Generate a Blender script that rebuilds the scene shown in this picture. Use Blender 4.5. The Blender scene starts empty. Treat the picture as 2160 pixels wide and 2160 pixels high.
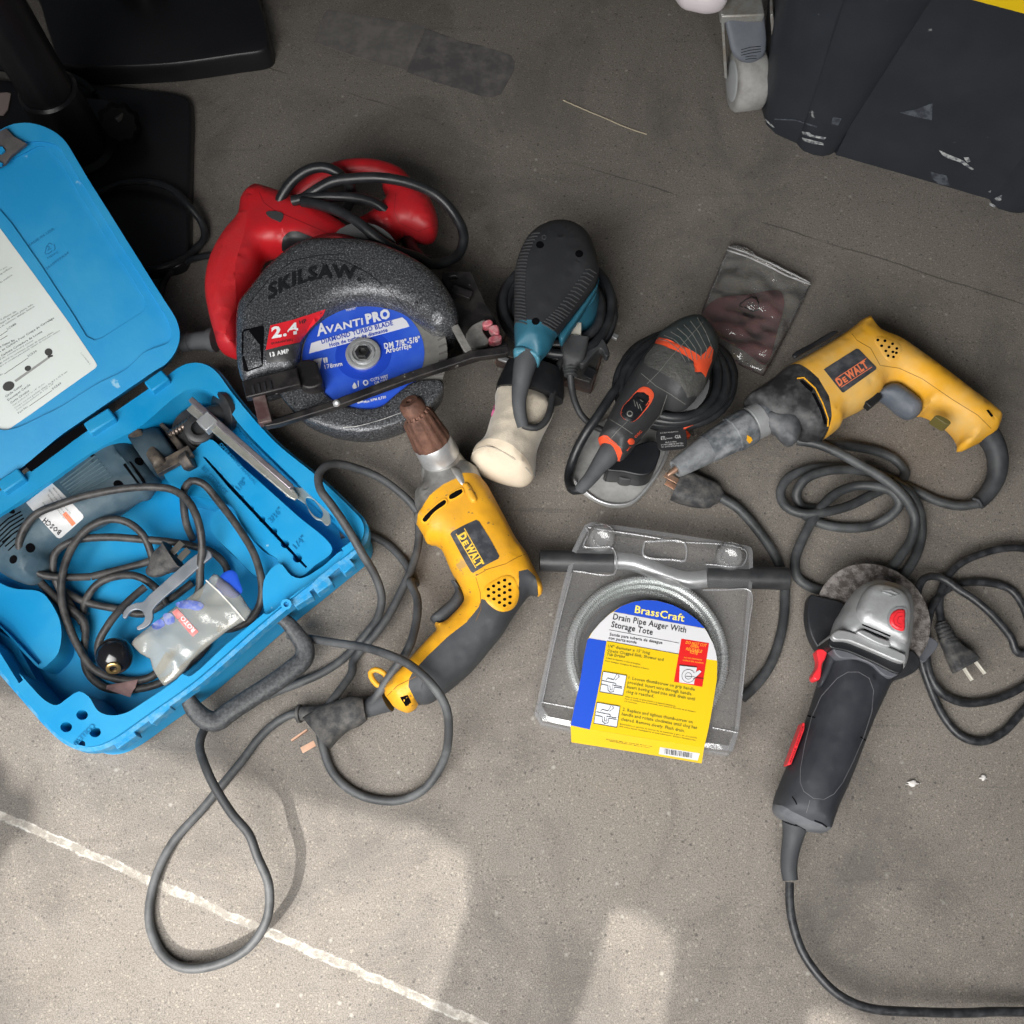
import bpy, bmesh, math, random
import numpy as np
from mathutils import Vector, Matrix
from mathutils.geometry import delaunay_2d_cdt
from mathutils.bvhtree import BVHTree
from mathutils import noise as mnoise
random.seed(7); np.random.seed(7)
S = bpy.context.scene
COL = S.collection
# ------------------------------------------------------------------ camera
F_PX = 2080.0; CAM_H = 1.08; TILT = math.radians(20)
cd = bpy.data.cameras.new('camera'); cam = bpy.data.objects.new('camera', cd); COL.objects.link(cam)
cam.location = (0, 0, CAM_H); cam.rotation_euler = (TILT, 0, 0)
cd.sensor_width = 36; cd.lens = F_PX / 2160 * 36; cd.clip_start = .02; cd.clip_end = 50
S.camera = cam
# ------------------------------------------------------------------ world and lights
w = bpy.data.worlds.new('World'); S.world = w; w.use_nodes = True
bg = w.node_tree.nodes['Background']; bg.inputs[0].default_value = (.80, .88, 1, 1); bg.inputs[1].default_value = .05
def lamp(kind, name, loc, aim, energy, color, **kw):
    l = bpy.data.lights.new(name, kind); o = bpy.data.objects.new(name, l); COL.objects.link(o)
    o.location = loc; o.rotation_euler = (Vector(aim) - Vector(loc)).to_track_quat('-Z', 'Y').to_euler()
    l.energy = energy; l.color = color
    for k, v in kw.items(): setattr(l, k, v)
    return o
SUN = Vector((.41, .60, -.69)).normalized()
lamp('SUN', 'sun', (-1, -1.5, 2), Vector((-1, -1.5, 2)) + SUN, 6.8, (1, .95, .88), angle=math.radians(.55))
lamp('AREA', 'doorway_light', (-.24, -.52, .90), (.10, .08, 0), 15.5, (1, .985, .96), shape='RECTANGLE', size=1.3, size_y=.9, spread=math.radians(98))
S.view_settings.view_transform = 'Standard'; S.view_settings.look = 'None'
S.view_settings.exposure = 0; S.view_settings.gamma = 1; S.view_settings.use_curve_mapping = False
S.cycles.max_bounces = 8; S.cycles.transparent_max_bounces = 16; S.cycles.use_denoising = True

# ------------------------------------------------------------------ pixel <-> world
CT, ST = math.cos(TILT), math.sin(TILT)
def ray(x, y):
    dx, dy = (x - 1080) / F_PX, -(y - 1080) / F_PX
    return np.array([dx, dy * CT + ST, dy * ST - CT])
ORI = np.array([0, 0, CAM_H])
def P(x, y, z=0.0):
    """the point of the photograph at (x, y) that lies at height z, or on the plane z=(a,b,c): z=ax+by+c"""
    d = ray(x, y)
    if isinstance(z, tuple):
        a, b, c = z; k = (CAM_H - c) / (a * d[0] + b * d[1] - d[2])
    else: k = (z - CAM_H) / d[2]
    return ORI + k * d
def PL(*q):
    """plane through three (x, y, z) pixel points"""
    p = [P(*i) for i in q]; A = np.array([[v[0], v[1], 1] for v in p])
    return tuple(np.linalg.solve(A, np.array([v[2] for v in p])))
def mpp(x, y, z=0.0):
    """metres per pixel there"""
    p = P(x, y, z); v = p - ORI
    return -( -v[1] * ST + v[2] * CT) / F_PX
def tile(x0, y0, size):
    s = size / 1932
    def f(*p):
        if len(p) == 1 and isinstance(p[0], list): p = p[0]
        return [(x0 + q[0] * s, y0 + q[1] * s) + tuple(q[2:]) for q in p]
    f.s = s
    return f
A_ = tile(0, 200, 800); B_ = tile(0, 800, 800); C_ = tile(400, 300, 700); D_ = tile(600, 800, 600)
E_ = tile(980, 440, 600); F_ = tile(1380, 480, 780); G_ = tile(1080, 1060, 600); H_ = tile(1580, 1140, 720)
I_ = tile(0, 0, 640); J_ = tile(1460, 0, 700); K_ = tile(540, 0, 960); L_ = tile(0, 1500, 1080)
M_ = tile(1080, 1560, 1080); N_ = tile(300, 1200, 680); PP_ = tile(0, 460, 500); Q_ = tile(0, 880, 420)
R_ = tile(240, 1120, 360); S_ = tile(1260, 1240, 400); U_ = tile(380, 820, 400)
NA = lambda *p: [tuple(q) for q in p]

# ------------------------------------------------------------------ materials
MATS = {}
def mat(name, col, rough=.5, metal=0.0, col2=None, vs=8., vmix=.5, bump=0., bs=200., spec=.4, coat=0., speck=None, sheen=0, alpha=None, scratch=None):
    """base colour col mottled with col2 by noise of scale vs; speck=(colour, scale, threshold); bump = height in metres at scale bs"""
    if name in MATS: return MATS[name]
    m = bpy.data.materials.new(name); m.use_nodes = True; MATS[name] = m
    nt = m.node_tree; N = nt.nodes; Lk = nt.links; b = N['Principled BSDF']
    def n(t, **k):
        x = N.new(t)
        for a, v in k.items(): setattr(x, a, v)
        return x
    geo = n('ShaderNodeNewGeometry')
    b.inputs['Roughness'].default_value = rough; b.inputs['Metallic'].default_value = metal
    b.inputs['Specular IOR Level'].default_value = spec; b.inputs['Coat Weight'].default_value = coat; b.inputs['Coat Roughness'].default_value = .15
    if sheen: b.inputs['Sheen Weight'].default_value = sheen
    cur = None
    if col2 is not None:
        no = n('ShaderNodeTexNoise'); no.inputs['Scale'].default_value = vs; no.inputs['Detail'].default_value = 8; no.inputs['Roughness'].default_value = .65
        Lk.new(geo.outputs['Position'], no.inputs['Vector'])
        r = n('ShaderNodeMapRange'); r.inputs[1].default_value = .42; r.inputs[2].default_value = .72; r.inputs[4].default_value = vmix * 2
        r.clamp = True; Lk.new(no.outputs[0], r.inputs[0])
        mx = n('ShaderNodeMix', data_type='RGBA'); Lk.new(r.outputs[0], mx.inputs[0])
        mx.inputs[6].default_value = (*col, 1); mx.inputs[7].default_value = (*col2, 1); cur = mx.outputs[2]
        rr = n('ShaderNodeMapRange'); rr.inputs[3].default_value = max(.03, rough - .1); rr.inputs[4].default_value = min(1, rough + .22)
        Lk.new(no.outputs[0], rr.inputs[0]); Lk.new(rr.outputs[0], b.inputs['Roughness'])
    for sp in (speck or []):
        sc_, scl, th = sp
        no = n('ShaderNodeTexNoise'); no.inputs['Scale'].default_value = scl; no.inputs['Detail'].default_value = 3
        Lk.new(geo.outputs['Position'], no.inputs['Vector'])
        r = n('ShaderNodeMapRange'); r.inputs[1].default_value = th; r.inputs[2].default_value = th + .04; Lk.new(no.outputs[0], r.inputs[0])
        mx = n('ShaderNodeMix', data_type='RGBA'); Lk.new(r.outputs[0], mx.inputs[0])
        if cur: Lk.new(cur, mx.inputs[6])
        else: mx.inputs[6].default_value = (*col, 1)
        mx.inputs[7].default_value = (*sc_, 1); cur = mx.outputs[2]
    if cur: Lk.new(cur, b.inputs['Base Color'])
    else: b.inputs['Base Color'].default_value = (*col, 1)
    if bump:
        no = n('ShaderNodeTexNoise'); no.inputs['Scale'].default_value = bs; no.inputs['Detail'].default_value = 4
        Lk.new(geo.outputs['Position'], no.inputs['Vector'])
        bp = n('ShaderNodeBump'); bp.inputs['Distance'].default_value = bump; bp.inputs['Strength'].default_value = 1
        Lk.new(no.outputs[0], bp.inputs['Height']); Lk.new(bp.outputs[0], b.inputs['Normal'])
    return m
def film(name, tint=(.9, .9, .9), haze=.12, rough=.12, bump=.0008, bs=60., gloss=.18):
    """thin clear plastic: mostly see-through, some milky haze, some gloss"""
    if name in MATS: return MATS[name]
    m = bpy.data.materials.new(name); m.use_nodes = True; MATS[name] = m
    nt = m.node_tree; N = nt.nodes; Lk = nt.links; N.clear()
    out = N.new('ShaderNodeOutputMaterial'); tr = N.new('ShaderNodeBsdfTransparent'); tr.inputs[0].default_value = (.985, .985, .985, 1)
    di = N.new('ShaderNodeBsdfDiffuse'); di.inputs[0].default_value = (*tint, 1); gl = N.new('ShaderNodeBsdfGlossy'); gl.inputs['Roughness'].default_value = rough
    fr = N.new('ShaderNodeLayerWeight'); fr.inputs[0].default_value = .25
    geo = N.new('ShaderNodeNewGeometry'); no = N.new('ShaderNodeTexNoise'); no.inputs['Scale'].default_value = bs; no.inputs['Detail'].default_value = 5
    Lk.new(geo.outputs['Position'], no.inputs['Vector']); bp = N.new('ShaderNodeBump'); bp.inputs['Distance'].default_value = bump
    Lk.new(no.outputs[0], bp.inputs['Height'])
    for x in (gl, fr, di): Lk.new(bp.outputs[0], x.inputs['Normal'])
    m1 = N.new('ShaderNodeMixShader'); m1.inputs[0].default_value = haze; Lk.new(tr.outputs[0], m1.inputs[1]); Lk.new(di.outputs[0], m1.inputs[2])
    ad = N.new('ShaderNodeMath'); ad.operation = 'MULTIPLY_ADD'; ad.inputs[1].default_value = .9; ad.inputs[2].default_value = gloss * .4; ad.use_clamp = True
    Lk.new(fr.outputs['Fresnel'], ad.inputs[0])
    m2 = N.new('ShaderNodeMixShader'); Lk.new(ad.outputs[0], m2.inputs[0]); Lk.new(m1.outputs[0], m2.inputs[1]); Lk.new(gl.outputs[0], m2.inputs[2])
    Lk.new(m2.outputs[0], out.inputs['Surface'])
    return m

RUB = mat('black_rubber', (.018, .019, .021), .55, col2=(.06, .062, .065), vs=30, vmix=.3, bump=.0002, bs=600)
CORD = mat('black_cord', (.012, .013, .015), .32, col2=(.04, .042, .045), vs=60, vmix=.25)
GCORD = mat('grey_rubber_cord', (.040, .042, .045), .5, col2=(.12, .125, .13), vs=25, vmix=.4, bump=.0001, bs=800)
CCORD = mat('dusty_dark_cord', (.02, .019, .02), .42, col2=(.085, .08, .08), vs=45, vmix=.4)
YEL = mat('yellow_plastic', (.72, .35, .015), .42, col2=(.48, .24, .03), vs=22, vmix=.35, bump=.00015, bs=300, speck=[((.22, .13, .05), 160, .67), ((.40, .24, .07), 38, .66)])
YELD = mat('dusty_yellow_plastic', (.76, .38, .025), .5, col2=(.62, .42, .16), vs=14, vmix=.45, bump=.00012, bs=500)
BLU = mat('blue_plastic', (.001, .25, .54), .48, col2=(.04, .33, .56), vs=9, vmix=.35, bump=.0002, bs=90, speck=[((.22, .45, .62), 55, .72)])
BLUW = mat('scuffed_blue_plastic', (.005, .23, .49), .6, col2=(.17, .36, .48), vs=110, vmix=.4, bump=.0004, bs=250)
GRIP = mat('grey_rubber_grip', (.042, .045, .050), .6, col2=(.075, .08, .085), vs=20, vmix=.4, bump=.00015, bs=900)
BLK = mat('black_plastic', (.008, .009, .011), .4, col2=(.026, .026, .029), vs=25, vmix=.3)
HOLE = mat('black_recess', (.003, .003, .004), .9, spec=.05)
STEEL = mat('bright_steel', (.58, .59, .60), .3, .65, col2=(.34, .34, .35), vs=40, vmix=.4, bump=.0001, bs=400)
ALU = mat('cast_aluminium', (.42, .42, .41), .45, .75, col2=(.20, .18, .16), vs=35, vmix=.5, bump=.0003, bs=200)
SILV = mat('silver_painted_metal', (.40, .41, .42), .42, .45, col2=(.24, .24, .24), vs=30, vmix=.4, bump=.00015, bs=500)
RUST = mat('rusty_steel', (.17, .085, .06), .6, .35, col2=(.07, .035, .025), vs=60, vmix=.6, bump=.0004, bs=350)
PLG = mat('dusty_black_plug', (.03, .031, .034), .6, col2=(.18, .17, .155), vs=90, vmix=.3, bump=.0003, bs=300)
COP = mat('copper_prong', (.62, .38, .27), .35, .8, col2=(.4, .28, .2), vs=80, vmix=.4)
PRONG = mat('brass_prong', (.72, .69, .60), .3, .35)
WHT = mat('white_ink', (.72, .73, .74), .5)
INK = mat('black_ink', (.02, .02, .022), .6)

# ------------------------------------------------------------------ mesh helpers
ROOT = {}
def thing(name, label, cat, loc, group=None):
    o = bpy.data.objects.new(name, None); COL.objects.link(o); o.empty_display_size = .02
    o.location = Vector(loc); o['label'] = label; o['category'] = cat
    if group: o['group'] = group
    return o
def par(o, parent):
    if parent is not None:
        # a thing's Empty stands at its base; meshes keep world coordinates
        pm = Matrix.Translation(parent.location) if parent.type == 'EMPTY' else Matrix.Identity(4)
        o.parent = parent; o.matrix_parent_inverse = pm.inverted()
    return o
def tag(o, label, cat, group=None):
    o['label'] = label; o['category'] = cat
    if group: o['group'] = group
    return o
def mesh(name, V, Fc, m, parent=None, smooth=35, plabel=None):
    me = bpy.data.meshes.new(name); me.from_pydata([tuple(map(float, v)) for v in V], [], [tuple(int(i) for i in f) for f in Fc]); me.validate(); me.update()
    if smooth:
        me.polygons.foreach_set('use_smooth', [True] * len(me.polygons)); me.set_sharp_from_angle(angle=math.radians(smooth))
    if m: me.materials.append(m)
    o = bpy.data.objects.new(name, me); COL.objects.link(o); par(o, parent)
    if plabel: o['label'] = plabel
    return o
def bevel(o, wd=.0015, seg=2, ang=35):
    b = o.modifiers.new('bevel', 'BEVEL'); b.width = wd; b.segments = seg; b.limit_method = 'ANGLE'; b.angle_limit = math.radians(ang); b.use_clamp_overlap = True
    b.harden_normals = False
    return o
def cr(pts, step, closed=False):
    """Catmull-Rom through points, resampled about every step"""
    p = np.array([list(q) for q in pts], float); n = len(p)
    if n < 3: 
        k = max(1, int(np.linalg.norm(p[1][:3] - p[0][:3]) / step)); return np.array([p[0] + (p[1] - p[0]) * i / k for i in range(k + 1)])
    out = []
    for i in range(n if closed else n - 1):
        if closed: a, b, c, d = p[i - 1], p[i], p[(i + 1) % n], p[(i + 2) % n]
        else:
            b, c = p[i], p[i + 1]; a = p[i - 1] if i else 2 * b - c; d = p[i + 2] if i + 2 < n else 2 * c - b
        # centripetal tangents
        t1 = max(np.linalg.norm((b - a)[:3]), 1e-9) ** .5; t2 = max(np.linalg.norm((c - b)[:3]), 1e-9) ** .5; t3 = max(np.linalg.norm((d - c)[:3]), 1e-9) ** .5
        m1 = t2 * ((b - a) / t1 - (c - a) / (t1 + t2) + (c - b) / t2); m2 = t2 * ((c - b) / t2 - (d - b) / (t2 + t3) + (d - c) / t3)
        k = max(1, int(math.ceil(np.linalg.norm((c - b)[:3]) / step)))
        for j in range(k):
            t = j / k; t_2 = t * t; t_3 = t_2 * t
            out.append((2 * t_3 - 3 * t_2 + 1) * b + (t_3 - 2 * t_2 + t) * m1 + (-2 * t_3 + 3 * t_2) * c + (t_3 - t_2) * m2)
    if not closed: out.append(p[-1])
    return np.array(out)
def lin(pts, step, closed=True):
    p = np.array([list(q) for q in pts], float); out = []
    n = len(p)
    for i in range(n if closed else n - 1):
        b, c = p[i], p[(i + 1) % n]; k = max(1, int(round(np.linalg.norm(c - b) / step)))
        for j in range(k): out.append(b + (c - b) * j / k)
    if not closed: out.append(p[-1])
    return np.array(out)
def inside(pt, poly):
    x, y = pt[:, 0], pt[:, 1]; r = np.zeros(len(pt), bool); n = len(poly); j = n - 1
    for i in range(n):
        xi, yi = poly[i][:2]; xj, yj = poly[j][:2]
        if yi != yj:
            c = ((yi > y) != (yj > y)) & (x < (xj - xi) * (y - yi) / (yj - yi) + xi); r ^= c
        j = i
    return r
def segd(pt, loop, closed=True):
    a = np.asarray(loop)[:, :2]; b = np.roll(a, -1, 0)
    if not closed: a, b = a[:-1], b[:-1]
    best = np.full(len(pt), 1e9)
    for i in range(0, len(a)):
        d = b[i] - a[i]; L = d @ d
        if L < 1e-18: continue
        t = np.clip(((pt - a[i]) @ d) / L, 0, 1); q = a[i] + t[:, None] * d
        best = np.minimum(best, np.hypot(*(pt - q).T))
    return best
def cdt(loops, s, inner=True, opens=(), extra=None, clear=0.):
    """triangulate the area spanned by closed loops (first = outline) with hex points every s; returns verts, tris (all inside the outline)"""
    V = []; Ed = []
    for lp in loops:
        b = len(V); V += [tuple(p[:2]) for p in lp]; n = len(lp); Ed += [(b + i, b + (i + 1) % n) for i in range(n)]
    for lp in opens:
        b = len(V); V += [tuple(p[:2]) for p in lp]; n = len(lp); Ed += [(b + i, b + i + 1) for i in range(n - 1)]
    out = np.array(loops[0])[:, :2]
    if inner:
        x0, y0 = out.min(0); x1, y1 = out.max(0); g = []
        ys = np.arange(y0, y1, s * .866)
        for k, y in enumerate(ys):
            xs = np.arange(x0 + (k % 2) * s / 2, x1, s); g.append(np.stack([xs, np.full(len(xs), y)], 1))
        if g:
            g = np.concatenate(g); g = g[inside(g, out)]
            if len(g):
                d = np.full(len(g), 1e9)
                for lp in loops: d = np.minimum(d, segd(g, lp))
                for lp in opens: d = np.minimum(d, segd(g, lp, False))
                do = np.minimum.reduce([segd(g, lp) for lp in loops[:1]]) if clear else d
                if extra is not None and len(extra):
                    de = np.array([((extra - x) ** 2).sum(1).min() for x in g]) ** .5 if len(g) else np.zeros(0)
                    g = g[(d > s * .45) & (de > s * .55)]
                else: g = g[d > s * .45]
                V += [tuple(p) for p in g]
        if extra is not None: V += [tuple(p) for p in extra]
    r = delaunay_2d_cdt([Vector(v) for v in V], Ed, [], 0, 1e-7)
    v = np.array([tuple(x) for x in r[0]]); t = np.array([tuple(f) for f in r[2] if len(f) == 3])
    c = v[t].mean(1); t = t[inside(c, out)]
    a = v[t[:, 0]]; b = v[t[:, 1]]; c2 = v[t[:, 2]]; ar = (b[:, 0] - a[:, 0]) * (c2[:, 1] - a[:, 1]) - (b[:, 1] - a[:, 1]) * (c2[:, 0] - a[:, 0])
    t[ar < 0] = t[ar < 0][:, ::-1]; t = t[np.abs(ar) > 1e-12]
    return v, t
class Surf:
    """triangles a decal may be laid on"""
    def __init__(self, V=None, T=None): self.V = []; self.T = []; self.b = None; (V is not None) and self.add(V, T)
    def add(self, V, T):
        k = len(self.V); self.V += [Vector(v) for v in V]; self.T += [tuple(int(i) + k for i in t) for t in T]; self.b = None; return self
    def addobj(self, o):
        me = o.data; return self.add([o.matrix_world @ v.co for v in me.vertices], [tuple(p.vertices) for p in me.polygons])
    def hit(self, x, y):
        if self.b is None: self.b = BVHTree.FromPolygons(self.V, self.T)
        d = Vector(ray(x, y)); h = self.b.ray_cast(Vector(ORI), d)
        if h[0] is None: return None
        n = h[1]
        if n.dot(d) > 0: n = -n
        return h[0], n
def merged(objs):
    s = Surf()
    for o in objs: 
        me = o.data; s.add([v.co for v in me.vertices], [tuple(p.vertices) for p in me.polygons])
    return s
def W(px, zm, step=None, smooth=True, closed=True):
    """pixel outline -> world xy loop at height or plane zm"""
    w_ = np.array([P(q[0], q[1], zm) for q in px])
    if smooth: return cr(w_, step, closed)
    return lin(w_, step, closed)
def pillow(parent, px, zm, ht, hb, r, parts, holes=(), s=.004, smooth=True, power=2.0, lap=3, zf=None, plabels={}):
    """solid with the outline px at height zm, swelling to zm+ht above and zm-hb below over a shoulder of width r; cut into parts"""
    lp = W(px, zm, s, smooth)
    hl = [W(h, zm, s, True) for h in holes]; pl = []
    for nm, m, reg in parts:
        if reg is not None: pl.append(W(reg, zm, s, False))
        else: pl.append(None)
    # keep region edges apart from the outline: CDT splits crossings itself
    ex = []
    for L in [lp] + hl:
        q = L[:, :2]; tg = np.roll(q, -1, 0) - np.roll(q, 1, 0); tg /= np.maximum(np.hypot(*tg.T), 1e-9)[:, None]; nm = np.column_stack([-tg[:, 1], tg[:, 0]])
        if inside((q + nm * s * .2), lp[:, :2]).mean() < .5: nm = -nm
        if L is not lp: nm = -nm if inside(q + nm * s * .2, L[:, :2]).mean() > .5 else nm
        for f in (.05, .17, .36, .62, 1.0):
            if f * r < s * .12: continue
            e = q + nm * f * r; dd = np.minimum.reduce([segd(e, k) for k in [lp] + hl]); e = e[(dd > f * r * .96) & inside(e, lp[:, :2])]
            if len(e) and ex:
                pv = np.concatenate(ex); e = e[[(((pv - x) ** 2).sum(1).min() > (s * .18) ** 2) for x in e]]
            if len(e): ex.append(e)
    ex = np.concatenate(ex) if ex else np.zeros((0, 2))
    v, t = cdt([lp[:, :2]] + [h[:, :2] for h in hl] + [p[:, :2] for p in pl if p is not None], s, extra=ex, clear=r)
    c = v[t].mean(1); keep = np.ones(len(t), bool)
    for h in hl: keep &= ~inside(c, h)
    t = t[keep]; c = c[keep]
    d = segd(v, lp)
    for h in hl: d = np.minimum(d, segd(v, h))
    d[d < 1e-6] = 0
    u = np.clip(d / r, 0, 1); g = np.power(np.maximum(0, 1 - np.power(1 - u, power)), 1 / power)
    # laplacian smoothing of the crown
    if lap:
        nb = [set() for _ in v]
        for a, b, e in t: nb[a] |= {b, e}; nb[b] |= {a, e}; nb[e] |= {a, b}
        idx = [np.array(list(q)) if q else None for q in nb]
        for _ in range(lap):
            g2 = g.copy()
            for i in range(len(v)):
                if d[i] > r * .45 and idx[i] is not None: g2[i] = .5 * g[i] + .5 * g[idx[i]].mean()
            g = g2
    if isinstance(zm, tuple): zb = zm[0] * v[:, 0] + zm[1] * v[:, 1] + zm[2]
    else: zb = np.full(len(v), float(zm))
    top = zb + ht * g; bot = np.maximum(zb - hb * g, .0006)
    if zf is not None: top = top + np.array([zf(v[i, 0], v[i, 1]) for i in range(len(v))]) * g
    onb = d == 0
    VT = np.column_stack([v, top]); VB = np.column_stack([v, bot]); VB[onb] = VT[onb]
    which = np.zeros(len(t), int)
    for k, p in enumerate(pl):
        if p is not None: which[inside(c, p)] = k
    res = {}; allT = Surf(VT, t)
    for k, (nm, m, reg) in enumerate(parts):
        tt = t[which == k]
        if not len(tt): continue
        Fs = []; mp = {}; Vn = []
        def gi(i, b):
            if onb[i]: b = 0
            if (i, b) not in mp: mp[(i, b)] = len(Vn); Vn.append(VB[i] if b else VT[i])
            return mp[(i, b)]
        for a, b, e in tt: Fs.append((gi(a, 0), gi(b, 0), gi(e, 0))); Fs.append((gi(e, 1), gi(b, 1), gi(a, 1)))
        o = mesh(nm, Vn, Fs, m, parent, 60, plabels.get(nm)); res[nm] = o
    res['surf'] = allT
    return res
def drape(name, px, surf, m, parent, th=.0006, s=8, smooth=False, holes=(), skirt=True, rnd=0., zfb=None, plabel=None):
    """a sheet or pad with outline px (photo pixels) laid on surf, th thick"""
    lp = cr([q[:2] for q in px], s, True) if smooth else lin([q[:2] for q in px], s)
    hl = [cr([q[:2] for q in h], s, True) for h in holes]
    v, t = cdt([lp] + hl, s)
    c = v[t].mean(1)
    for h in hl: k = ~inside(c, h); t = t[k]; c = c[k]
    t = t[:, ::-1]
    d = segd(v, lp)
    H = [surf.hit(x, y) for x, y in v]
    ok = [i for i, h in enumerate(H) if h]
    if not ok: return None
    Z = np.array([H[i][0].z for i in ok]); VX = v[ok]
    up = []; dn = []
    for i, h in enumerate(H):
        if h is None:
            j = np.argmin(((VX - v[i]) ** 2).sum(1)); z = zfb if zfb is not None else Z[j]
            p = Vector(P(v[i][0], v[i][1], float(z))); n = Vector((0, 0, 1))
        else: p, n = h
        n = (n + Vector((0, 0, .6))).normalized()
        tt = th if not rnd else th * math.sqrt(max(0, 1 - (1 - min(1, (d[i] + rnd * .15) / rnd)) ** 2))
        up.append(p + n * tt); dn.append(p - n * .0006)
    Fs = [tuple(a) for a in t]
    if skirt:
        cnt = {}
        for a, b, e in t:
            for q in ((a, b), (b, e), (e, a)): cnt[q] = 1
        k = len(up); used = {}
        V = list(up)
        def g(i):
            if i not in used: used[i] = len(V); V.append(dn[i])
            return used[i]
        for (a, b) in list(cnt):
            if (b, a) not in cnt: Fs.append((b, a, g(a), g(b)))
    else: V = up
    return mesh(name, V, Fs, m, parent, 50, plabel)
def plate(name, px, z0, z1, m, parent, holes=(), bev=.0006, smooth=True, s=.003, plabel=None):
    """flat plate between heights z0 < z1 (numbers, or z1 a plane), bevelled"""
    lp = W(px, z1, s, smooth)[:, :2]; hl = [W(h, z1, s, True)[:, :2] for h in holes]
    v, t = cdt([lp] + hl, s, False); c = v[t].mean(1)
    for h in hl: k = ~inside(c, h); t = t[k]; c = c[k]
    zt = (lambda q: z1[0] * q[0] + z1[1] * q[1] + z1[2]) if isinstance(z1, tuple) else (lambda q: z1)
    th = z1 - z0 if not isinstance(z1, tuple) else z0
    V = [(a, b, zt((a, b))) for a, b in v] + [(a, b, zt((a, b)) - th) for a, b in v]; n = len(v); Fs = []; ed = set()
    for a, b, e in t: Fs += [(a, b, e), (e + n, b + n, a + n)]; ed |= {(a, b), (b, e), (e, a)}
    for a, b in ed:
        if (b, a) not in ed: Fs.append((b, a, a + n, b + n))
    o = mesh(name, V, Fs, m, parent, 35, plabel)
    bm = bmesh.new(); bm.from_mesh(o.data); bmesh.ops.dissolve_limit(bm, angle_limit=.01, verts=bm.verts, edges=bm.edges); bm.to_mesh(o.data); bm.free()
    if bev: bevel(o, bev, 2)
    return o
def multi(name, polys, surf, m, parent, th=.0006, s=8, smooth=False, rnd=0., plabel=None):
    """several draped pads, each a part of its own"""
    for q in polys: o = drape(name, q, surf, m, parent, th, s, smooth, rnd=rnd, plabel=plabel)
    return o
def circ(x, y, rx, ry=None, n=14, rot=0):
    ry = ry or rx; c, s = math.cos(rot), math.sin(rot)
    return [(x + rx * math.cos(a) * c - ry * math.sin(a) * s, y + rx * math.cos(a) * s + ry * math.sin(a) * c) for a in [2 * math.pi * i / n for i in range(n)]]
def strip(pts, wd):
    """pixel polyline -> thin polygon"""
    p = np.array([q[:2] for q in pts], float); d = np.gradient(p, axis=0); d /= np.maximum(np.hypot(*d.T), 1e-9)[:, None]
    n = np.column_stack([-d[:, 1], d[:, 0]]) * wd / 2
    return [tuple(q) for q in np.vstack([p + n, (p - n)[::-1]])]
def frame_along(c):
    T = np.gradient(c, axis=0); T /= np.maximum(np.linalg.norm(T, axis=1), 1e-12)[:, None]
    return T
def tubemesh(c, R, seg=10, caps=True, mod=None):
    T = frame_along(c); u = np.cross(T[0], [0, 0, 1.]); 
    if np.linalg.norm(u) < 1e-3: u = np.cross(T[0], [1., 0, 0])
    V = []; Fs = []; n = len(c)
    for i in range(n):
        u = u - T[i] * (u @ T[i]); u /= np.linalg.norm(u); w2 = np.cross(T[i], u)
        for k in range(seg):
            a = 2 * math.pi * k / seg; rr = R[i] * (mod(i, a) if mod else 1); V.append(c[i] + rr * (math.cos(a) * u + math.sin(a) * w2))
    for i in range(n - 1):
        for k in range(seg):
            k2 = (k + 1) % seg; Fs.append((i * seg + k, i * seg + k2, (i + 1) * seg + k2, (i + 1) * seg + k))
    if caps:
        Fs.append(tuple(range(seg))[::-1]); Fs.append(tuple((n - 1) * seg + k for k in range(seg)))
    return V, Fs
def path(pts, step=.006):
    """(px, py, z[, r]) -> smoothed world path"""
    w_ = [list(P(q[0], q[1], q[2])) + [q[3] if len(q) > 3 else 0] for q in pts]
    return cr(w_, step)
def cord(name, strands, r, m, parent, seg=10, plabel=None):
    V = []; Fs = []
    for st in strands:
        q = path(st); sd = (len(V) * 7 + len(name)) % 97
        for i in range(len(q)):
            g = mnoise.noise_vector(Vector(q[i, :3]) * 17 + Vector((sd, 0, 0))); q[i, 0] += g.x * .0016; q[i, 1] += g.y * .0016
        R = np.where(q[:, 3] > 0, q[:, 3], r) if (q[:, 3] > 0).any() else np.full(len(q), r)
        c = q[:, :3].copy(); c[:, 2] = np.maximum(c[:, 2], R)
        v, f = tubemesh(c, R, seg); k = len(V); V += v; Fs += [tuple(i + k for i in g) for g in f]
    return mesh(name, V, Fs, m, parent, 50, plabel)
def zs(pts, z):
    """give heights: z a number, or list interpolated evenly"""
    n = len(pts)
    if not isinstance(z, (list, tuple)): return [(p[0], p[1], z) + tuple(p[2:]) for p in pts]
    x = np.linspace(0, len(z) - 1, n); zz = np.interp(x, range(len(z)), z)
    return [(p[0], p[1], float(zz[i])) for i, p in enumerate(pts)]
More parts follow.
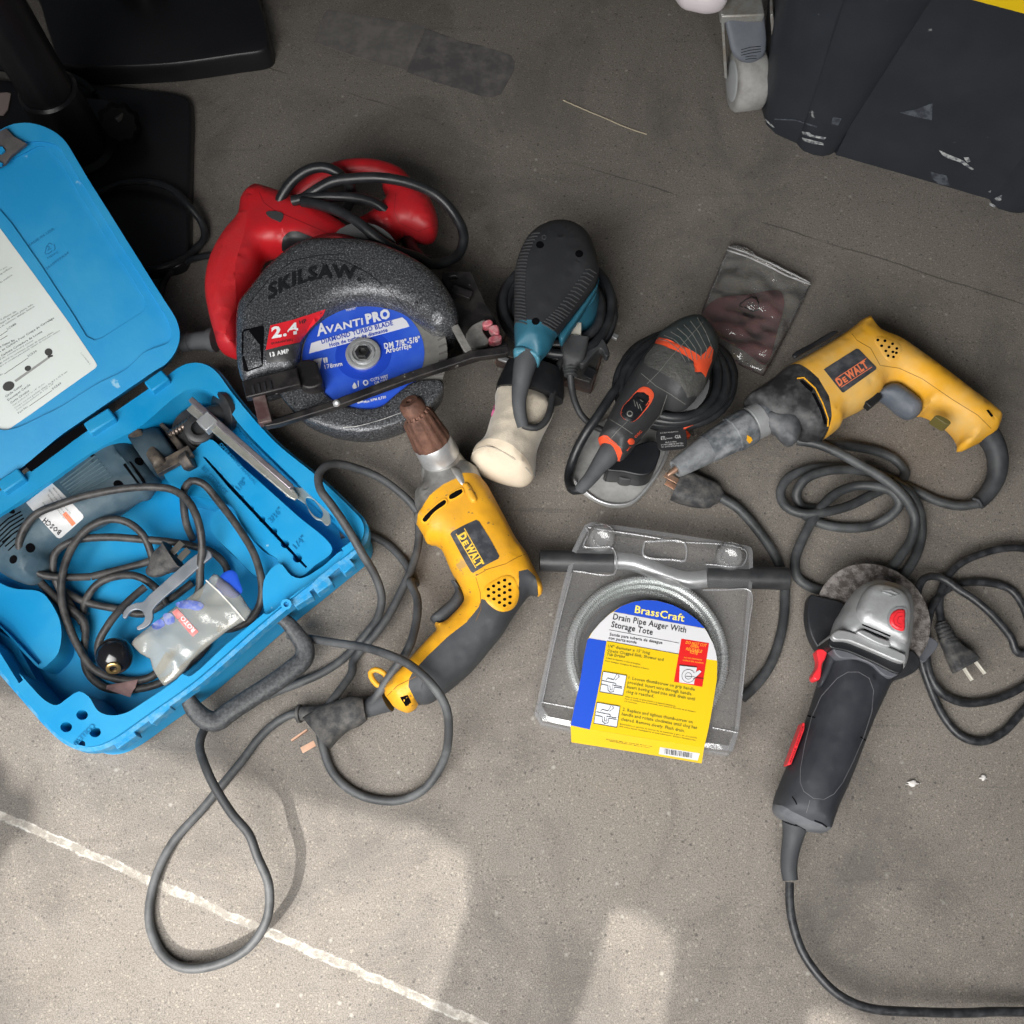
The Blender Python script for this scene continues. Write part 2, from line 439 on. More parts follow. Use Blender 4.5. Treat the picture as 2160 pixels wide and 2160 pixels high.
def lathe(name, a, b, prof, m, parent, seg=36, ribs=None, plabel=None, up=None):
    """turned body from world point a to b; prof = [(t, radius m)]; ribs=(n, amp, t0, t1)"""
    a = np.array(a, float); b = np.array(b, float); ax = b - a
    t_ = ax / np.linalg.norm(ax); u = np.cross(t_, [0, 0, 1.])
    if np.linalg.norm(u) < 1e-3: u = np.array([1., 0, 0])
    u /= np.linalg.norm(u); w2 = np.cross(t_, u); V = []; Fs = []; n = len(prof)
    for (t, r) in prof:
        for k in range(seg):
            an = 2 * math.pi * k / seg; rr = r
            if ribs and ribs[2] <= t <= ribs[3]: rr = r * (1 + ribs[1] * (1 if (k * ribs[0] * 2 // seg) % 2 else -1))
            V.append(a + ax * t + rr * (math.cos(an) * u + math.sin(an) * w2))
    for i in range(n - 1):
        for k in range(seg):
            k2 = (k + 1) % seg; Fs.append((i * seg + k, i * seg + k2, (i + 1) * seg + k2, (i + 1) * seg + k))
    Fs.append(tuple(range(seg))[::-1]); Fs.append(tuple((n - 1) * seg + k for k in range(seg)))
    return mesh(name, V, Fs, m, parent, 40, plabel)
def bar(name, a, b, wd, ht, m, parent, bev=.0006, up=(0, 0, 1), w2=None, h2=None, plabel=None):
    """box from world point a to b (axis), wd across, ht thick; w2/h2 = size at b"""
    a = np.array(a, float); b = np.array(b, float); t = (b - a) / np.linalg.norm(b - a); u = np.cross(t, up); u /= np.linalg.norm(u); n = np.cross(u, t)
    V = []
    for p, w_, h_ in ((a, wd, ht), (b, w2 or wd, h2 or ht)):
        for s1, s2 in ((-1, -1), (1, -1), (1, 1), (-1, 1)): V.append(p + u * s1 * w_ / 2 + n * s2 * h_ / 2)
    o = mesh(name, V, [(0, 1, 2, 3), (4, 7, 6, 5), (0, 4, 5, 1), (1, 5, 6, 2), (2, 6, 7, 3), (3, 7, 4, 0)], m, parent, 30, plabel)
    if bev: bevel(o, bev, 2)
    bm = bmesh.new(); bm.from_mesh(o.data); bmesh.ops.recalc_face_normals(bm, faces=bm.faces); bm.to_mesh(o.data); bm.free()
    return o
def join(name, objs, parent, plabel=None):
    V = []; Fs = []; m = objs[0].data.materials[0]; dg = bpy.context.evaluated_depsgraph_get()
    bevs = any(o.modifiers for o in objs)
    for o in objs:
        k = len(V); V += [v.co.copy() for v in o.data.vertices]; Fs += [tuple(i + k for i in p.vertices) for p in o.data.polygons]
    for o in objs: me = o.data; bpy.data.objects.remove(o); bpy.data.meshes.remove(me)
    o = mesh(name, V, Fs, m, parent, 35, plabel)
    if bevs: bevel(o, .0006, 2)
    return o
def loft(name, secs, m, parent, seg=28, step=.004, plabel=None, up=(0, 0, 1)):
    """superellipse body: secs = (px, py, z, half width m, half height m, power)"""
    q = cr([list(P(s_[0], s_[1], s_[2])) + list(s_[3:6]) for s_ in secs], step)
    c = q[:, :3]; T = frame_along(c); V = []; Fs = []; n = len(c)
    for i in range(n):
        u = np.cross(T[i], up); u /= np.linalg.norm(u); w2 = np.cross(u, T[i]); e = 2 / max(1.5, q[i, 5])
        for k in range(seg):
            a = 2 * math.pi * k / seg; ca, sa = math.cos(a), math.sin(a)
            V.append(c[i] + u * q[i, 3] * math.copysign(abs(ca) ** e, ca) + w2 * q[i, 4] * math.copysign(abs(sa) ** e, sa))
    for i in range(n - 1):
        for k in range(seg):
            k2 = (k + 1) % seg; Fs.append((i * seg + k, i * seg + k2, (i + 1) * seg + k2, (i + 1) * seg + k))
    Fs.append(tuple(range(seg))[::-1]); Fs.append(tuple((n - 1) * seg + k for k in range(seg)))
    o = mesh(name, V, Fs, m, parent, 50, plabel)
    bm = bmesh.new(); bm.from_mesh(o.data); bmesh.ops.recalc_face_normals(bm, faces=bm.faces); bm.to_mesh(o.data); bm.free()
    return o
def crumple(sc, amp, seed=0.):
    """creased-film relief"""
    def f(x, y):
        a = mnoise.noise(Vector((x * sc, y * sc, seed))); b = mnoise.noise(Vector((x * sc * .6 + 5, y * sc * 1.7, seed + 9))); c = mnoise.noise(Vector((x * sc * 2.7, y * sc * 2.7, seed + 3)))
        return amp * ((1 - 2.4 * abs(a)) * .6 + (1 - 2.6 * abs(b)) * .5 + .35 * c)
    return f
# ---- lettering
TC_ = {}
def glyphs(txt, bold=.0, res=3, shear=0.):
    k = (txt, bold, res, shear)
    if k in TC_: return TC_[k]
    c = bpy.data.curves.new('t', 'FONT'); c.body = txt; c.size = 1; c.resolution_u = res; c.offset = bold; c.fill_mode = 'FRONT'; c.dimensions = '2D'; c.shear = shear; c.space_character = 1 + bold * 3
    o = bpy.data.objects.new('t', c); me = bpy.data.meshes.new_from_object(o)
    V = np.array([tuple(v.co)[:2] for v in me.vertices]); Fs = [tuple(p.vertices) for p in me.polygons]
    bpy.data.objects.remove(o); bpy.data.curves.remove(c); bpy.data.meshes.remove(me)
    x0 = V[:, 0].min(); V[:, 0] -= x0; wd = V[:, 0].max(); TC_[k] = (V, Fs, wd); return TC_[k]
CAP = .70
def lettering(lines, surf, m, parent, th=.0004, name='lettering', bold=.015, res=2, plabel=None):
    """lines = (text, p0, p1, cap height px or None[, shear, bold, arc]); baseline p0->p1 in photo pixels on the surface surf"""
    for L in lines:
        V = []; Fs = []
        txt, p0, p1, h = L[:4]; sh = L[4] if len(L) > 4 else 0; bd = L[5] if len(L) > 5 else bold; arc = L[6] if len(L) > 6 else 0
        g, fs, wd = glyphs(txt, bd, res, sh); p0 = np.array(p0[:2], float); p1 = np.array(p1[:2], float); d = p1 - p0; Ln = np.hypot(*d); d /= Ln
        upv = np.array([d[1], -d[0]]); hs = (h / CAP) if h else Ln / wd
        q = p0 + np.outer(g[:, 0] / wd * Ln, d) + np.outer(g[:, 1] * hs, upv)
        if arc: tt = g[:, 0] / wd; q = q + np.outer(4 * arc * tt * (1 - tt), upv)
        k = len(V)
        for x, y in q:
            h_ = surf.hit(x, y)
            if h_ is None: V.append(Vector(P(x, y, V[-1].z if V else 0.))); continue
            V.append(h_[0] + (h_[1] + Vector((0, 0, .3))).normalized() * th)
        for f in fs:
            a, b, c = V[f[0] + k], V[f[1] + k], V[f[2] + k]
            nz = (b - a).cross(c - a).z
            Fs.append(tuple(i + k for i in (f if nz > 0 else f[::-1])))
        o = mesh(name, V, Fs, m, parent, 0, plabel)
    return o
def L2(T, *lines):
    """convert lettering lines given in tile coordinates"""
    out = []
    for L in lines:
        a = T(L[1])[0]; b = T(L[2])[0]; out.append((L[0], a, b, L[3] * T.s if L[3] else None) + tuple(L[4:]))
    return out
def flat(px_poly, zm):
    """a plain surface spanning the polygon at height zm"""
    V = [P(q[0], q[1], zm) for q in px_poly]; return Surf(V, [tuple(range(len(V)))])
def plug2(name, body, prongs, m, mp, parent):
    o = loft(name, body, m, parent, seg=16, step=.003)
    for k in prongs: bar('prong', P(*k[0]), P(*k[1]), .0062, .0016, mp, o, .0003, up=k[2] if len(k) > 2 else (0, 0, 1))
    return o
# ------------------------------------------------------------------ stepped panels (case tray and lid)
class Frame:
    def __init__(s, O, U, V): s.O = np.array(O); s.U = np.array(U) / np.linalg.norm(U); s.V = np.array(V) / np.linalg.norm(V); s.N = np.cross(s.U, s.V)
    def uv(s, x, y, h=0.):
        d = ray(x, y); o = s.O + s.N * h; k = ((o - ORI) @ s.N) / (d @ s.N); q = ORI + k * d - s.O; return (q @ s.U, q @ s.V)
    def w(s, u, v, h): return s.O + s.U * u + s.V * v + s.N * h
def terrace(name, fr, out, polys, base, m, parent, s=.02, smooth_out=True, bev=.0014):
    """out = (loop px, level); polys = [(px loop, level read at, level, smooth)] painted in order; base = level of the underside"""
    L0 = [fr.uv(q[0], q[1], out[1]) for q in out[0]]
    lp = cr([(a, b, 0) for a, b in L0], .006, True)[:, :2] if smooth_out else np.array(L0)
    loops = [lp]; lv = [out[1]]
    for q, lr, l, sm in polys:
        g = [fr.uv(p[0], p[1], lr) for p in q]; g = cr([(a, b, 0) for a, b in g], .006, True)[:, :2] if sm else np.array(g)
        loops.append(g); lv.append(l)
    v, t = cdt(loops, s, False); c = v[t].mean(1); lev = np.full(len(t), out[1], float)
    for g, l in zip(loops[1:], lv[1:]): lev[inside(c, g)] = l
    V = []; mp = {}; Fs = []
    def gi(i, l):
        k = (int(i), round(float(l), 5))
        if k not in mp: mp[k] = len(V); V.append(fr.w(v[i][0], v[i][1], l))
        return mp[k]
    ed = {}
    for k, (a, b, e) in enumerate(t):
        Fs.append((gi(a, lev[k]), gi(b, lev[k]), gi(e, lev[k]))); Fs.append((gi(e, base), gi(b, base), gi(a, base)))
        for q in ((a, b), (b, e), (e, a)): ed[q] = lev[k]
    for (a, b), l in ed.items():
        l2 = ed.get((b, a), base)
        if l > l2 + 1e-6: Fs.append((gi(b, l), gi(a, l), gi(a, l2), gi(b, l2)))
    o = mesh(name, V, Fs, m, parent, 30)
    if bev:
        bm = bmesh.new(); bm.from_mesh(o.data); bmesh.ops.dissolve_limit(bm, angle_limit=.02, verts=bm.verts, edges=bm.edges); bmesh.ops.triangulate(bm, faces=[f for f in bm.faces if len(f.verts) > 4]) if False else None
        bm.to_mesh(o.data); bm.free(); bevel(o, bev, 2)
    o['x'] = 1; del o['x']
    sf = Surf(); top = [f for f in Fs]; sf.add(V, top)
    return o, sf

# ------------------------------------------------------------------ floor
def floor():
    V = [(-4, -3, 0), (4, -3, 0), (4, 5, 0), (-4, 5, 0)]
    m = bpy.data.materials.new('concrete'); m.use_nodes = True; nt = m.node_tree; N = nt.nodes; Lk = nt.links; b = N['Principled BSDF']
    geo = N.new('ShaderNodeNewGeometry'); pos = geo.outputs['Position']
    def noise(sc, det=4, rg=.6, dist=0., vec=None):
        n = N.new('ShaderNodeTexNoise'); n.inputs['Scale'].default_value = sc; n.inputs['Detail'].default_value = det; n.inputs['Roughness'].default_value = rg; n.inputs['Distortion'].default_value = dist
        Lk.new(vec or pos, n.inputs['Vector']); return n.outputs[0]
    def rng(x, a, c, lo=0., hi=1.):
        r = N.new('ShaderNodeMapRange'); r.inputs[1].default_value = a; r.inputs[2].default_value = c; r.inputs[3].default_value = lo; r.inputs[4].default_value = hi; Lk.new(x, r.inputs[0]); return r.outputs[0]
    def math_(op, a, c=None):
        q = N.new('ShaderNodeMath'); q.operation = op
        for i, x in enumerate((a, c)):
            if x is None: continue
            if isinstance(x, (int, float)): q.inputs[i].default_value = x
            else: Lk.new(x, q.inputs[i])
        return q.outputs[0]
    def mix(f, a, c, bl='MIX'):
        x = N.new('ShaderNodeMix'); x.data_type = 'RGBA'; x.blend_type = bl
        if isinstance(f, float): x.inputs[0].default_value = f
        else: Lk.new(f, x.inputs[0])
        for k, q in ((6, a), (7, c)):
            if isinstance(q, tuple): x.inputs[k].default_value = (*q, 1)
            else: Lk.new(q, x.inputs[k])
        return x.outputs[2]
    col = mix(rng(noise(2.2, 6, .6), .35, .65), (0.180, 0.161, 0.142), (0.135, 0.120, 0.107))
    col = mix(rng(noise(17, 7, .7), .35, .7, 0, .65), col, (0.201, 0.180, 0.157))
    col = mix(rng(noise(420, 3, .7), .38, .60, 0, .7), col, (0.099, 0.086, 0.074))
    col = mix(rng(noise(800, 2, .6), .44, .60, 0, .75), col, (0.252, 0.231, 0.204))
    # aggregate: pale and dark grains
    def grains(scale, thr, colr, hit, d0=.12):
        nonlocal col
        vo = N.new('ShaderNodeTexVoronoi'); vo.inputs['Scale'].default_value = scale; Lk.new(pos, vo.inputs['Vector'])
        wn = N.new('ShaderNodeTexWhiteNoise'); Lk.new(vo.outputs['Color'], wn.inputs['Vector'])
        f = math_('MULTIPLY', rng(vo.outputs['Distance'], d0 + .12, d0), rng(wn.outputs[0], thr, thr + .01))
        col = mix(math_('MULTIPLY', f, hit), col, colr)
    grains(260, .62, (0.300, 0.276, 0.228), .65, .21); grains(230, .70, (0.054, 0.048, 0.045), .6, .18); grains(420, .6, (0.072, 0.060, 0.054), .5, .18)
    grains(95, .84, (0.042, 0.039, 0.036), .75, .07); grains(60, .86, (0.360, 0.348, 0.312), .75, .045)
    # worn stains, smudges and long scuffs
    col = mix(rng(noise(4.5, 7, .7, .8), .46, .70, 0, .62), col, (0.060, 0.054, 0.051))
    mp = N.new('ShaderNodeMapping'); mp.inputs['Rotation'].default_value = (0, 0, .35); mp.inputs['Scale'].default_value = (1.2, 26, 1); Lk.new(pos, mp.inputs['Vector'])
    col = mix(rng(noise(3, 4, .7, .3, mp.outputs[0]), .62, .74, 0, .5), col, (0.072, 0.066, 0.060))
    # filled joint running across the lower left, with its chalky edges
    a = P(60, 1745); c = P(960, 2138); d = (c - a)[:2]; d /= np.hypot(*d); n = np.array([-d[1], d[0]])
    dot = N.new('ShaderNodeVectorMath'); dot.operation = 'DOT_PRODUCT'; dot.inputs[1].default_value = (n[0], n[1], 0); Lk.new(pos, dot.inputs[0])
    sd = math_('ADD', math_('SUBTRACT', dot.outputs['Value'], float(n @ a[:2])), math_('MULTIPLY', math_('SUBTRACT', noise(30, 5, .7), .5), .010))
    ad = math_('ABSOLUTE', sd)
    e1 = rng(ad, .0026, .0034); e2 = rng(ad, .0040, .0050, 1, 0); edge = math_('MULTIPLY', e1, e2)
    edge = math_('MULTIPLY', edge, rng(noise(40, 6, .75), .47, .58)); core = math_('MULTIPLY', rng(ad, .0042, .0032), .5)
    col = mix(core, col, (.30, .28, .245)); col = mix(math_('MULTIPLY', core, rng(noise(70, 6, .75), .48, .60)), col, (.56, .53, .48)); col = mix(edge, col, (.40, .39, .365))
    # second, unfilled hairline joint higher up
    a = P(1425, 412); c = P(1860, 548); d = (c - a)[:2]; d /= np.hypot(*d); n = np.array([-d[1], d[0]])
    dot = N.new('ShaderNodeVectorMath'); dot.operation = 'DOT_PRODUCT'; dot.inputs[1].default_value = (n[0], n[1], 0); Lk.new(pos, dot.inputs[0])
    sd = math_('ABSOLUTE', math_('ADD', math_('SUBTRACT', dot.outputs['Value'], float(n @ a[:2])), math_('MULTIPLY', math_('SUBTRACT', noise(9, 4), .5), .012)))
    col = mix(math_('MULTIPLY', rng(sd, .0016, .0005), rng(noise(6, 3), .46, .56, 0, .7)), col, (.05, .045, .04))
    Lk.new(col, b.inputs['Base Color'])
    Lk.new(rng(noise(25, 5), .3, .7, .55, .85), b.inputs['Roughness']); b.inputs['Specular IOR Level'].default_value = .35
    bp = N.new('ShaderNodeBump'); bp.inputs['Distance'].default_value = .0006; Lk.new(noise(350, 5, .7), bp.inputs['Height']); Lk.new(bp.outputs[0], b.inputs['Normal'])
    o = mesh('floor', V, [(0, 1, 2, 3)], m, None, 0); o['kind'] = 'structure'
floor()
FLOOR = Surf([(-4, -3, 0), (4, -3, 0), (4, 5, 0), (-4, 5, 0)], [(0, 1, 2, 3)])

# unseen panel added behind the camera, its openings cut to shape the sun patches
def wall():
    yw = -.85
    def back(q):
        p = P(q[0], q[1]); k = (p[1] - yw) / SUN[1]; return (p[0] - SUN[0] * k, -SUN[2] * k)
    A = NA((-500, 1330), (60, 1440), (330, 1545), (620, 1640), (880, 1700), (985, 1765), (990, 1900), (955, 2020), (890, 2180), (860, 2330), (-500, 2330))
    Bq = NA((1290, 1868), (1350, 1885), (1420, 1925), (1425, 2000), (1400, 2180), (1390, 2330), (1120, 2330), (1190, 2160), (1250, 2010))
    Cq = NA((1700, 2085), (1740, 2080), (1900, 2140), (2260, 2190), (2260, 2330), (1680, 2330))
    L0 = [(-3.5, .0), (3.0, .0), (3.0, 2.6), (-3.5, 2.6)]
    hl = [[back(q) for q in h] for h in (A, Bq, Cq)]
    shade_blocker = [back(q) for q in NA((-60, 1570), (5, 1595), (28, 1665), (66, 1665), (76, 1690), (62, 1722), (28, 1735), (0, 1790), (-60, 1830))]  # added blocker: keeps a small shadow inside the left sun patch
    v, t = cdt([L0] + hl + [shade_blocker], .1, False); c = v[t].mean(1); k = np.ones(len(t), bool)
    for h in hl: k &= ~inside(c, h)
    k |= inside(c, shade_blocker); t = t[k]
    V = [(a, yw, b) for a, b in v] + [(a, yw - .02, b) for a, b in v]; n = len(v); Fs = []; ed = set()
    for a, b, e in t: Fs += [(a, b, e), (e + n, b + n, a + n)]; ed |= {(a, b), (b, e), (e, a)}
    for a, b in ed:
        if (b, a) not in ed: Fs.append((b, a, a + n, b + n))
    o = mesh('wall', V, Fs, mat('sun_mask_panel', (.45, .44, .42), .8, col2=(.38, .37, .35)), None, 0); o['kind'] = 'structure'  # unseen panel, added only to shape the sunlight on the floor
wall()

# ------------------------------------------------------------------ worn tape, straw, plaster crumbs on the floor
def floor_bits():
    m = mat('dark_tape_residue', (.085, .08, .082), .7, col2=(.145, .135, .13), vs=45, vmix=.7)
    FLR = FLOOR
    t1 = drape('tape_strip', K_((880, 180), (960, 195), (1080, 235), (1100, 262), (1095, 300), (1040, 400), (1000, 415), (960, 410), (700, 330), (640, 305), (720, 120)), FLR, m, None, .0006, 12)
    tag(t1, 'dark worn tape patch with a rounded end stuck on the concrete above the circular saw', 'tape')
    m2 = mat('faded_tape_residue', (.125, .117, .112), .75, col2=(.175, .163, .153), vs=30, vmix=.8)
    t2 = drape('tape_strip', K_((300, 40), (720, 110), (640, 300), (420, 240), (250, 180), (270, 100)), FLR, m2, None, .0005, 12)
    tag(t2, 'faded grey tape residue beside the upper black desk base', 'tape')
    q = cord('straw', [zs(K_((1305, 425), (1400, 468), (1480, 500), (1560, 535), (1660, 568)), .0012)], .0008, mat('straw', (.42, .37, .27), .7), None, 6)
    tag(q, 'thin tan straw lying on the dark floor above the sander', 'straw')
    cm = mat('white_plaster', (.62, .60, .58), .8, col2=(.4, .38, .36), vs=200)
    for (x, y, r, lab) in ((925, 1375, 22, 'small crumbled white plaster smear right of the angle grinder grip'), (1325, 1343, 20, 'rounded crumb of white plaster at the right edge of the floor')):
        pts = H_([(x + r * (1 + .4 * math.sin(5 * a + x)) * math.cos(a) * (1.6 if x < 1000 else 1), y + r * .8 * math.sin(a) * (1 + .3 * math.cos(4 * a))) for a in [i * math.pi / 7 for i in range(14)]])
        r_ = pillow(None, pts, .0015, .003, .001, .003, [('plaster_crumb', cm, None)], s=.002); tag(r_['plaster_crumb'], lab, 'plaster')
floor_bits()

# ------------------------------------------------------------------ desk bases, pole, cables top left
def desk_base(name, px, zt, label, m):
    t = thing(name, label, 'desk base', P(*px[0][:2], 0))
    lo = np.array([P(q[0], q[1], zt) for q in px]); lp = cr(lo, .01, True); n = len(lp); c = lp.mean(0)
    V = []; Fs = []
    prof = ((1.0, 0.0), (1.0, zt * .55), (.996, zt * .8), (.985, zt * .97), (.972, zt)) 
    for s_, z in prof:
        for p in lp: q = c + (p - c) * s_; V.append((q[0], q[1], z))
    for i in range(len(prof) - 1):
        for k in range(n): k2 = (k + 1) % n; Fs.append((i * n + k, i * n + k2, (i + 1) * n + k2, (i + 1) * n + k))
    Fs.append(tuple((len(prof) - 1) * n + k for k in range(n)))
    o = mesh('base_plate', V, Fs, m, t, 50); bm = bmesh.new(); bm.from_mesh(o.data); bmesh.ops.recalc_face_normals(bm, faces=bm.faces); bm.to_mesh(o.data); bm.free()
    return t
def desk():
    m = mat('black_powder_coat', (.010, .010, .012), .28, col2=(.018, .018, .02), vs=6, vmix=.3, bump=.00006, bs=500)
    t = desk_base('desk_base', I_((-300, 470), (0, 500), (330, 505), (640, 530), (900, 560), (1140, 595), (1200, 625), (1215, 680), (1212, 1000), (1205, 1300), (1195, 1600), (1165, 1680), (1080, 1710), (700, 1760), (-300, 1800)), .016, 'lower black desk base plate with round upright post, partly behind the blue case lid', m)
    b = P(*I_((530, 960))[0], .016)
    lathe('sleeve', b, b + [0, 0, .11], [(0, .044), (.06, .044), (.1, .036), (.97, .036), (1, .033)], m, t)
    lathe('post', b + [0, 0, .11], b + [0, 0, .72], [(0, .031), (1, .031)], m, t)
    # clamp on the plate
    k = thing('clamp', 'dark clamp with a knob resting on the lower black desk base beside its post', 'clamp', P(*I_((700, 800))[0], .016))
    bar('jaw', P(*I_((450, 740))[0], .035), P(*I_((720, 770))[0], .035), .045, .025, BLK, k, .002)
    lathe('knob', P(*I_((760, 790))[0], .018), P(*I_((760, 790))[0], .055), [(0, .024), (.3, .026), (.8, .026), (1, .02)], mat('matte_black_knob', (.006, .006, .006), .9, spec=.1), k, ribs=(9, .05, 0, 1))
    bar('screw', P(*I_((735, 735))[0], .057), P(*I_((770, 750))[0], .06), .012, .006, mat('dull_clamp_steel', (.12, .12, .12), .4, .8), k)
    t2 = desk_base('desk_base', I_((200, -260), (260, 60), (310, 230), (370, 390), (440, 420), (700, 425), (1100, 405), (1500, 350), (1680, 320), (1715, 290), (1690, 120), (1640, -60), (1600, -260)), .032, 'upper glossy black desk base plate with curved front edge at the top of the photo', m)
    b = P(*I_((900, -150))[0], .032); lathe('post', b, b + [0, 0, .6], [(0, .04), (.05, .04), (.06, .03), (1, .03)], m, t2)
    c = cord('power_cable', [zs(A_((380, 560), (500, 500), (600, 455), (740, 440), (860, 475), (960, 560), (1030, 650), (1042, 725), (985, 795), (900, 850), (800, 885), (640, 880)), [.024, .024, .03, .03, .012, .008, .02, .02])], .0048, CORD, None)
    tag(c, 'black flex looping over the edge of the lower desk base behind the blue lid', 'cable')
    c = cord('power_cable', [zs(I_((-40, 430), (60, 440), (300, 455), (400, 470), (480, 500), (560, 545), (600, 585)), [.022, .03, .03, .02])], .0045, CORD, None)
    tag(c, 'short black cable between the two desk bases beside the post', 'cable')
    p = drape('paper_tag', I_((-30, 600), (45, 590), (70, 600), (50, 700), (20, 735), (-30, 730)), flat(NA((-300, 0), (300, 0), (300, 600), (-300, 600)), .0175), mat('dull_paper', (.30, .24, .22), .8), None, .0008, 8)
    tag(p, 'small pale paper tag lying on the desk base at the left edge', 'tag')
desk()

# ------------------------------------------------------------------ black tote, caster
def tote():
    m = mat('tote_plastic', (.023, .027, .035), .45, col2=(.033, .038, .048), vs=12, vmix=.4, bump=.0001, bs=400, speck=[((.35, .36, .36), 38, .735)])
    t = thing('storage_tote', 'black ribbed plastic storage tote with yellow lid at the top right corner', 'tote', P(1900, 350, 0))
    # bottom edge in plan, running right; (px, py, outward bump)
    bl = [P(*q, 0) for q in J_((400, 665), (425, 745), (480, 800), (600, 853))]
    bump1 = [P(*q, 0) for q in J_((612, 868), (640, 898), (700, 922), (750, 930), (800, 920), (822, 905))]
    strt = [P(*q, 0) for q in J_((830, 922), (1400, 1085), (1722, 1180))]
    bump2 = [P(*q, 0) for q in J_((1735, 1195), (1775, 1235), (1850, 1258), (1905, 1262), (1960, 1250))]
    far = [P(*q, 0) for q in J_((1985, 1268), (2600, 1450))]
    left = [P(*q, 0) for q in J_((450, -330),)]
    B = left + bl + bump1 + strt + bump2 + far
    B = [np.array(p) for p in B]
    d = (far[1] - strt[0]); d[2] = 0; d /= np.linalg.norm(d); n = np.array([d[1], -d[0], 0])  # outward = toward camera
    # top: spreads outward; bumps get wider with height, lined up with the photographed ribs
    Hh = .322
    k1_ = len(left) + len(bl)
    def topof(i, p):
        q = p + n * (.030 + (.004 if k1_ <= i < k1_ + 6 else 0)); q = q - d * .030 if i <= len(left) + 2 else q
        return np.array([q[0], q[1], Hh])
    Tt = [topof(i, p) for i, p in enumerate(B)]
    k1 = len(left) + len(bl); 
    # rib 1 flares from its foot to the lid
    c1 = (B[k1] + B[k1 + 5]) / 2
    for j in range(6):
        o = (Tt[k1 + j] - c1) @ d; Tt[k1 + j] = Tt[k1 + j] + d * (o * .9 + .006)
    V = []; Fs = []; nn = len(B); lev = 8
    back = [B[-1] - n * .45, B[0] - n * .1]
    for k in range(lev + 1):
        f = k / lev
        for b_, t_ in zip(B, Tt):
            p = b_ * (1 - f) + t_ * f
            if k == 0: p = p - n * .006
            V.append(p)
    for k in range(lev):
        for i in range(nn - 1): Fs.append((k * nn + i, k * nn + i + 1, (k + 1) * nn + i + 1, (k + 1) * nn + i))
    # back and far walls, bottom
    far_b = [B[-1] - n * .42, B[0] + np.array([0, .3, 0])]; far_t = [Tt[-1] - n * .42, Tt[0] + np.array([0, .3, 0])]
    q = len(V); V += far_b + far_t; Fs += [(nn - 1, q, q + 2, lev * nn + nn - 1), (q, q + 1, q + 3, q + 2), (q + 1, 0, lev * nn, q + 3)]
    bo = mesh('body', V, Fs, m, t, 40); TS = Surf([v.co for v in bo.data.vertices], [tuple(p.vertices) for p in bo.data.polygons])
    sc_ = mat('pale_scuff', (.50, .52, .52), .8, col2=(.10, .11, .13), vs=160, vmix=.9)
    multi('scuff_mark', [J_(*q) for q in (((640, 765), (680, 770), (700, 785), (780, 800), (770, 812), (690, 795), (645, 780)), ((640, 800), (700, 815), (765, 832), (765, 845), (700, 835), (645, 818)), ((1435, 872), (1470, 888), (1510, 905), (1580, 935), (1640, 985), (1630, 990), (1560, 945), (1490, 920), (1460, 905)), ((1580, 915), (1610, 915), (1622, 940), (1600, 945)), ((425, 690), (470, 730), (480, 742), (468, 740), (430, 705)), ((1725, 1115), (1740, 1108), (1738, 1125)), ((1760, 1155), (1790, 1140), (1805, 1135), (1800, 1165), (1780, 1170)), ((1730, 1180), (1770, 1200), (1760, 1206), (1732, 1192)))], TS, sc_, t, .0006, 3)
    s2 = mat('faint_scuff', (.10, .115, .135), .7, col2=(.04, .045, .06), vs=90, vmix=.9)
    multi('scuff_mark', [J_(*q) for q in (((1210, 655), (1290, 640), (1400, 600), (1395, 700), (1300, 680)), ((1390, 1000), (1480, 1020), (1500, 1080), (1440, 1075), (1400, 1040)), ((480, 690), (600, 695), (730, 735), (720, 742), (600, 702), (480, 697)), ((820, 680), (870, 690), (850, 730), (810, 720)))], TS, s2, t, .0004, 4)
    # lid
    Y = mat('yellow_lid', (.80, .55, .01), .4)
    L0 = [p + n * .012 for p in Tt]; lid_lo = L0 + [far_t[0], far_t[1]]; V = [tuple(p + np.array([0, 0, dz])) for dz in (-.012, .03) for p in lid_lo]; c = len(lid_lo)
    Fs = [(i, (i + 1) % c, c + (i + 1) % c, c + i) for i in range(c)] + [tuple(range(c, 2 * c)), tuple(range(c))[::-1]]
    mesh('lid', V, Fs, Y, t, 30)
tote()
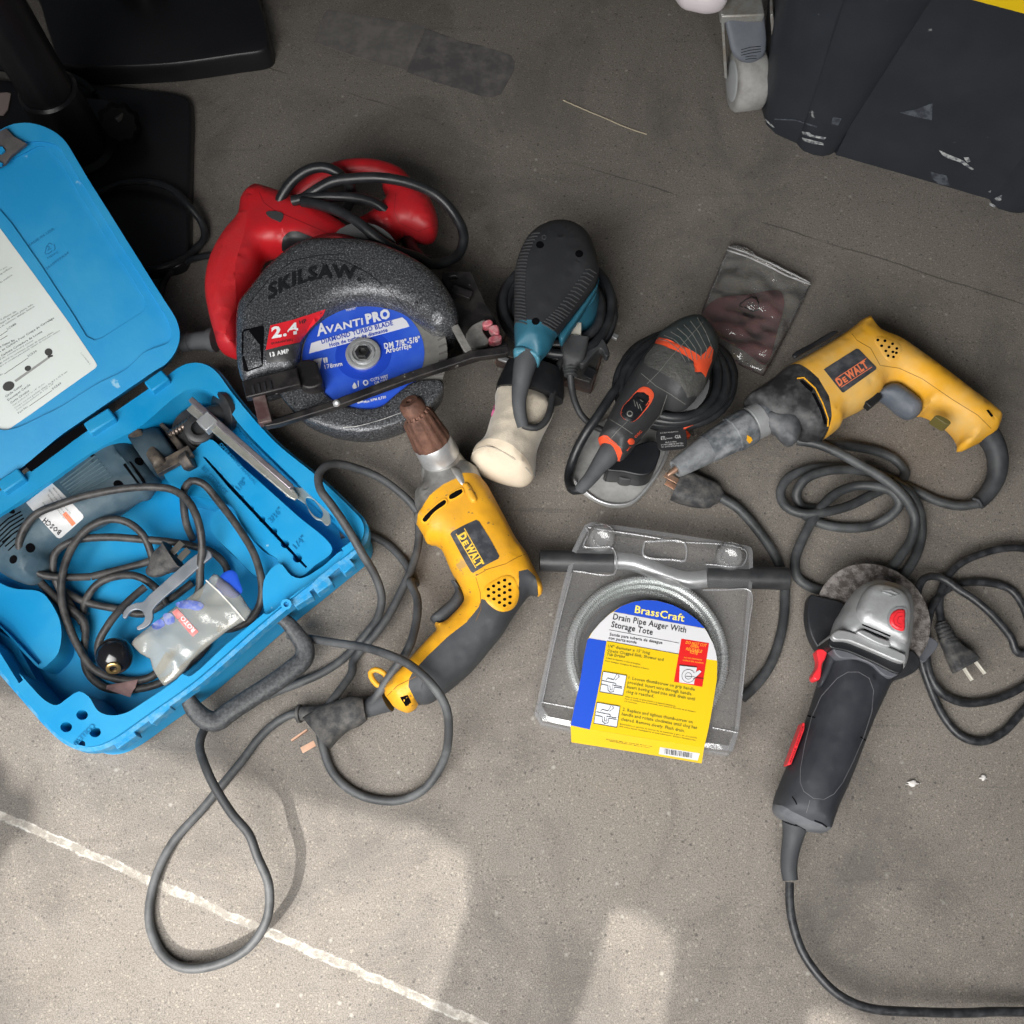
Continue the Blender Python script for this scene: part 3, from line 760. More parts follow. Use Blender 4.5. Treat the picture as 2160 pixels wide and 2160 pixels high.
def caster():
    t = thing('caster', 'grey swivel caster with foot brake lever standing against the black tote', 'caster', P(*J_((320, 560))[0], 0))
    g = mat('grey_tyre', (.36, .36, .35), .6, col2=(.22, .21, .2), vs=40, vmix=.5); g2 = mat('grey_brake_plastic', (.13, .145, .17), .5, col2=(.18, .19, .21), vs=30, vmix=.4); st = mat('caster_steel', (.42, .43, .42), .45, .5, col2=(.3, .24, .18), vs=60, vmix=.5)
    a = P(*J_((232, 470))[0], .04); b = P(*J_((408, 455))[0], .04); r = .04
    lathe('wheel', a, b, [(0, r * .8), (.03, r * .93), (.12, r), (.88, r), (.97, r * .93), (1, r * .8)], g, t, 40)
    lathe('hub_cap', a + (a - b) * .04, a, [(0, r * .55), (.5, r * .62), (1, r * .66)], mat('pale_hub', (.4, .42, .43), .4), t)
    p1 = P(*J_((175, 40))[0], .13); p2 = P(*J_((195, 415))[0], .035); bar('fork', p1, p2, .004, .028, st, t, .001, up=(0, 1, .2))
    bar('fork', p1 + [.062, 0, 0], p2 + [.068, 0.0, 0], .004, .028, st, t, .001, up=(0, 1, .2))
    bar('top_plate', P(*J_((150, 20))[0], .125), P(*J_((400, 10))[0], .125), .055, .012, st, t, .002)
    pl = pillow(t, J_((195, 95), (250, 75), (405, 55), (425, 150), (432, 260), (420, 320), (350, 362), (280, 352), (235, 310), (210, 220)), PL(*J_((195, 95, .125), (405, 55, .125), (320, 362, .085))), .006, .006, .008, [('brake_pedal', g2, None)], s=.004)
    multi('tread_lines', [strip(J_((285, 290 + k * 16), (340, 275 + k * 17), (400, 270 + k * 15)), 1.3) if k < 3 else strip(J_((310, 290 + k * 14), (345, 284 + k * 14), (375, 284 + k * 14)), 1.2) for k in range(5)], pl['surf'], HOLE, t, .0004, 6)
    w_ = pillow(None, J_((-120, -120), (-60, 0), (20, 25), (90, 38), (160, 30), (205, 5), (205, -120)), .15, .012, .02, .012, [('white_bin', mat('white_enamel', (.72, .66, .69), .4), None)], s=.006)
    tag(w_['white_bin'], 'white rounded rim of a container above the grey caster, cut by the top edge', 'container')
caster()
# ------------------------------------------------------------------ blue tool case
Zr = .075
def case():
    t = thing('tool_case', 'open blue hard plastic tool case with its lid raised, left side of the photo', 'tool case', P(420, 1150, 0))
    O = P(0, 1039, Zr); Ux = P(356, 788, Zr) - O; Ux /= np.linalg.norm(Ux); Vy = np.cross([0, 0, 1.], Ux)
    fr = Frame(O, Ux, Vy)     # levels measured from the rim
    fr.O = np.array([O[0], O[1], 0.]); 
    out = NA((356, 790), (372, 778), (392, 768), (414, 765), (436, 770), (455, 783), (497, 838), (580, 932), (670, 1006), (740, 1072), (763, 1098), (768, 1120), (760, 1142), (704, 1190), (567, 1300), (410, 1436), (320, 1500), (240, 1556), (205, 1572), (170, 1574), (135, 1560), (100, 1530), (40, 1462), (0, 1416), (-80, 1320), (-200, 1170), (-205, 1150), (-160, 1120), (-60, 1078), (0, 1036), (180, 912))
    R = Zr
    well = B_((-420, 1010), (0, 690), (240, 530), (480, 365), (700, 250), (800, 170), (880, 100), (960, 52), (1030, 45), (1110, 95), (1250, 262), (1500, 510), (1700, 700), (1790, 815), (1700, 885), (1600, 965), (1440, 1090), (1340, 1195), (1160, 1345), (960, 1515), (930, 1500), (900, 1530), (740, 1640), (640, 1700), (560, 1712), (500, 1690), (450, 1615), (400, 1590), (350, 1620), (290, 1660), (235, 1640), (100, 1500), (-100, 1280), (-420, 1050))
    plate = B_((830, 470), (900, 415), (960, 380), (1060, 300), (1150, 370), (1300, 500), (1500, 680), (1690, 865), (1600, 945), (1530, 1000), (1470, 990), (1420, 930), (1250, 770), (1160, 640), (1060, 610), (900, 560))
    plate2 = B_((1080, 660), (1170, 640), (1240, 760), (1330, 860), (1420, 930), (1340, 1000), (1280, 980), (1180, 880), (1060, 750))
    corner = B_((1345, 1010), (1420, 935), (1480, 995), (1530, 1010), (1640, 950), (1740, 870), (1760, 900), (1480, 1130), (1370, 1210), (1348, 1190))
    leftp = B_((-420, 1120), (-100, 1010), (60, 1060), (190, 1075), (240, 1120), (300, 1250), (285, 1390), (240, 1440), (200, 1470), (120, 1400), (-80, 1210), (-420, 1150))
    g1 = B_((-200, 1080), (-190, 1060), (60, 1240), (215, 1440), (195, 1455), (40, 1290)); g2 = B_((-200, 1180), (-190, 1165), (60, 1330), (185, 1560), (165, 1575), (40, 1375))
    slot = B_((1030, 392), (1045, 394), (1180, 540), (1320, 690), (1400, 775), (1520, 905), (1566, 955), (1556, 962), (1500, 905), (1385, 785), (1310, 705), (1165, 552))
    knots = [B_(*circ(x, y, r)) for x, y, r in ((1128, 490, 9), (1182, 545, 10), (1232, 598, 10), (1283, 655, 11), (1335, 712, 17), (1395, 772, 18), (1452, 838, 22), (1515, 910, 24))]
    hs = [B_(*circ(x, y, 30, 26)) for x, y in ((418, 1710), (337, 1772), (484, 1798), (405, 1860))]
    ridge = B_((0, 560), (400, 290), (800, 60), (860, 20), (880, 40), (820, 95), (420, 330), (0, 606))
    polys = [(well, R, .010, True), (plate, .055, .052, True), (plate2, .05, .040, True), (corner, .065, .062, True), (leftp, .05, .045, True), (g1, .045, .036, False), (g2, .045, .036, False), (slot, .052, .02, False)]
    polys += [(k, .052, .02, False) for k in knots] + [(h, R, .045, False) for h in hs]
    tray, sf = terrace('tray', fr, (out, R), polys, .004, BLU, t)
    # moulded skirt under the rim, latch lugs along the front
    ins = [fr.uv(q[0], q[1], R) for q in out]; lp = cr([(a, b, 0) for a, b in ins], .006, True)[:, :2]; c = lp.mean(0)
    V = []; Fs = []; n = len(lp); pr = ((1.0, R - .006), (1.010, R - .012), (1.012, R - .026), (1.0, R - .028))
    nn = np.roll(lp, -1, 0) - np.roll(lp, 1, 0); nn /= np.hypot(*nn.T)[:, None]; nn = np.column_stack([nn[:, 1], -nn[:, 0]])
    if ((lp + nn * .01 - c) ** 2).sum() < ((lp - c) ** 2).sum(): nn = -nn
    for off, z in ((-.001, R - .005), (.004, R - .008), (.0045, R - .022), (-.001, R - .025)):
        for p, q in zip(lp, nn): V.append(fr.w(p[0] + q[0] * off, p[1] + q[1] * off, z))
    for i in range(3):
        for k in range(n): k2 = (k + 1) % n; Fs.append((i * n + k, i * n + k2, (i + 1) * n + k2, (i + 1) * n + k))
    o = mesh('rim_band', V, Fs, BLUW, t, 40); bm = bmesh.new(); bm.from_mesh(o.data); bmesh.ops.recalc_face_normals(bm, faces=bm.faces); bm.to_mesh(o.data); bm.free()
    def lug(a, b, z, wd=.010, ht=.018, nm='latch_lug'):
        return bar(nm, P(a[0], a[1], z), P(b[0], b[1], z), wd, ht, BLUW, t, .0012)
    for a, b in (((1500, 1150), (1590, 1095)), ((1610, 1085), (1690, 1030)), ((1745, 985), (1800, 940)), ((870, 1660), (770, 1745)), ((700, 1800), (600, 1870))):
        lug(B_(a)[0], B_(b)[0], .058)
    # hinge knuckles between tray and lid
    for a, b in (((850, -15), (760, 50)), ((580, 180), (450, 262)), ((120, 485), (10, 560))):
        bar('hinge', P(*B_(a)[0], R + .004), P(*B_(b)[0], R + .004), .016, .012, BLU, t, .002)
    q = drape('hinge_slot', Q_((240, 462), (790, 72), (845, 128), (300, 530)), flat(NA((-50, 700), (500, 700), (500, 1200), (-50, 1200)), R + .0012), HOLE, t, .0006, 14)
    # screw bosses and moulded lettering
    lathe('screw_boss', P(*B_((1458, 1146))[0], R - .01), P(*B_((1458, 1146))[0], R + .002), [(0, .0055), (1, .0055), (1, .0028), (.6, .0028)], BLU, t, 24)
    BT = mat('shaded_lettering', (.003, .17, .38), .5)  # darker blue stands in for relief shade on moulded letters and symbols
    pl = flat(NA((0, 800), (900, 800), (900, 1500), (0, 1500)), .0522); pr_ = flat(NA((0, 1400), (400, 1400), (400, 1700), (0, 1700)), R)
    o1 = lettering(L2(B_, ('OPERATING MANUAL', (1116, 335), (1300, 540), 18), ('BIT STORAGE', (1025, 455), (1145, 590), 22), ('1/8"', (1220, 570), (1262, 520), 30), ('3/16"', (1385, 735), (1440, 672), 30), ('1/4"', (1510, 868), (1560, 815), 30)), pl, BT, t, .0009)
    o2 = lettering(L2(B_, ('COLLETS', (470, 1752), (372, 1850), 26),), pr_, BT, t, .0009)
    # ---- lid
    th = math.radians(29); Ul = Ux; Vl = Vy * math.cos(th) + np.array([0, 0, 1]) * math.sin(th)
    fl = Frame(P(0, 1030, R), Ul, Vl)
    lo = A_((790, 1405), (840, 1375), (893, 1310), (916, 1230), (900, 1150), (820, 1020), (700, 830), (560, 610), (450, 430), (380, 310), (335, 240), (290, 197), (225, 162), (150, 143), (70, 148), (0, 178), (-500, 480), (-620, 620), (-600, 760), (-200, 1400), (-60, 1860), (0, 1955), (330, 1720))
    inner = A_((640, 1400), (740, 1310), (860, 1260), (872, 1225), (855, 1150), (760, 990), (640, 800), (500, 580), (400, 420), (340, 320), (290, 255), (200, 235), (100, 250), (-480, 590), (-560, 680), (-300, 1200), (-20, 1700), (250, 1620), (500, 1470))
    panel = A_((-60, 520), (0, 585), (200, 860), (380, 1130), (440, 1235), (480, 1252), (520, 1240), (700, 1130), (690, 1090), (560, 860), (400, 600), (300, 420), (230, 290), (200, 262), (100, 300), (-480, 640), (-60, 1600), (-40, 600))
    panel = A_((0, 585), (60, 655), (210, 870), (380, 1130), (440, 1230), (480, 1250), (520, 1238), (720, 1110), (745, 1075), (730, 1030), (560, 760), (400, 500), (300, 330), (235, 262), (190, 262), (60, 330), (-150, 450), (-160, 480))
    lid, ls = terrace('lid', fl, (lo, .0), [(inner, 0, -.005, True), (panel, -.005, -.0075, False)], -.032, BLU, t)
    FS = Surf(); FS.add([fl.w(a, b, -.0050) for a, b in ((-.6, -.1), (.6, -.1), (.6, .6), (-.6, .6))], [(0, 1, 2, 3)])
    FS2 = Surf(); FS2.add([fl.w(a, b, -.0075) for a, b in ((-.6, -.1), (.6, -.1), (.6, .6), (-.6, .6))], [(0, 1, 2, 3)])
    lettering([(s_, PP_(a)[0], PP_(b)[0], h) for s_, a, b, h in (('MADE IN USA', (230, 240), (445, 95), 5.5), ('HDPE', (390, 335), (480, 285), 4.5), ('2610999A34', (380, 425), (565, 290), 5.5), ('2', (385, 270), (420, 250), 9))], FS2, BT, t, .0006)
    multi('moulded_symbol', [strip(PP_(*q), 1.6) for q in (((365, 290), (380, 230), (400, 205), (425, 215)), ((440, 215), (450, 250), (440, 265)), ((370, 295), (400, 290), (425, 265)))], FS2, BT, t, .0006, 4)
    pap = mat('label_paper', (.66, .71, .69), .7, col2=(.58, .62, .58), vs=12, vmix=.3)
    q = drape('paper_label', PP_((-200, -150), (0, 82), (300, 490), (560, 850), (780, 1175), (792, 1200), (780, 1222), (500, 1420), (250, 1600), (0, 1770), (-250, 1900)), FS, pap, t, .0006, 18)
    TS = Surf(); TS.add([v.co for v in q.data.vertices], [tuple(p.vertices) for p in q.data.polygons])
    GI = mat('grey_print', (.10, .12, .13), .7)
    Pl = lambda L_: [(s_, PP_(a)[0], PP_(b)[0], h * PP_.s, 0, bd) for s_, a, b, h, bd in L_]
    lines = [('plastico, superficie', (-120, 540), (100, 405), 14, .0), ('todos tipos de madera.', (-110, 610), (105, 465), 14, .0), ('para placas de yeso, yeso', (-140, 500), (62, 400), 12, .0),
        ('paneled, plaster tile', (-60, 870), (135, 765), 14, .0), ('yeso, plaque de ciment, platre, tuile', (-60, 905), (270, 708), 14, .0), ('plateux de cemento, azulejo, baston', (-60, 935), (282, 725), 14, .0), ('SC080', (60, 915), (135, 868), 17, .01),
        ('Carbide Tile Cutter Bit', (-110, 1110), (122, 1000), 16, .015), ('Meche au Carbure Pour Coupe de Carrelage', (-60, 1135), (443, 818), 17, .015), ('Broca Carbura Cortadora de Loseta', (-60, 1175), (347, 930), 17, .015),
        ('on wall tile, cement board, plaster', (-60, 1195), (275, 1000), 12, .0), ('carrelage mural en ceramique, plaque de ciment, platre', (-60, 1225), (437, 932), 12, .0), ('Azulejos de ceramica para pared, tablero de cemento, estuco', (-40, 1240), (490, 920), 12, .0), ('SC530', (230, 1135), (303, 1088), 17, .01), ('Part No.', (-60, 1320), (32, 1270), 15, .005),
        ('Circle Cutter', (48, 1465), (185, 1368), 18, .02), ('Decouper Cercle', (68, 1492), (250, 1362), 18, .02), ('Corte Circulos', (90, 1516), (240, 1412), 18, .02), ('Cuts perfect 3.5" to 14" circles', (105, 1535), (365, 1352), 12, .0), ('Coupe cercles parfaits allant de 8.9 a 35.5 cm', (120, 1555), (550, 1255), 12, .0), ('Corta circulos perfectos de 3 1/2" a 14"', (135, 1572), (440, 1352), 12, .0), ('Part No.', (152, 1597), (235, 1537), 16, .005), ('SC560', (430, 1402), (503, 1350), 17, .02), ('2 610 998 058 G', (655, 1100), (730, 1195), 10, .0)]
    lettering(Pl(lines), TS, GI, q, .0003, res=1)
    im = [strip(PP_((60, 960), (-60, 1030)), .8), strip(PP_((240, 1532), (425, 1405)), .8), strip(PP_((35, 1272), (230, 1140)), .8), strip(PP_((0, 960), (60, 920)), .8)]
    dk = [PP_(*circ(70, 1370, 50, 38, rot=-.4)), PP_(*circ(228, 1225, 27, 22, rot=-.3)), PP_(*circ(396, 1092, 32, 30)), PP_((385, 1125), (430, 1115), (432, 1128), (395, 1140))]
    multi('printed_picture', im + dk, TS, mat('dark_print', (.035, .035, .035), .6), q, .00035, 8)
    multi('printed_bar', [PP_((118, 1322), (395, 1128), (408, 1140), (130, 1338))], TS, mat('mid_print', (.28, .29, .28), .6), q, .00025, 10)
    # catch at the far edge of the lid
    GR = mat('grey_catch', (.06, .055, .058), .5, col2=(.12, .11, .11), vs=40)
    drape('lid_catch', I_((-60, 880), (45, 828), (95, 880), (175, 925), (80, 1000), (40, 1050), (-60, 1100)), Surf().add([fl.w(a, b, .002) for a, b in ((-.6, -.1), (.6, -.1), (.6, .6), (-.6, .6))], [(0, 1, 2, 3)]), GR, t, .004, 6)
    multi('catch_clip', [I_((-10, 935), (20, 940), (35, 965), (10, 985), (-10, 980)), I_((-10, 1030), (20, 1045), (15, 1060), (-10, 1065))], Surf().add([fl.w(a, b, .0065) for a, b in ((-.6, -.1), (.6, -.1), (.6, .6), (-.6, .6))], [(0, 1, 2, 3)]), BLU, t, .002, 6)
    # carrying handle folded out at the front
    HM = mat('handle_rubber', (.028, .030, .033), .45, col2=(.10, .105, .11), vs=300, vmix=.4, bump=.0003, bs=700)
    hp = N_((812, 285), (868, 320), (930, 400), (975, 470), (965, 540), (890, 610), (780, 690), (640, 780), (520, 860), (450, 912), (385, 905), (320, 850), (275, 780), (262, 730))
    zz = [.050, .046, .040, .036, .034, .034, .034, .034, .034, .034, .036, .040, .046, .050]
    hw = [.006, .0075, .009, .0100, .0105, .0105, .0105, .0105, .0105, .0105, .0105, .0095, .0075, .006]
    loft('carrying_handle', [(p[0], p[1], z, w_, w_ * .85, 2.6) for p, z, w_ in zip(hp, zz, hw)], HM, t)
    return tray, sf
tray_o, TRAY = case()

# ---- contents of the case
def cutout_tool():
    t = thing('cutout_tool', 'grey-blue rotary cut-out power tool with coiled cord lying in the blue case', 'power tool', P(150, 1080, .012))
    TG = mat('bluegrey_plastic', (.045, .085, .115), .45, col2=(.12, .17, .20), vs=26, vmix=.35, bump=.0001, bs=400)
    TD = mat('dark_bluegrey_plastic', (.022, .045, .065), .45, col2=(.06, .09, .11), vs=30, vmix=.35)
    out = Q_((-160, 1080), (-60, 970), (0, 910), (60, 873), (150, 870), (250, 822), (500, 642), (700, 492), (855, 352), (930, 305), (960, 232), (1010, 182), (1080, 165), (1180, 170), (1240, 203), (1330, 300), (1450, 440), (1550, 560), (1555, 640), (1500, 715), (1440, 790), (1350, 815), (1200, 920), (1000, 1050), (750, 1170), (600, 1262), (510, 1330), (500, 1430), (430, 1540), (370, 1608), (300, 1630), (200, 1605), (60, 1540), (-60, 1450), (-170, 1250))
    r = pillow(t, out, .042, .030, .022, .030, [('housing', TG, None), ('front_collar', TD, Q_((900, 60), (1080, 165), (1200, 390), (1400, 640), (1500, 720), (1700, 720), (1700, 400), (1300, 0)))], s=.004, lap=6)
    sf = r['surf']
    multi('rib', [strip(Q_((585 + 22 * k, 640 + 24 * k), (760 + 24 * k, 510 + 28 * k), (925 + 27 * k, 378 + 33 * k)), 2.0) for k in range(7)], sf, mat('rib_bluegrey', (.10, .16, .19), .4), t, .0012, 5)
    multi('vent', [strip(Q_((-60 + 10 * k, 1110 + 42 * k), (80 + 10 * k, 985 + 38 * k), (205 + 14 * k, 915 + 32 * k)), 2.6) for k in range(5)] + [strip(Q_((20 + 30 * k, 1215 + 40 * k), (130 + 20 * k, 1130 + 40 * k)), 2.4) for k in range(3)]
          + [Q_((1195, 465), (1215, 445), (1365, 655), (1340, 655)), Q_((1250, 430), (1275, 435), (1400, 600), (1415, 640), (1385, 640)), Q_((975, 215), (995, 205), (1040, 262), (1015, 275)), Q_((1020, 195), (1035, 190), (1070, 235), (1050, 245))], sf, HOLE, t, .0004, 5)
    multi('screw_hole', [Q_(*circ(x, y, a, b, rot=.5)) for x, y, a, b in ((107, 907, 42, 25), (885, 362, 36, 22), (1130, 196, 40, 18), (1350, 430, 48, 36), (1150, 655, 52, 42), (295, 1268, 48, 46), (130, 1380, 36, 44))], sf, HOLE, t, .0003, 4)
    LB = mat('rating_label', (.62, .63, .64), .35, col2=(.5, .5, .5), vs=40)
    lab = drape('rating_label', Q_((255, 832), (505, 640), (600, 730), (805, 945), (812, 970), (800, 990), (600, 1165), (575, 1175), (550, 1165), (400, 1000)), sf, LB, t, .0004, 6)
    LS = merged([lab])
    lettering([(s_, Q_(a)[0], Q_(b)[0], h * Q_.s, 0, bd) for s_, a, b, h, bd in (('BOSCH', (600, 1105), (440, 975), 50, .035), ('CUT OUT TOOL', (640, 985), (560, 880), 16, .0), ('No. 1638  120V 5A', (660, 960), (575, 855), 14, .0), ('30,000 RPM', (690, 930), (600, 830), 14, 0), ('READ MANUAL', (560, 870), (470, 745), 16, 0), ('USE SAFETY GLASSES', (600, 850), (480, 700), 14, 0), ('DOUBLE INSULATED', (640, 830), (520, 680), 14, 0), ('LISTED', (480, 900), (420, 820), 14, 0))], LS, INK, lab, .0003, res=1)
    drape('warning_stripe', Q_((605, 945), (640, 915), (735, 1030), (700, 1058)), LS, mat('orange_print', (.75, .20, .09), .5), lab, .0003, 6)
    # nose: clamp block, depth foot, cutting bit
    NM = mat('dusty_nose_metal', (.045, .040, .038), .5, .3, col2=(.16, .13, .10), vs=70, vmix=.5, bump=.0004, bs=300)
    lathe('nose', P(*Q_((1400, 400))[0], .045), P(*Q_((1640, 250))[0], .045), [(0, .032), (.5, .030), (.9, .024), (1, .020)], TD, t, 32)
    pillow(t, Q_((1245, 205), (1380, 110), (1560, 330), (1640, 450), (1520, 540), (1480, 470)), .060, .014, .03, .004, [('clamp_block', NM, None)], s=.004, smooth=False)
    bar('guide_post', P(*Q_((1510, 520))[0], .062), P(*Q_((1860, 330))[0], .062), .014, .008, NM, t)
    pillow(t, Q_((1465, 5), (1500, 0), (1620, 90), (1740, 220), (1850, 360), (1892, 420), (1860, 450), (1790, 380), (1680, 260), (1560, 100)), .050, .003, .045, .002, [('depth_foot', NM, None)], s=.003)
    lathe('thumb_screw', P(*Q_((1770, 450))[0], .06), P(*Q_((1860, 400))[0], .062), [(0, .010), (.2, .011), (.9, .011), (1, .009)], NM, t, 20, ribs=(5, .06, 0, 1))
    c = path(zs(Q_((1640, 170), (1740, 110), (1850, 35)), .052), .0006)[:, :3]
    V, Fs = tubemesh(c, np.full(len(c), .0042), 12, True, lambda i, a: 1 + .22 * math.sin(a * 2 + i * .9)); mesh('cutting_bit', V, Fs, mat('bit_steel', (.30, .25, .22), .35, .9, col2=(.15, .1, .08), vs=300), t, 60)
    S1 = B_((460, 1010), (330, 1010), (200, 990), (130, 930), (98, 860), (112, 780), (180, 690), (300, 640), (450, 592), (600, 560), (750, 548), (880, 562), (960, 620), (1008, 720), (1028, 850), (1022, 960), (1015, 1080), (960, 1160))
    S1b = B_((460, 1010), (600, 975), (740, 935), (820, 900))
    S2 = B_((985, 810), (955, 740), (940, 640), (942, 560), (975, 518), (1030, 530), (1110, 620), (1220, 760), (1300, 900), (1332, 1050), (1322, 1150), (1270, 1230), (1180, 1272), (1120, 1275))
    S3 = B_((420, 1240), (300, 1060), (272, 970), (285, 880), (370, 822), (550, 802), (750, 818), (950, 845), (1080, 885), (1150, 960), (1150, 1060))
    S4 = B_((790, 960), (770, 880), (725, 790), (645, 728), (560, 715), (460, 755), (375, 850), (322, 970), (312, 1090), (345, 1240), (400, 1360), (480, 1470), (580, 1520), (700, 1535), (790, 1505), (860, 1400))
    S5 = B_((330, 1150), (430, 1240), (430, 1400), (450, 1490), (540, 1570), (700, 1580), (840, 1540), (1000, 1420), (1060, 1350))
    S6 = B_((430, 1290), (432, 1150), (490, 1050), (590, 1002), (700, 1000), (790, 1060), (850, 1150))
    S7 = B_((330, 1080), (440, 1135), (600, 1172), (720, 1195), (850, 1130), (980, 1040))
    S8 = B_((510, 1440), (500, 1350), (560, 1240), (650, 1140), (740, 1060))
    S9 = B_((210, 1035), (300, 1130), (370, 1190), (430, 1240))
    cord('power_cord', [zs(S1, [.03, .05, .07, .085, .09, .08, .085, .06, .04]), zs(S1b, [.03, .02, .018]), zs(S2, [.02, .05, .075, .07, .06, .06, .05, .03, .02]), zs(S3, [.02, .035, .045, .045, .035, .03, .02, .016]),
        zs(S4, [.02, .035, .055, .055, .05, .04, .03, .022, .018, .018]), zs(S5, [.03, .02, .016, .016, .016]), zs(S6, [.016, .025, .03, .02]), zs(S7, [.025, .018, .016, .016]), zs(S8, [.035, .045, .04]), zs(S9, [.035, .03, .02])], .0043, mat('case_cord', (.028, .027, .028), .42, col2=(.11, .105, .10), vs=60, vmix=.4), t)
    pb = R_((395, 470), (470, 430), (560, 350), (640, 300), (680, 270)); 
    pg = loft('plug', [(pb[0][0], pb[0][1], .050, .005, .005, 2), (pb[1][0], pb[1][1], .053, .010, .008, 3), (pb[2][0], pb[2][1], .055, .0145, .010, 3.5), (pb[3][0], pb[3][1], .057, .016, .011, 4), (pb[4][0], pb[4][1], .058, .018, .011, 5)], PLG, t, step=.003)
    for a, b in (((660, 250), (775, 130)), ((740, 320), (850, 210))): bar('prong', P(*R_(a)[0], .060), P(*R_(b)[0], .061), .0075, .0016, mat('dull_prong', (.20, .19, .17), .4, .8), pg, .0002)
cutout_tool()
def case_items():
    W1 = mat('zinc_plated_steel', (.30, .33, .37), .42, .75, col2=(.40, .42, .45), vs=50, vmix=.4, bump=.0001, bs=300)
    t = plate('wrench', R_((1110, 285), (1060, 330), (940, 430), (760, 590), (570, 750), (470, 850), (440, 900), (442, 970), (410, 1050), (340, 1100), (262, 1118), (255, 1092), (320, 1045), (348, 1000), (345, 950), (310, 900), (250, 888), (185, 915), (135, 985), (100, 980), (108, 920), (165, 850), (250, 812), (330, 800), (400, 725), (550, 592), (720, 440), (860, 320), (960, 250), (1060, 215)), .0595, .063, W1, None)
    tag(t, 'flat grey open-ended wrench lying across the coiled cord in the blue case', 'wrench')
    # ring wrench under the circle cutter rail
    Zw = .066
    r = plate('ring_wrench', U_((1120, 975), (1180, 1000), (1290, 1015), (1385, 1070), (1470, 1170), (1525, 1290), (1530, 1370), (1490, 1392), (1440, 1345), (1385, 1330), (1320, 1260), (1280, 1180), (1180, 1110), (1100, 1050), (900, 880), (920, 820)), Zw - .003, Zw, mat('zinc_yellow_steel', (.36, .38, .36), .35, .7, col2=(.30, .40, .42), vs=30, vmix=.5), None, holes=[U_((1285, 1108), (1340, 1120), (1410, 1190), (1455, 1270), (1440, 1318), (1380, 1300), (1310, 1220), (1280, 1150))])
    tag(r, 'ring end of a plated wrench poking out below the metal rail of the circle cutter', 'wrench')
    t = thing('circle_cutter', 'silver circle cutter rail with two black knobs along the right side of the blue case', 'circle cutter', P(*U_((600, 600))[0], .06))
    RL = mat('clear_coated_rail', (.36, .36, .33), .25, .5, col2=(.26, .28, .24), vs=60, vmix=.5, bump=.0003, bs=200)
    RM = mat('mauve_steel_rail', (.34, .30, .33), .3, .8, col2=(.46, .44, .45), vs=60, vmix=.5)
    bar('rail', P(*U_((100, 190))[0], .071), P(*U_((1150, 1085))[0], .071), .0095, .005, RL, t, .001)
    bar('rail', P(*U_((110, 110))[0], .076), P(*U_((1140, 1010))[0], .076), .0065, .007, RM, t, .001)
    a = P(*U_((1110, 1050))[0], .071); b = P(*U_((1190, 1120))[0], .070); bar('rail_tip', a, b, .012, .004, RL, t, .001, w2=.006)
    bar('slider', P(*U_((235, 300))[0], .075), P(*U_((340, 400))[0], .075), .017, .013, SILV, t, .001)
    for k in range(5):
        pass
    KB = mat('knob_black', (.016, .017, .019), .35, col2=(.05, .05, .052), vs=40, vmix=.4)
    a = P(*U_((470, 230))[0], .058); n = P(*U_((340, 260))[0], .066) - a; n /= np.linalg.norm(n)
    lathe('clamping_knob', a - n * .004, a + n * .028, [(0, .018), (.12, .0235), (.3, .0235), (.36, .021), (.40, .011), (.9, .010), (1, .008)], KB, t, 40)
    a = P(*U_((210, 470))[0], .030); b = P(*U_((190, 400))[0], .062)
    lathe('pivot_knob', a, b, [(0, .031), (.12, .033), (.25, .032), (.3, .017), (.5, .0165), (.52, .0150), (.6, .0150), (.62, .0165), (.7, .0165), (.72, .0150), (.8, .015), (.82, .0165), (.95, .0165), (1, .014), (1.0, .0085), (.8, .0085)], KB, t, 44)
    # round black ball grip with brass insert
    t = thing('ball_knob', 'shiny black ball knob with a brass insert lying at the bottom of the blue case', 'knob', P(*B_((585, 1410))[0], .012))
    c = P(*B_((585, 1408))[0], .045); rr = .0195
    V = lathe('ball', c - [0, 0, rr], c + [0, 0, rr], [(.5 - .5 * math.cos(math.pi * i / 16), max(.0004, rr * math.sin(math.pi * i / 16))) for i in range(17)], mat('glossy_black_ball', (.010, .010, .012), .12, coat=.6), t, 40)
    d = P(*B_((578, 1470))[0], .056) - c; d /= np.linalg.norm(d)
    lathe('insert', c + d * .016, c + d * .0215, [(0, .0075), (.9, .0075), (1, .0068), (1, .004), (.5, .004)], mat('brass', (.55, .38, .16), .3, .9), t, 24)
    lb = pillow(None, B_((545, 1558), (620, 1545), (703, 1528), (690, 1570), (662, 1620), (600, 1600), (540, 1578)), .024, .001, .001, .001, [('paper_tag', mat('reddish_paper', (.34, .22, .21), .7, col2=(.2, .12, .12), vs=80), None)], s=.004, smooth=False)['paper_tag']
    tag(lb, 'small reddish paper tag at the bottom of the blue case below the ball knob', 'tag')
    # plastic pouch with printed card inside
    card = pillow(None, R_((1215, 500), (1262, 462), (1330, 442), (1385, 470), (1425, 580), (1455, 690), (1350, 760), (1150, 640)), .066, .0008, .0008, .001, [('printed_card', mat('blue_card', (.01, .07, .50), .5), None)], s=.004)['printed_card']
    tag(card, 'blue rounded printed card sticking out of the clear pouch in the case', 'card')
    pz = crumple(34, .0045, 2.)
    t = thing('plastic_pouch', 'milky clear zip pouch with faded blue and red print lying in the blue case', 'pouch', P(*R_((900, 1100))[0], .06))
    bag = R_((1130, 480), (1180, 500), (1320, 600), (1440, 720), (1520, 850), (1572, 908), (1500, 1005), (1300, 1120), (1110, 1270), (980, 1380), (880, 1470), (800, 1590), (700, 1680), (572, 1756), (520, 1690), (440, 1560), (410, 1450), (300, 1390), (198, 1278), (235, 1215), (420, 1070), (700, 860), (1000, 640))
    PM = bpy.data.materials.get('pouch_plastic') or film('pouch_plastic', (.50, .49, .43), .42, .22, .0012, 50, .15)
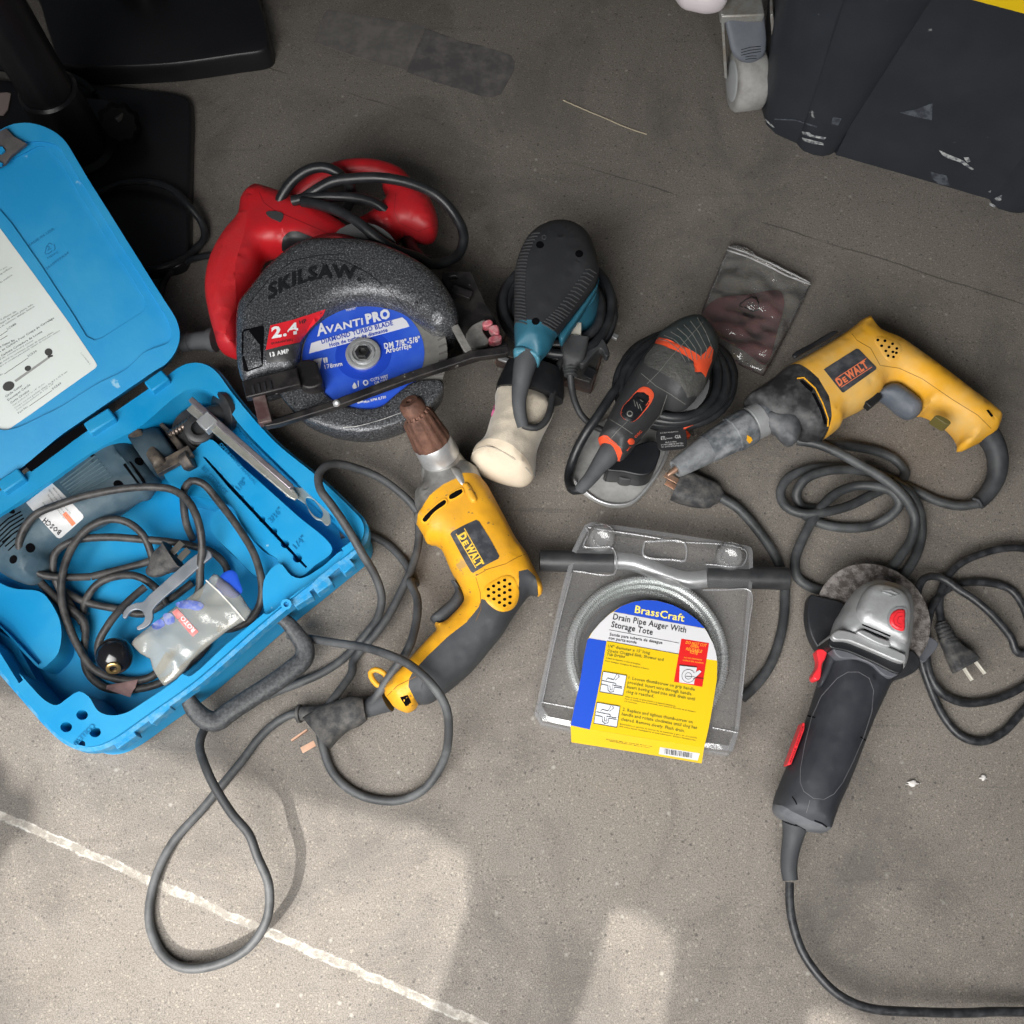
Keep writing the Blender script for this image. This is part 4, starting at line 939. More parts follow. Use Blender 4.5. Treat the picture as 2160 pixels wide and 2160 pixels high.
    r = pillow(t, bag, .066, .005, .006, .02, [('pouch', PM, None)], s=.004, smooth=False, zf=pz, lap=2)
    sf = r['surf']
    BI = mat('faded_blue_print', (.10, .15, .50), .5, col2=(.4, .42, .5), vs=120, vmix=.5); RI = mat('faded_red_print', (.62, .16, .16), .5, col2=(.6, .4, .38), vs=120, vmix=.4)
    multi('blue_print', [R_(*q) for q in (((700, 830), (760, 795), (900, 790), (1000, 820), (1020, 850), (960, 900), (840, 880), (740, 870)), ((560, 950), (640, 930), (690, 990), (680, 1040), (600, 1060), (570, 1010)), ((430, 1070), (540, 1000), (580, 1060), (470, 1120)))], sf, BI, t, .0005, 4, True)
    drape('red_print', R_((660, 920), (720, 880), (800, 960), (720, 1000)), sf, RI, t, .0005, 4)
    drape('red_print', R_((730, 1010), (800, 965), (960, 1140), (895, 1200)), sf, RI, t, .0005, 4)
    lettering(L2(R_, ('ROTO', (930, 1120), (790, 960), 50, 0, .03)), Surf().add(sf.V, sf.T), WHT, t, .0012)
    multi('zip_seal', [strip(R_((1045, 560), (1180, 680), (1320, 830), (1480, 1015)), 3)], sf, mat('seal_white', (.7, .7, .66), .4), t, .0012, 6)
case_items()
# ------------------------------------------------------------------ circular saw
def saw():
    t = thing('circular_saw', 'red and speckled grey circular saw with a blue-labelled diamond blade lying on its side', 'circular saw', P(760, 760, 0))
    RED = mat('red_plastic', (.50, .012, .018), .38, col2=(.30, .02, .025), vs=20, vmix=.4, bump=.0001, bs=700)
    REDG = mat('red_grip', (.52, .015, .02), .5, col2=(.40, .03, .035), vs=25, vmix=.3, bump=.0003, bs=420)
    SPK = mat('speckled_guard_paint', (.055, .057, .062), .27, .3, bump=.0005, bs=650, speck=[((.12, .125, .135), 520, .52), ((.018, .018, .02), 480, .60), ((.36, .37, .40), 640, .65)])
    SHO = mat('scuffed_black_plate', (.011, .010, .011), .42, .2, col2=(.05, .045, .042), vs=35, vmix=.4, bump=.0003, bs=150, speck=[((.33, .32, .30), 75, .70)])
    # rear handle
    hdl = C_((175, 1205), (150, 1130), (118, 1010), (97, 860), (128, 700), (205, 560), (285, 460), (305, 360), (350, 308), (402, 283), (480, 300), (600, 342), (730, 400), (860, 470), (990, 560), (1060, 600), (1060, 680), (900, 700), (760, 680), (640, 640), (560, 655), (490, 642), (440, 655), (400, 740), (330, 880), (300, 1000), (300, 1120), (285, 1235), (240, 1235))
    r = pillow(t, hdl, .075, .028, .030, .017, [('rear_handle', RED, None), ('textured_grip', REDG, C_((100, 950), (60, 800), (180, 560), (330, 470), (375, 480), (350, 620), (300, 780), (290, 1000), (240, 1180), (140, 1130)))], s=.004, lap=8)
    drape('trigger', C_((538, 610), (545, 560), (580, 525), (620, 520), (680, 540), (760, 580), (760, 640), (640, 650), (575, 640), (540, 630)), r['surf'], BLK, t, .0012, 6, True)
    drape('lock_button', C_((445, 412), (480, 405), (530, 412), (547, 425), (530, 464), (500, 455), (455, 430)), r['surf'], mat('grey_button', (.05, .05, .052), .35), t, .0015, 4, True)
    multi('handle_seam', [strip(C_((405, 290), (430, 350), (490, 395), (620, 450), (760, 510), (850, 560)), 1.2)], r['surf'], mat('dark_red_seam', (.22, .008, .012), .5), t, .0003, 6)
    # motor body below, front handle
    lathe('motor_housing', P(*C_((850, 850))[0], .001), P(*C_((850, 850))[0], .10), [(0, .055), (.1, .062), (.9, .062), (1, .058)], RED, t, 40)
    lathe('motor_cap', P(*C_((1010, 700))[0], .02), P(*C_((1010, 700))[0], .10), [(0, .040), (1, .045)], BLK, t, 32)
    c = cord('front_handle', [zs(C_((600, 345), (660, 285), (760, 220), (880, 165), (1010, 148), (1120, 165), (1210, 205), (1270, 290)), [.07, .085, .085, .07])], .0115, RED, t, 16)
    k = pillow(t, C_((1125, 255), (1200, 262), (1300, 280), (1385, 325), (1432, 400), (1448, 490), (1425, 550), (1372, 568), (1295, 556), (1240, 545), (1205, 568), (1165, 585), (1100, 600), (1000, 590), (960, 500), (1030, 455), (1100, 400), (1148, 340)), .065, .030, .028, .022, [('handle_knob', RED, None)], s=.004, lap=6)
    multi('knob_seam', [strip(C_((1200, 300), (1190, 400), (1220, 470), (1330, 520), (1440, 480)), 1.0)], k['surf'], mat('dark_red_seam', (.2, 0, 0)), t, .0003, 6)
    # upper guard
    g = C_((278, 985), (290, 945), (350, 868), (440, 755), (550, 655), (640, 598), (720, 577), (850, 575), (1000, 581), (1100, 600), (1210, 640), (1310, 690), (1400, 750), (1460, 810), (1515, 885), (1552, 960), (1565, 1030), (1545, 1075), (1500, 1100), (1440, 1112), (1375, 1078), (1300, 1020), (1215, 968), (1110, 940), (1000, 934), (900, 950), (800, 995), (710, 1065), (655, 1150), (640, 1230), (622, 1338), (500, 1372), (335, 1414), (305, 1385), (280, 1300), (272, 1150))
    G = pillow(t, g, .128, .020, .075, .016, [('upper_guard', SPK, None)], s=.0045, power=1.7, lap=4)
    sf = G['surf']
    BLET = mat('raised_black_letters', (.012, .013, .014), .35)
    lettering(L2(C_, ('SKILSAW.', (462, 925), (1000, 812), 78, .18, .03, 22)), sf, BLET, t, .0022, bold=.03)
    # make the stamped name a solid: sides show from an angle
    multi('guard_crease', [strip(C_((760, 680), (900, 690), (1050, 770), (1180, 880), (1250, 960)), 1.6), strip(C_((330, 960), (460, 800), (600, 690), (740, 660), (900, 650)), 1.4)], sf, BLET, t, .0003, 6)
    rs = drape('red_sticker', C_((443, 1210), (458, 1130), (470, 1068), (600, 1035), (790, 973), (775, 1010), (705, 1080), (655, 1145), (640, 1165), (540, 1185)), sf, mat('red_sticker', (.62, .02, .03), .3), t, .0004, 7)
    bs_ = drape('black_sticker', C_((443, 1213), (540, 1188), (638, 1168), (625, 1235), (612, 1262), (500, 1285), (450, 1275)), sf, mat('dark_sticker', (.035, .035, .038), .35, col2=(.09, .09, .09), vs=60), t, .0004, 7)
    STK = merged([rs, bs_])
    lettering(L2(C_, ('2.4', (478, 1142), (636, 1112), 62, .1, .04), ('13 AMP', (470, 1250), (580, 1226), 24, 0, .04)), STK, WHT, rs, .0004, bold=.04)
    lettering(L2(C_, ('HP', (640, 1060), (682, 1050), 22, 0, .03), ('GUARANTEED', (475, 1180), (600, 1155), 12)), STK, INK, rs, .0004)
    wn = drape('window_recess', C_((305, 1110), (315, 1092), (425, 1068), (434, 1078), (430, 1200), (426, 1305), (340, 1336), (318, 1330), (303, 1230)), sf, HOLE, t, .0005, 8)
    drape('window_facet', C_((318, 1105), (345, 1098), (385, 1150), (412, 1185), (420, 1300), (345, 1325), (318, 1240)), sf, SPK, wn, .0012, 8)
    # blade, flange, label
    zb = .118; cc = P(*C_((1012, 1240))[0], zb); rb = 489 * C_.s * mpp(765, 750, zb); 
    lathe('blade', cc - [0, 0, .0012], cc + [0, 0, .0006], [(0, rb), (1, rb)], mat('blade_steel', (.42, .41, .38), .38, .7, col2=(.25, .24, .22), vs=40, vmix=.5), t, 72)
    bm_ = mat('dark_tooth_slot', (.12, .115, .11), .5)
    BS = Surf([cc + np.array([a, b, .0006]) for a, b in ((-.2, -.2), (.2, -.2), (.2, .2), (-.2, .2))], [(0, 1, 2, 3)])
    def bp(ang, r_): q = cc + np.array([math.cos(ang), math.sin(ang), 0]) * r_; v = q - ORI; cz = -v[1] * ST + v[2] * CT; return (1080 + F_PX * v[0] / -cz, 1080 - F_PX * (v[1] * CT + v[2] * ST) / -cz)
    sl = []
    for k in range(60):
        a = 2 * math.pi * k / 60; sl.append([bp(a, rb * .90), bp(a + .035, rb * .995), bp(a + .065, rb * .995), bp(a + .03, rb * .90)])
    multi('rim_slots', sl, BS, bm_, t, .0003, 30)
    rl = 355 * C_.s * mpp(765, 750, zb)
    BL = mat('blue_blade_label', (.02, .075, .52), .32, col2=(.05, .14, .58), vs=18, vmix=.35, coat=.2)
    lab = lathe('blade_label', cc + [0, 0, .0006], cc + [0, 0, .0011], [(0, rl), (1, rl)], BL, t, 72)
    lathe('inner_ring', cc + [0, 0, .0010], cc + [0, 0, .0013], [(0, rl * .46), (1, rl * .46)], mat('darker_blue_print', (.012, .05, .42), .35), lab, 56)
    LS = Surf([cc + np.array([a, b, .0012]) for a, b in ((-.2, -.2), (.2, -.2), (.2, .2), (-.2, .2))], [(0, 1, 2, 3)])
    WL = mat('label_white', (.62, .63, .68), .4)
    drape('white_band', C_((708, 1170), (960, 1095), (1238, 1020), (1262, 1040), (1280, 1073), (1000, 1150), (695, 1230)), LS, WL, lab, .0003, 14)
    L_S = Surf([cc + np.array([a, b, .0017]) for a, b in ((-.2, -.2), (.2, -.2), (.2, .2), (-.2, .2))], [(0, 1, 2, 3)])
    lettering(L2(C_, ('DIAMOND TURBO BLADE', (770, 1174), (1186, 1064), 27, 0, .02), ('Hoja de turbo de diamante', (816, 1192), (1154, 1102), 21, 0, .03)), L_S, mat('label_blue_ink', (.015, .05, .38), .4), lab, .0002)
    lettering(L2(C_, ('A', (742, 1130), (800, 1112), 66, .25, .03), ('VANTi', (800, 1112), (1016, 1060), 40, .1, .03), ('PRO', (1030, 1056), (1172, 1020), 52, .05, .06), ('DM 7/8"-5/8"', (1136, 1203), (1345, 1160), 32, 0, .03), ('Arbor/Eje', (1143, 1230), (1292, 1196), 28, 0, .03),
        ('7', (738, 1345), (790, 1332), 76, .1, .05), ('"', (790, 1330), (815, 1325), 70, 0, .03), ('178mm', (788, 1320), (890, 1300), 24, 0, .02), ('/', (980, 1425), (995, 1420), 34), ('CUTS WET', (1055, 1394), (1158, 1370), 17, 0, .02), ('OR DRY', (1078, 1412), (1156, 1392), 17, 0, .02), ('Max RPM 8,730', (1015, 1520), (1145, 1490), 15, 0, .02), ('PDBT07', (912, 985), (968, 972), 12)), L_S, WL, lab, .0002)
    multi('label_symbols', [C_((960, 1398), (968, 1410), (974, 1422), (970, 1432), (960, 1435), (950, 1432), (947, 1422), (952, 1410)), C_((975, 1505), (1008, 1497), (1010, 1512), (977, 1520))] + [C_(*circ(1025, 1400, 16))], L_S, WL, lab, .0002, 4)
    drape('gear_symbol', C_(*circ(1025, 1400, 9)), L_S, BL, lab, .0004, 4)
    fl = lathe('flange', cc + [0, 0, .001], cc + [0, 0, .007], [(0, .0192), (.6, .0192), (.7, .0178), (.72, .0155), (.5, .0150), (.5, .0135), (.9, .0130), (.95, .0115), (.4, .0112), (.4, .009)], STEEL, t, 48)
    lathe('bolt', cc + [0, 0, .003], cc + [0, 0, .010], [(0, .0085), (.8, .0085), (1, .0072), (1, .004), (.6, .0038)], mat('dark_bolt', (.10, .10, .10), .35, .9), t, 6)
    # lower guard
    lg = pillow(t, C_((520, 1440), (560, 1510), (640, 1592), (740, 1642), (860, 1678), (1000, 1692), (1120, 1675), (1250, 1628), (1360, 1565), (1440, 1490), (1480, 1425), (1470, 1390), (1420, 1380), (1300, 1400), (1200, 1470), (1120, 1535), (1040, 1553), (940, 1543), (850, 1510), (780, 1450), (745, 1380), (740, 1290), (640, 1290), (620, 1345)), .120, .005, .045, .012, [('lower_guard', SPK, None)], s=.0045, lap=3)
    cord('guard_scratch', [[(x, y, lg['surf'].hit(x, y)[0].z) for x, y in C_((900, 1660), (980, 1655), (1100, 1625), (1230, 1580)) if lg['surf'].hit(x, y)]], .0003, mat('scratch_white', (.5, .5, .48), .5), t, 4)
    # shoe: an upright plate seen on its edge, with the frame at its left and the broad end at its right
    za = .138
    e0 = P(*C_((425, 1625))[0], za); e1 = P(*C_((1640, 1235))[0], za + .004); e2 = P(*C_((1860, 1190))[0], za - .004)
    d = (e1 - e0); d /= np.linalg.norm(d); nrm = np.cross(d, [0, 0, 1.])
    top = [P(*q, za) for q in C_((425, 1652), (840, 1500), (1250, 1352), (1640, 1218), (1858, 1195), (1850, 1240), (1650, 1262), (1260, 1390), (850, 1545), (450, 1655))]
    plate('shoe_edge', C_((418, 1622), (500, 1608), (830, 1502), (1240, 1348), (1640, 1212), (1850, 1182), (1866, 1215), (1842, 1232), (1650, 1258), (1260, 1388), (850, 1540), (520, 1640), (440, 1655)), .131, .140, SHO, t, smooth=False, bev=.0012)
    a = P(*C_((470, 1630))[0], .132); b = P(*C_((1800, 1225))[0], .132)
    V = [a, b, P(*C_((1800, 1225))[0], .012), P(*C_((470, 1630))[0], .012)]; hv = nrm * .003
    mesh('shoe_plate', [p + hv for p in V] + [p - hv for p in V], [(0, 3, 2, 1), (4, 5, 6, 7), (0, 1, 5, 4), (1, 2, 6, 5), (2, 3, 7, 6), (3, 0, 4, 7)], SHO, t, 30)
    bar('frame_strut', P(*C_((405, 1470))[0], .138), P(*C_((445, 1640))[0], .139), .014, .010, mat('rusty_black_strut', (.07, .035, .035), .5, .2, col2=(.16, .13, .12), vs=50, vmix=.5), t, .001)
    bar('frame_rail', P(*C_((322, 1450))[0], .142), P(*C_((640, 1372))[0], .142), .021, .010, SHO, t, .0015)
    for k in range(4): bar('frame_rib', P(*C_((365 + 34 * k, 1415 - 8 * k))[0], .1475), P(*C_((375 + 34 * k, 1462 - 8 * k))[0], .1475), .0025, .0018, BLK, t, 0)
    plate('pivot_bracket', C_((628, 1282), (700, 1262), (738, 1280), (752, 1330), (770, 1400), (700, 1432), (640, 1410), (625, 1350)), .118, .139, SHO, t, bev=.002)
    lathe('rivet', P(*C_((855, 1520))[0], .139), P(*C_((855, 1520))[0], .1425), [(0, .004), (.6, .0038), (1, .002)], STEEL, t, 16)
    plate('shoe_end', C_((1468, 790), (1478, 745), (1490, 760), (1640, 748), (1668, 810), (1720, 930), (1780, 1030), (1812, 1120), (1852, 1180), (1640, 1225), (1600, 1160), (1548, 1075), (1562, 1000), (1520, 890)), .090, .098, SHO, t, smooth=False, bev=.001, holes=[C_((1508, 785), (1555, 780), (1560, 795), (1515, 805))])
    plate('depth_lever', C_((1608, 1120), (1640, 1070), (1690, 1040), (1722, 1030), (1705, 1090), (1742, 1160), (1700, 1188), (1625, 1192)), .100, .108, mat('worn_grey_lever', (.34, .33, .31), .5, .4, col2=(.16, .15, .14), vs=60, vmix=.5), t, bev=.002)
    rp = mat('pink_red_paint', (.50, .10, .13), .5, col2=(.55, .32, .32), vs=120, vmix=.6)
    for q in (((1705, 1045), (1755, 1030), (1765, 1055), (1712, 1072)), ((1740, 1075), (1790, 1060), (1800, 1120), (1755, 1100)), ((1740, 1135), (1815, 1120), (1812, 1150), (1750, 1162))): plate('adjuster_tab', C_(*q), .100, .111, rp, t, bev=.0015)
    bar('clamp_screw', P(*C_((1530, 860))[0], .104), P(*C_((1640, 900))[0], .104), .010, .008, STEEL if False else SHO, t)
    bar('guard_link', P(*C_((1545, 1075))[0], .128), P(*C_((1625, 1225))[0], .134), .008, .006, mat('worn_grey_lever', (.3, .3, .3)), t)
    # flex, boot
    K = [zs(C_((500, 400), (545, 300), (610, 215), (700, 158), (790, 148), (870, 185), (930, 250), (942, 330), (900, 395), (830, 430)), [.09, .11, .12, .12, .10, .06, .03]),
         zs(C_((640, 345), (720, 290), (830, 228), (960, 210), (1130, 210), (1290, 240), (1440, 310), (1545, 425), (1598, 550), (1575, 640), (1500, 700), (1400, 712), (1320, 670), (1200, 622), (1080, 545), (980, 468), (870, 405), (760, 365), (660, 345)), [.10, .115, .12, .12, .10, .08, .07, .08, .10, .118, .125, .12, .11]),
         zs(C_((600, 345), (700, 325), (860, 315), (980, 325), (1080, 355), (1140, 400)), [.105, .11, .11, .10, .09])]
    cord('power_cord', K, .0062, CORD, t)
    cord('cord_strap', [zs(C_((1262, 545), (1282, 600), (1310, 650), (1350, 690), (1395, 705)), [.05, .07, .085, .08])], .0085, BLK, t)
    bt = lathe('cord_boot', P(*C_((150, 1150))[0], .06), P(*C_((-90, 1165))[0], .05), [(0, .0145), (.12, .0145), (.14, .012), (.6, .010), (.62, .0115), (.8, .0115), (.82, .0095), (1, .009)], GRIP, t, 24)
    cord('power_cord', [zs(A_((1110, 812), (1020, 828), (940, 855), (870, 905), (830, 975), (815, 1060)), [.03, .01, .006, .006])], .0042, CORD, t)
saw()

# ------------------------------------------------------------------ yellow pistol drill
VENT_D = [(1495, 1365), (1530, 1390), (1455, 1383), (1420, 1405), (1385, 1427), (1495, 1408), (1530, 1432), (1458, 1428), (1422, 1448), (1386, 1472), (1494, 1450), (1532, 1478), (1458, 1470), (1422, 1493), (1495, 1495), (1460, 1517), (1494, 1537), (1530, 1520)]
def ring_dots(name, T, pts, r, surf, m, parent, rot=0): return multi(name, [T(*circ(x, y, r, r * .85, 10, rot)) for x, y in pts], surf, m, parent, .00035, 3)
def drill():
    t = thing('power_drill', 'yellow corded pistol drill with rusty keyed chuck lying below the circular saw', 'power drill', P(1000, 1200, 0))
    out = D_((925, 600), (955, 560), (1000, 535), (1090, 515), (1180, 510), (1235, 570), (1275, 592), (1315, 622), (1345, 690), (1378, 730), (1435, 830), (1505, 960), (1580, 1100), (1645, 1190), (1700, 1300), (1755, 1415), (1745, 1460), (1712, 1466), (1675, 1455), (1640, 1490), (1600, 1545), (1555, 1610), (1485, 1725)) + N_((2110, 450), (1960, 625), (1800, 755), (1710, 808), (1655, 812), (1640, 832), (1588, 860), (1512, 830), (1480, 790), (1450, 742), (1500, 655), (1560, 592), (1605, 545)) + D_((862, 1893), (1000, 1745), (1036, 1705), (1018, 1668), (1080, 1658), (1150, 1600), (1218, 1510), (1200, 1440), (1130, 1300), (1062, 1150), (1022, 1116), (970, 1112), (942, 1060), (900, 990), (876, 950), (908, 912), (888, 850), (890, 780), (945, 700))
    gear = D_((700, 960), (895, 985), (920, 960), (945, 925), (1000, 860), (1090, 790), (1205, 735), (1220, 710), (1340, 692), (1600, 640), (1400, 400), (900, 420), (750, 700))
    grip = D_((1590, 1360), (1650, 1342), (1700, 1380), (1725, 1470), (1900, 1500), (1700, 1900)) + NA((1050, 1520), (900, 1530)) + N_((1672, 840), (1640, 790), (1612, 735), (1618, 690), (1640, 650)) + D_((985, 1925), (1115, 1800), (1245, 1700), (1325, 1600), (1345, 1545), (1400, 1562), (1480, 1580), (1550, 1552), (1588, 1490), (1592, 1420))
    G = pillow(t, out, .040, .034, .034, .025, [('housing', YEL, None), ('gearbox', ALU, gear), ('rubber_grip', GRIP, grip)], s=.0045, lap=8, power=2.2)
    sf = G['surf']
    # neck, collar, chuck
    ax = lambda x, y, z: P(*D_((x, y))[0], zc + (660 - y) / 512 * .088); sc = D_.s * mpp(900, 900, .04); zc = .042
    a = ax(1100, 600, zc); b = ax(865, 180, zc)
    lathe('neck', ax(1130, 660, zc), ax(1058, 525, zc), [(0, 140 * sc), (.4, 135 * sc), (.7, 128 * sc), (1, 126 * sc)], ALU, t)
    lathe('collar', ax(1062, 535, zc), ax(1004, 428, zc), [(0, 130 * sc), (.05, 133 * sc), (.9, 130 * sc), (1, 126 * sc)], STEEL, t, 48)
    ck = lathe('chuck', ax(1007, 438, zc), ax(890, 230, zc), [(0, 118 * sc), (.02, 124 * sc), (.1, 126 * sc), (.9, 103 * sc), (1, 97 * sc)], RUST, t, 112, ribs=(14, .022, .05, .95))
    lathe('chuck_gear', ax(893, 237, zc), ax(880, 212, zc), [(0, 94 * sc), (.5, 92 * sc), (1, 84 * sc)], RUST, t, 96, ribs=(16, .06, 0, 1))
    lathe('chuck_nose', ax(882, 216, zc), ax(845, 148, zc), [(0, 84 * sc), (.3, 84 * sc), (.75, 74 * sc), (1, 56 * sc), (1, 20 * sc), (.7, 18 * sc)], RUST, t, 48)
    lathe('gear_bump', ax(1000, 690, .052), ax(975, 580, .052), [(0, 60 * sc), (.6, 60 * sc), (.95, 45 * sc), (1, 30 * sc)], ALU, t, 32)
    pillow(t, D_((1125, 605), (1160, 595), (1190, 610), (1230, 700), (1218, 740), (1185, 720)), .070, .006, .02, .006, [('screw_boss', ALU, None)], s=.003)
    pillow(t, D_((1208, 712), (1245, 705), (1285, 760), (1312, 815), (1305, 838), (1280, 848), (1255, 830), (1230, 780)), .072, .006, .03, .006, [('screw_boss', YEL, None)], s=.003)
    rim = mat('yellow_edge', (.85, .42, .03), .35)
    multi('vent_rim', [D_((932, 962), (1000, 880), (1092, 812), (1108, 845), (1025, 912), (962, 985)), D_((1110, 800), (1208, 742), (1220, 775), (1125, 830))], sf, rim, t, .0016, 6, True)
    VS = Surf(sf.V, sf.T)
    multi('vent_slot', [D_((945, 955), (1005, 885), (1090, 825), (1098, 843), (1020, 905), (960, 970)), D_((1118, 797), (1205, 752), (1210, 770), (1125, 818))], sf, HOLE, t, .0022, 6, True)
    BK = mat('name_plate', (.035, .038, .045), .35, col2=(.12, .12, .13), vs=90, vmix=.4)
    nb = drape('name_plate', D_((1126, 1052), (1140, 1034), (1225, 990), (1302, 956), (1322, 966), (1400, 1090), (1460, 1202), (1452, 1220), (1370, 1262), (1282, 1316), (1268, 1308), (1200, 1190)), sf, BK, t, .0006, 7)
    NS = merged([nb]); YI = mat('yellow_print', (.80, .50, .06), .4)
    lettering([(s_, D_(a)[0], D_(b)[0], h * D_.s, 0, .05) for s_, a, b, h in (('D', (1180, 1062), (1202, 1100), 52), ('E', (1207, 1108), (1222, 1135), 36), ('WALT', (1226, 1142), (1312, 1280), 52))], NS, YI, nb, .0004)
    multi('name_rule', [strip(D_((1166, 1050), (1300, 1282)), 1.6), strip(D_((1222, 1014), (1350, 1240)), 1.6)], NS, YI, nb, .0004, 20)
    vp = drape('vent_disc', D_((1350, 1440), (1365, 1410), (1420, 1370), (1500, 1335), (1545, 1342), (1572, 1380), (1590, 1440), (1580, 1510), (1550, 1555), (1500, 1578), (1450, 1572), (1400, 1540), (1365, 1500)), sf, YEL, t, .002, 5, True, rnd=4)
    ring_dots('vent_holes', D_, VENT_D, 12, merged([vp]), HOLE, vp)
    multi('housing_seam', [strip(D_((1100, 1245), (1200, 1300), (1300, 1330)) if False else D_((1300, 1335), (1380, 1290), (1500, 1255), (1580, 1210), (1645, 1185)), 1.2), strip(D_((1300, 1345), (1330, 1450), (1335, 1560), (1300, 1640)), 1.0)], sf, mat('seam_dark', (.2, .09, .01), .6), t, .0002, 6)
    pillow(t, D_((1128, 1365), (1165, 1372), (1205, 1430), (1225, 1500), (1160, 1595), (1075, 1662), (1010, 1655), (990, 1622), (1055, 1560), (1130, 1490), (1158, 1430)), .040, .016, .016, .014, [('trigger', GRIP, None)], s=.003)
    lw = cord('cord_loop', [zs(N_((1500, 720), (1430, 710), (1385, 670), (1370, 625), (1400, 605), (1450, 625), (1475, 660)), .045)], .0030, YEL, t)
    drape('foot_recess', N_((1545, 770), (1590, 755), (1612, 800), (1580, 825)), sf, HOLE, t, .0004, 5)
    multi('foot_seam', [strip(N_((1470, 760), (1530, 700), (1640, 645)), 1.3)], sf, mat('seam_dark', (0, 0, 0)), t, .0003, 6)
    lathe('cord_boot', P(*N_((1470, 780))[0], .03), P(*N_((1325, 850))[0], .022), [(0, .014), (.4, .0115), (1, .0085)], GRIP, t, 24)
    X = D_
    st = [ (N_((1340, 845), (1400, 770), (1500, 620), (1590, 480), (1640, 330), (1650, 180), (1610, 70)) + D_((895, 1385), (840, 1280), (780, 1200), (690, 1115), (560, 1050), (500, 1030), (380, 1060)), [.022, .045, .07, .055, .035, .012, .005, .005, .01, .01]),
           (D_((905, 900), (915, 990), (908, 1120), (870, 1270), (800, 1430), (720, 1580), (640, 1700), (560, 1800), (470, 1920)) + N_((1260, 620), (1190, 720), (1120, 810), (1090, 850)), [.02, .02, .022, .022, .02, .005, .015, .03, .03]),
           (D_((905, 900), (850, 830), (760, 750), (640, 670), (500, 612), (380, 580), (290, 588), (238, 640), (245, 740), (320, 850), (420, 1000), (530, 1190), (610, 1330), (660, 1480), (640, 1610), (580, 1700), (520, 1770)) + N_((1300, 440), (1200, 540), (1080, 620), (950, 680), (860, 715), (700, 780), (560, 820), (430, 880), (385, 950), (350, 1060), (385, 1190), (440, 1310), (540, 1470), (640, 1591)) + L_((970, 550), (1015, 660), (1010, 780), (940, 890), (830, 950), (700, 968), (615, 920), (566, 810), (580, 660), (640, 510), (770, 360), (900, 200), (980, 100), (1050, 40)) + N_((900, 870), (960, 865)), [.02, .03, .055, .09, .10, .085, .05, .012, .005, .005, .005, .005, .02, .05, .045, .04, .03, .012, .005, .005, .005, .006, .012]),
           (N_((880, 395), (1020, 422), (1150, 442), (1300, 462), (1450, 510), (1600, 580), (1730, 690), (1815, 830), (1835, 1000), (1800, 1160), (1700, 1310), (1550, 1385), (1400, 1385), (1250, 1330), (1140, 1220), (1085, 1080), (1060, 980)), [.02, .03, .05, .085, .095, .08, .03, .008, .005, .005, .005, .008]) ]
    cord('power_cord', [zs(a, z) for a, z in st], .0046, GCORD, t, 12)
    pg = loft('plug', [(*N_((1335, 840))[0], .030, .012, .010, 2.5), (*N_((1290, 850))[0], .030, .0155, .013, 2.6), (*N_((1200, 880))[0], .030, .017, .015, 2.6), (*N_((1110, 930))[0], .030, .0195, .017, 3), (*N_((1045, 985))[0], .030, .0215, .019, 3)], PLG, t)
    bar('prong', P(*N_((990, 965))[0], .036), P(*N_((895, 1030))[0], .036), .0018, .0065, COP, pg, .0002); bar('prong', P(*N_((1035, 1045))[0], .030), P(*N_((955, 1088))[0], .030), .0065, .0018, COP, pg, .0002)
    lathe('cord_collar', P(*N_((935, 868))[0], .012), P(*N_((1100, 862))[0], .018), [(0, .0098), (.1, .0098), (.12, .0075), (.5, .008), (1, .009)], PLG, t, 24)
drill()

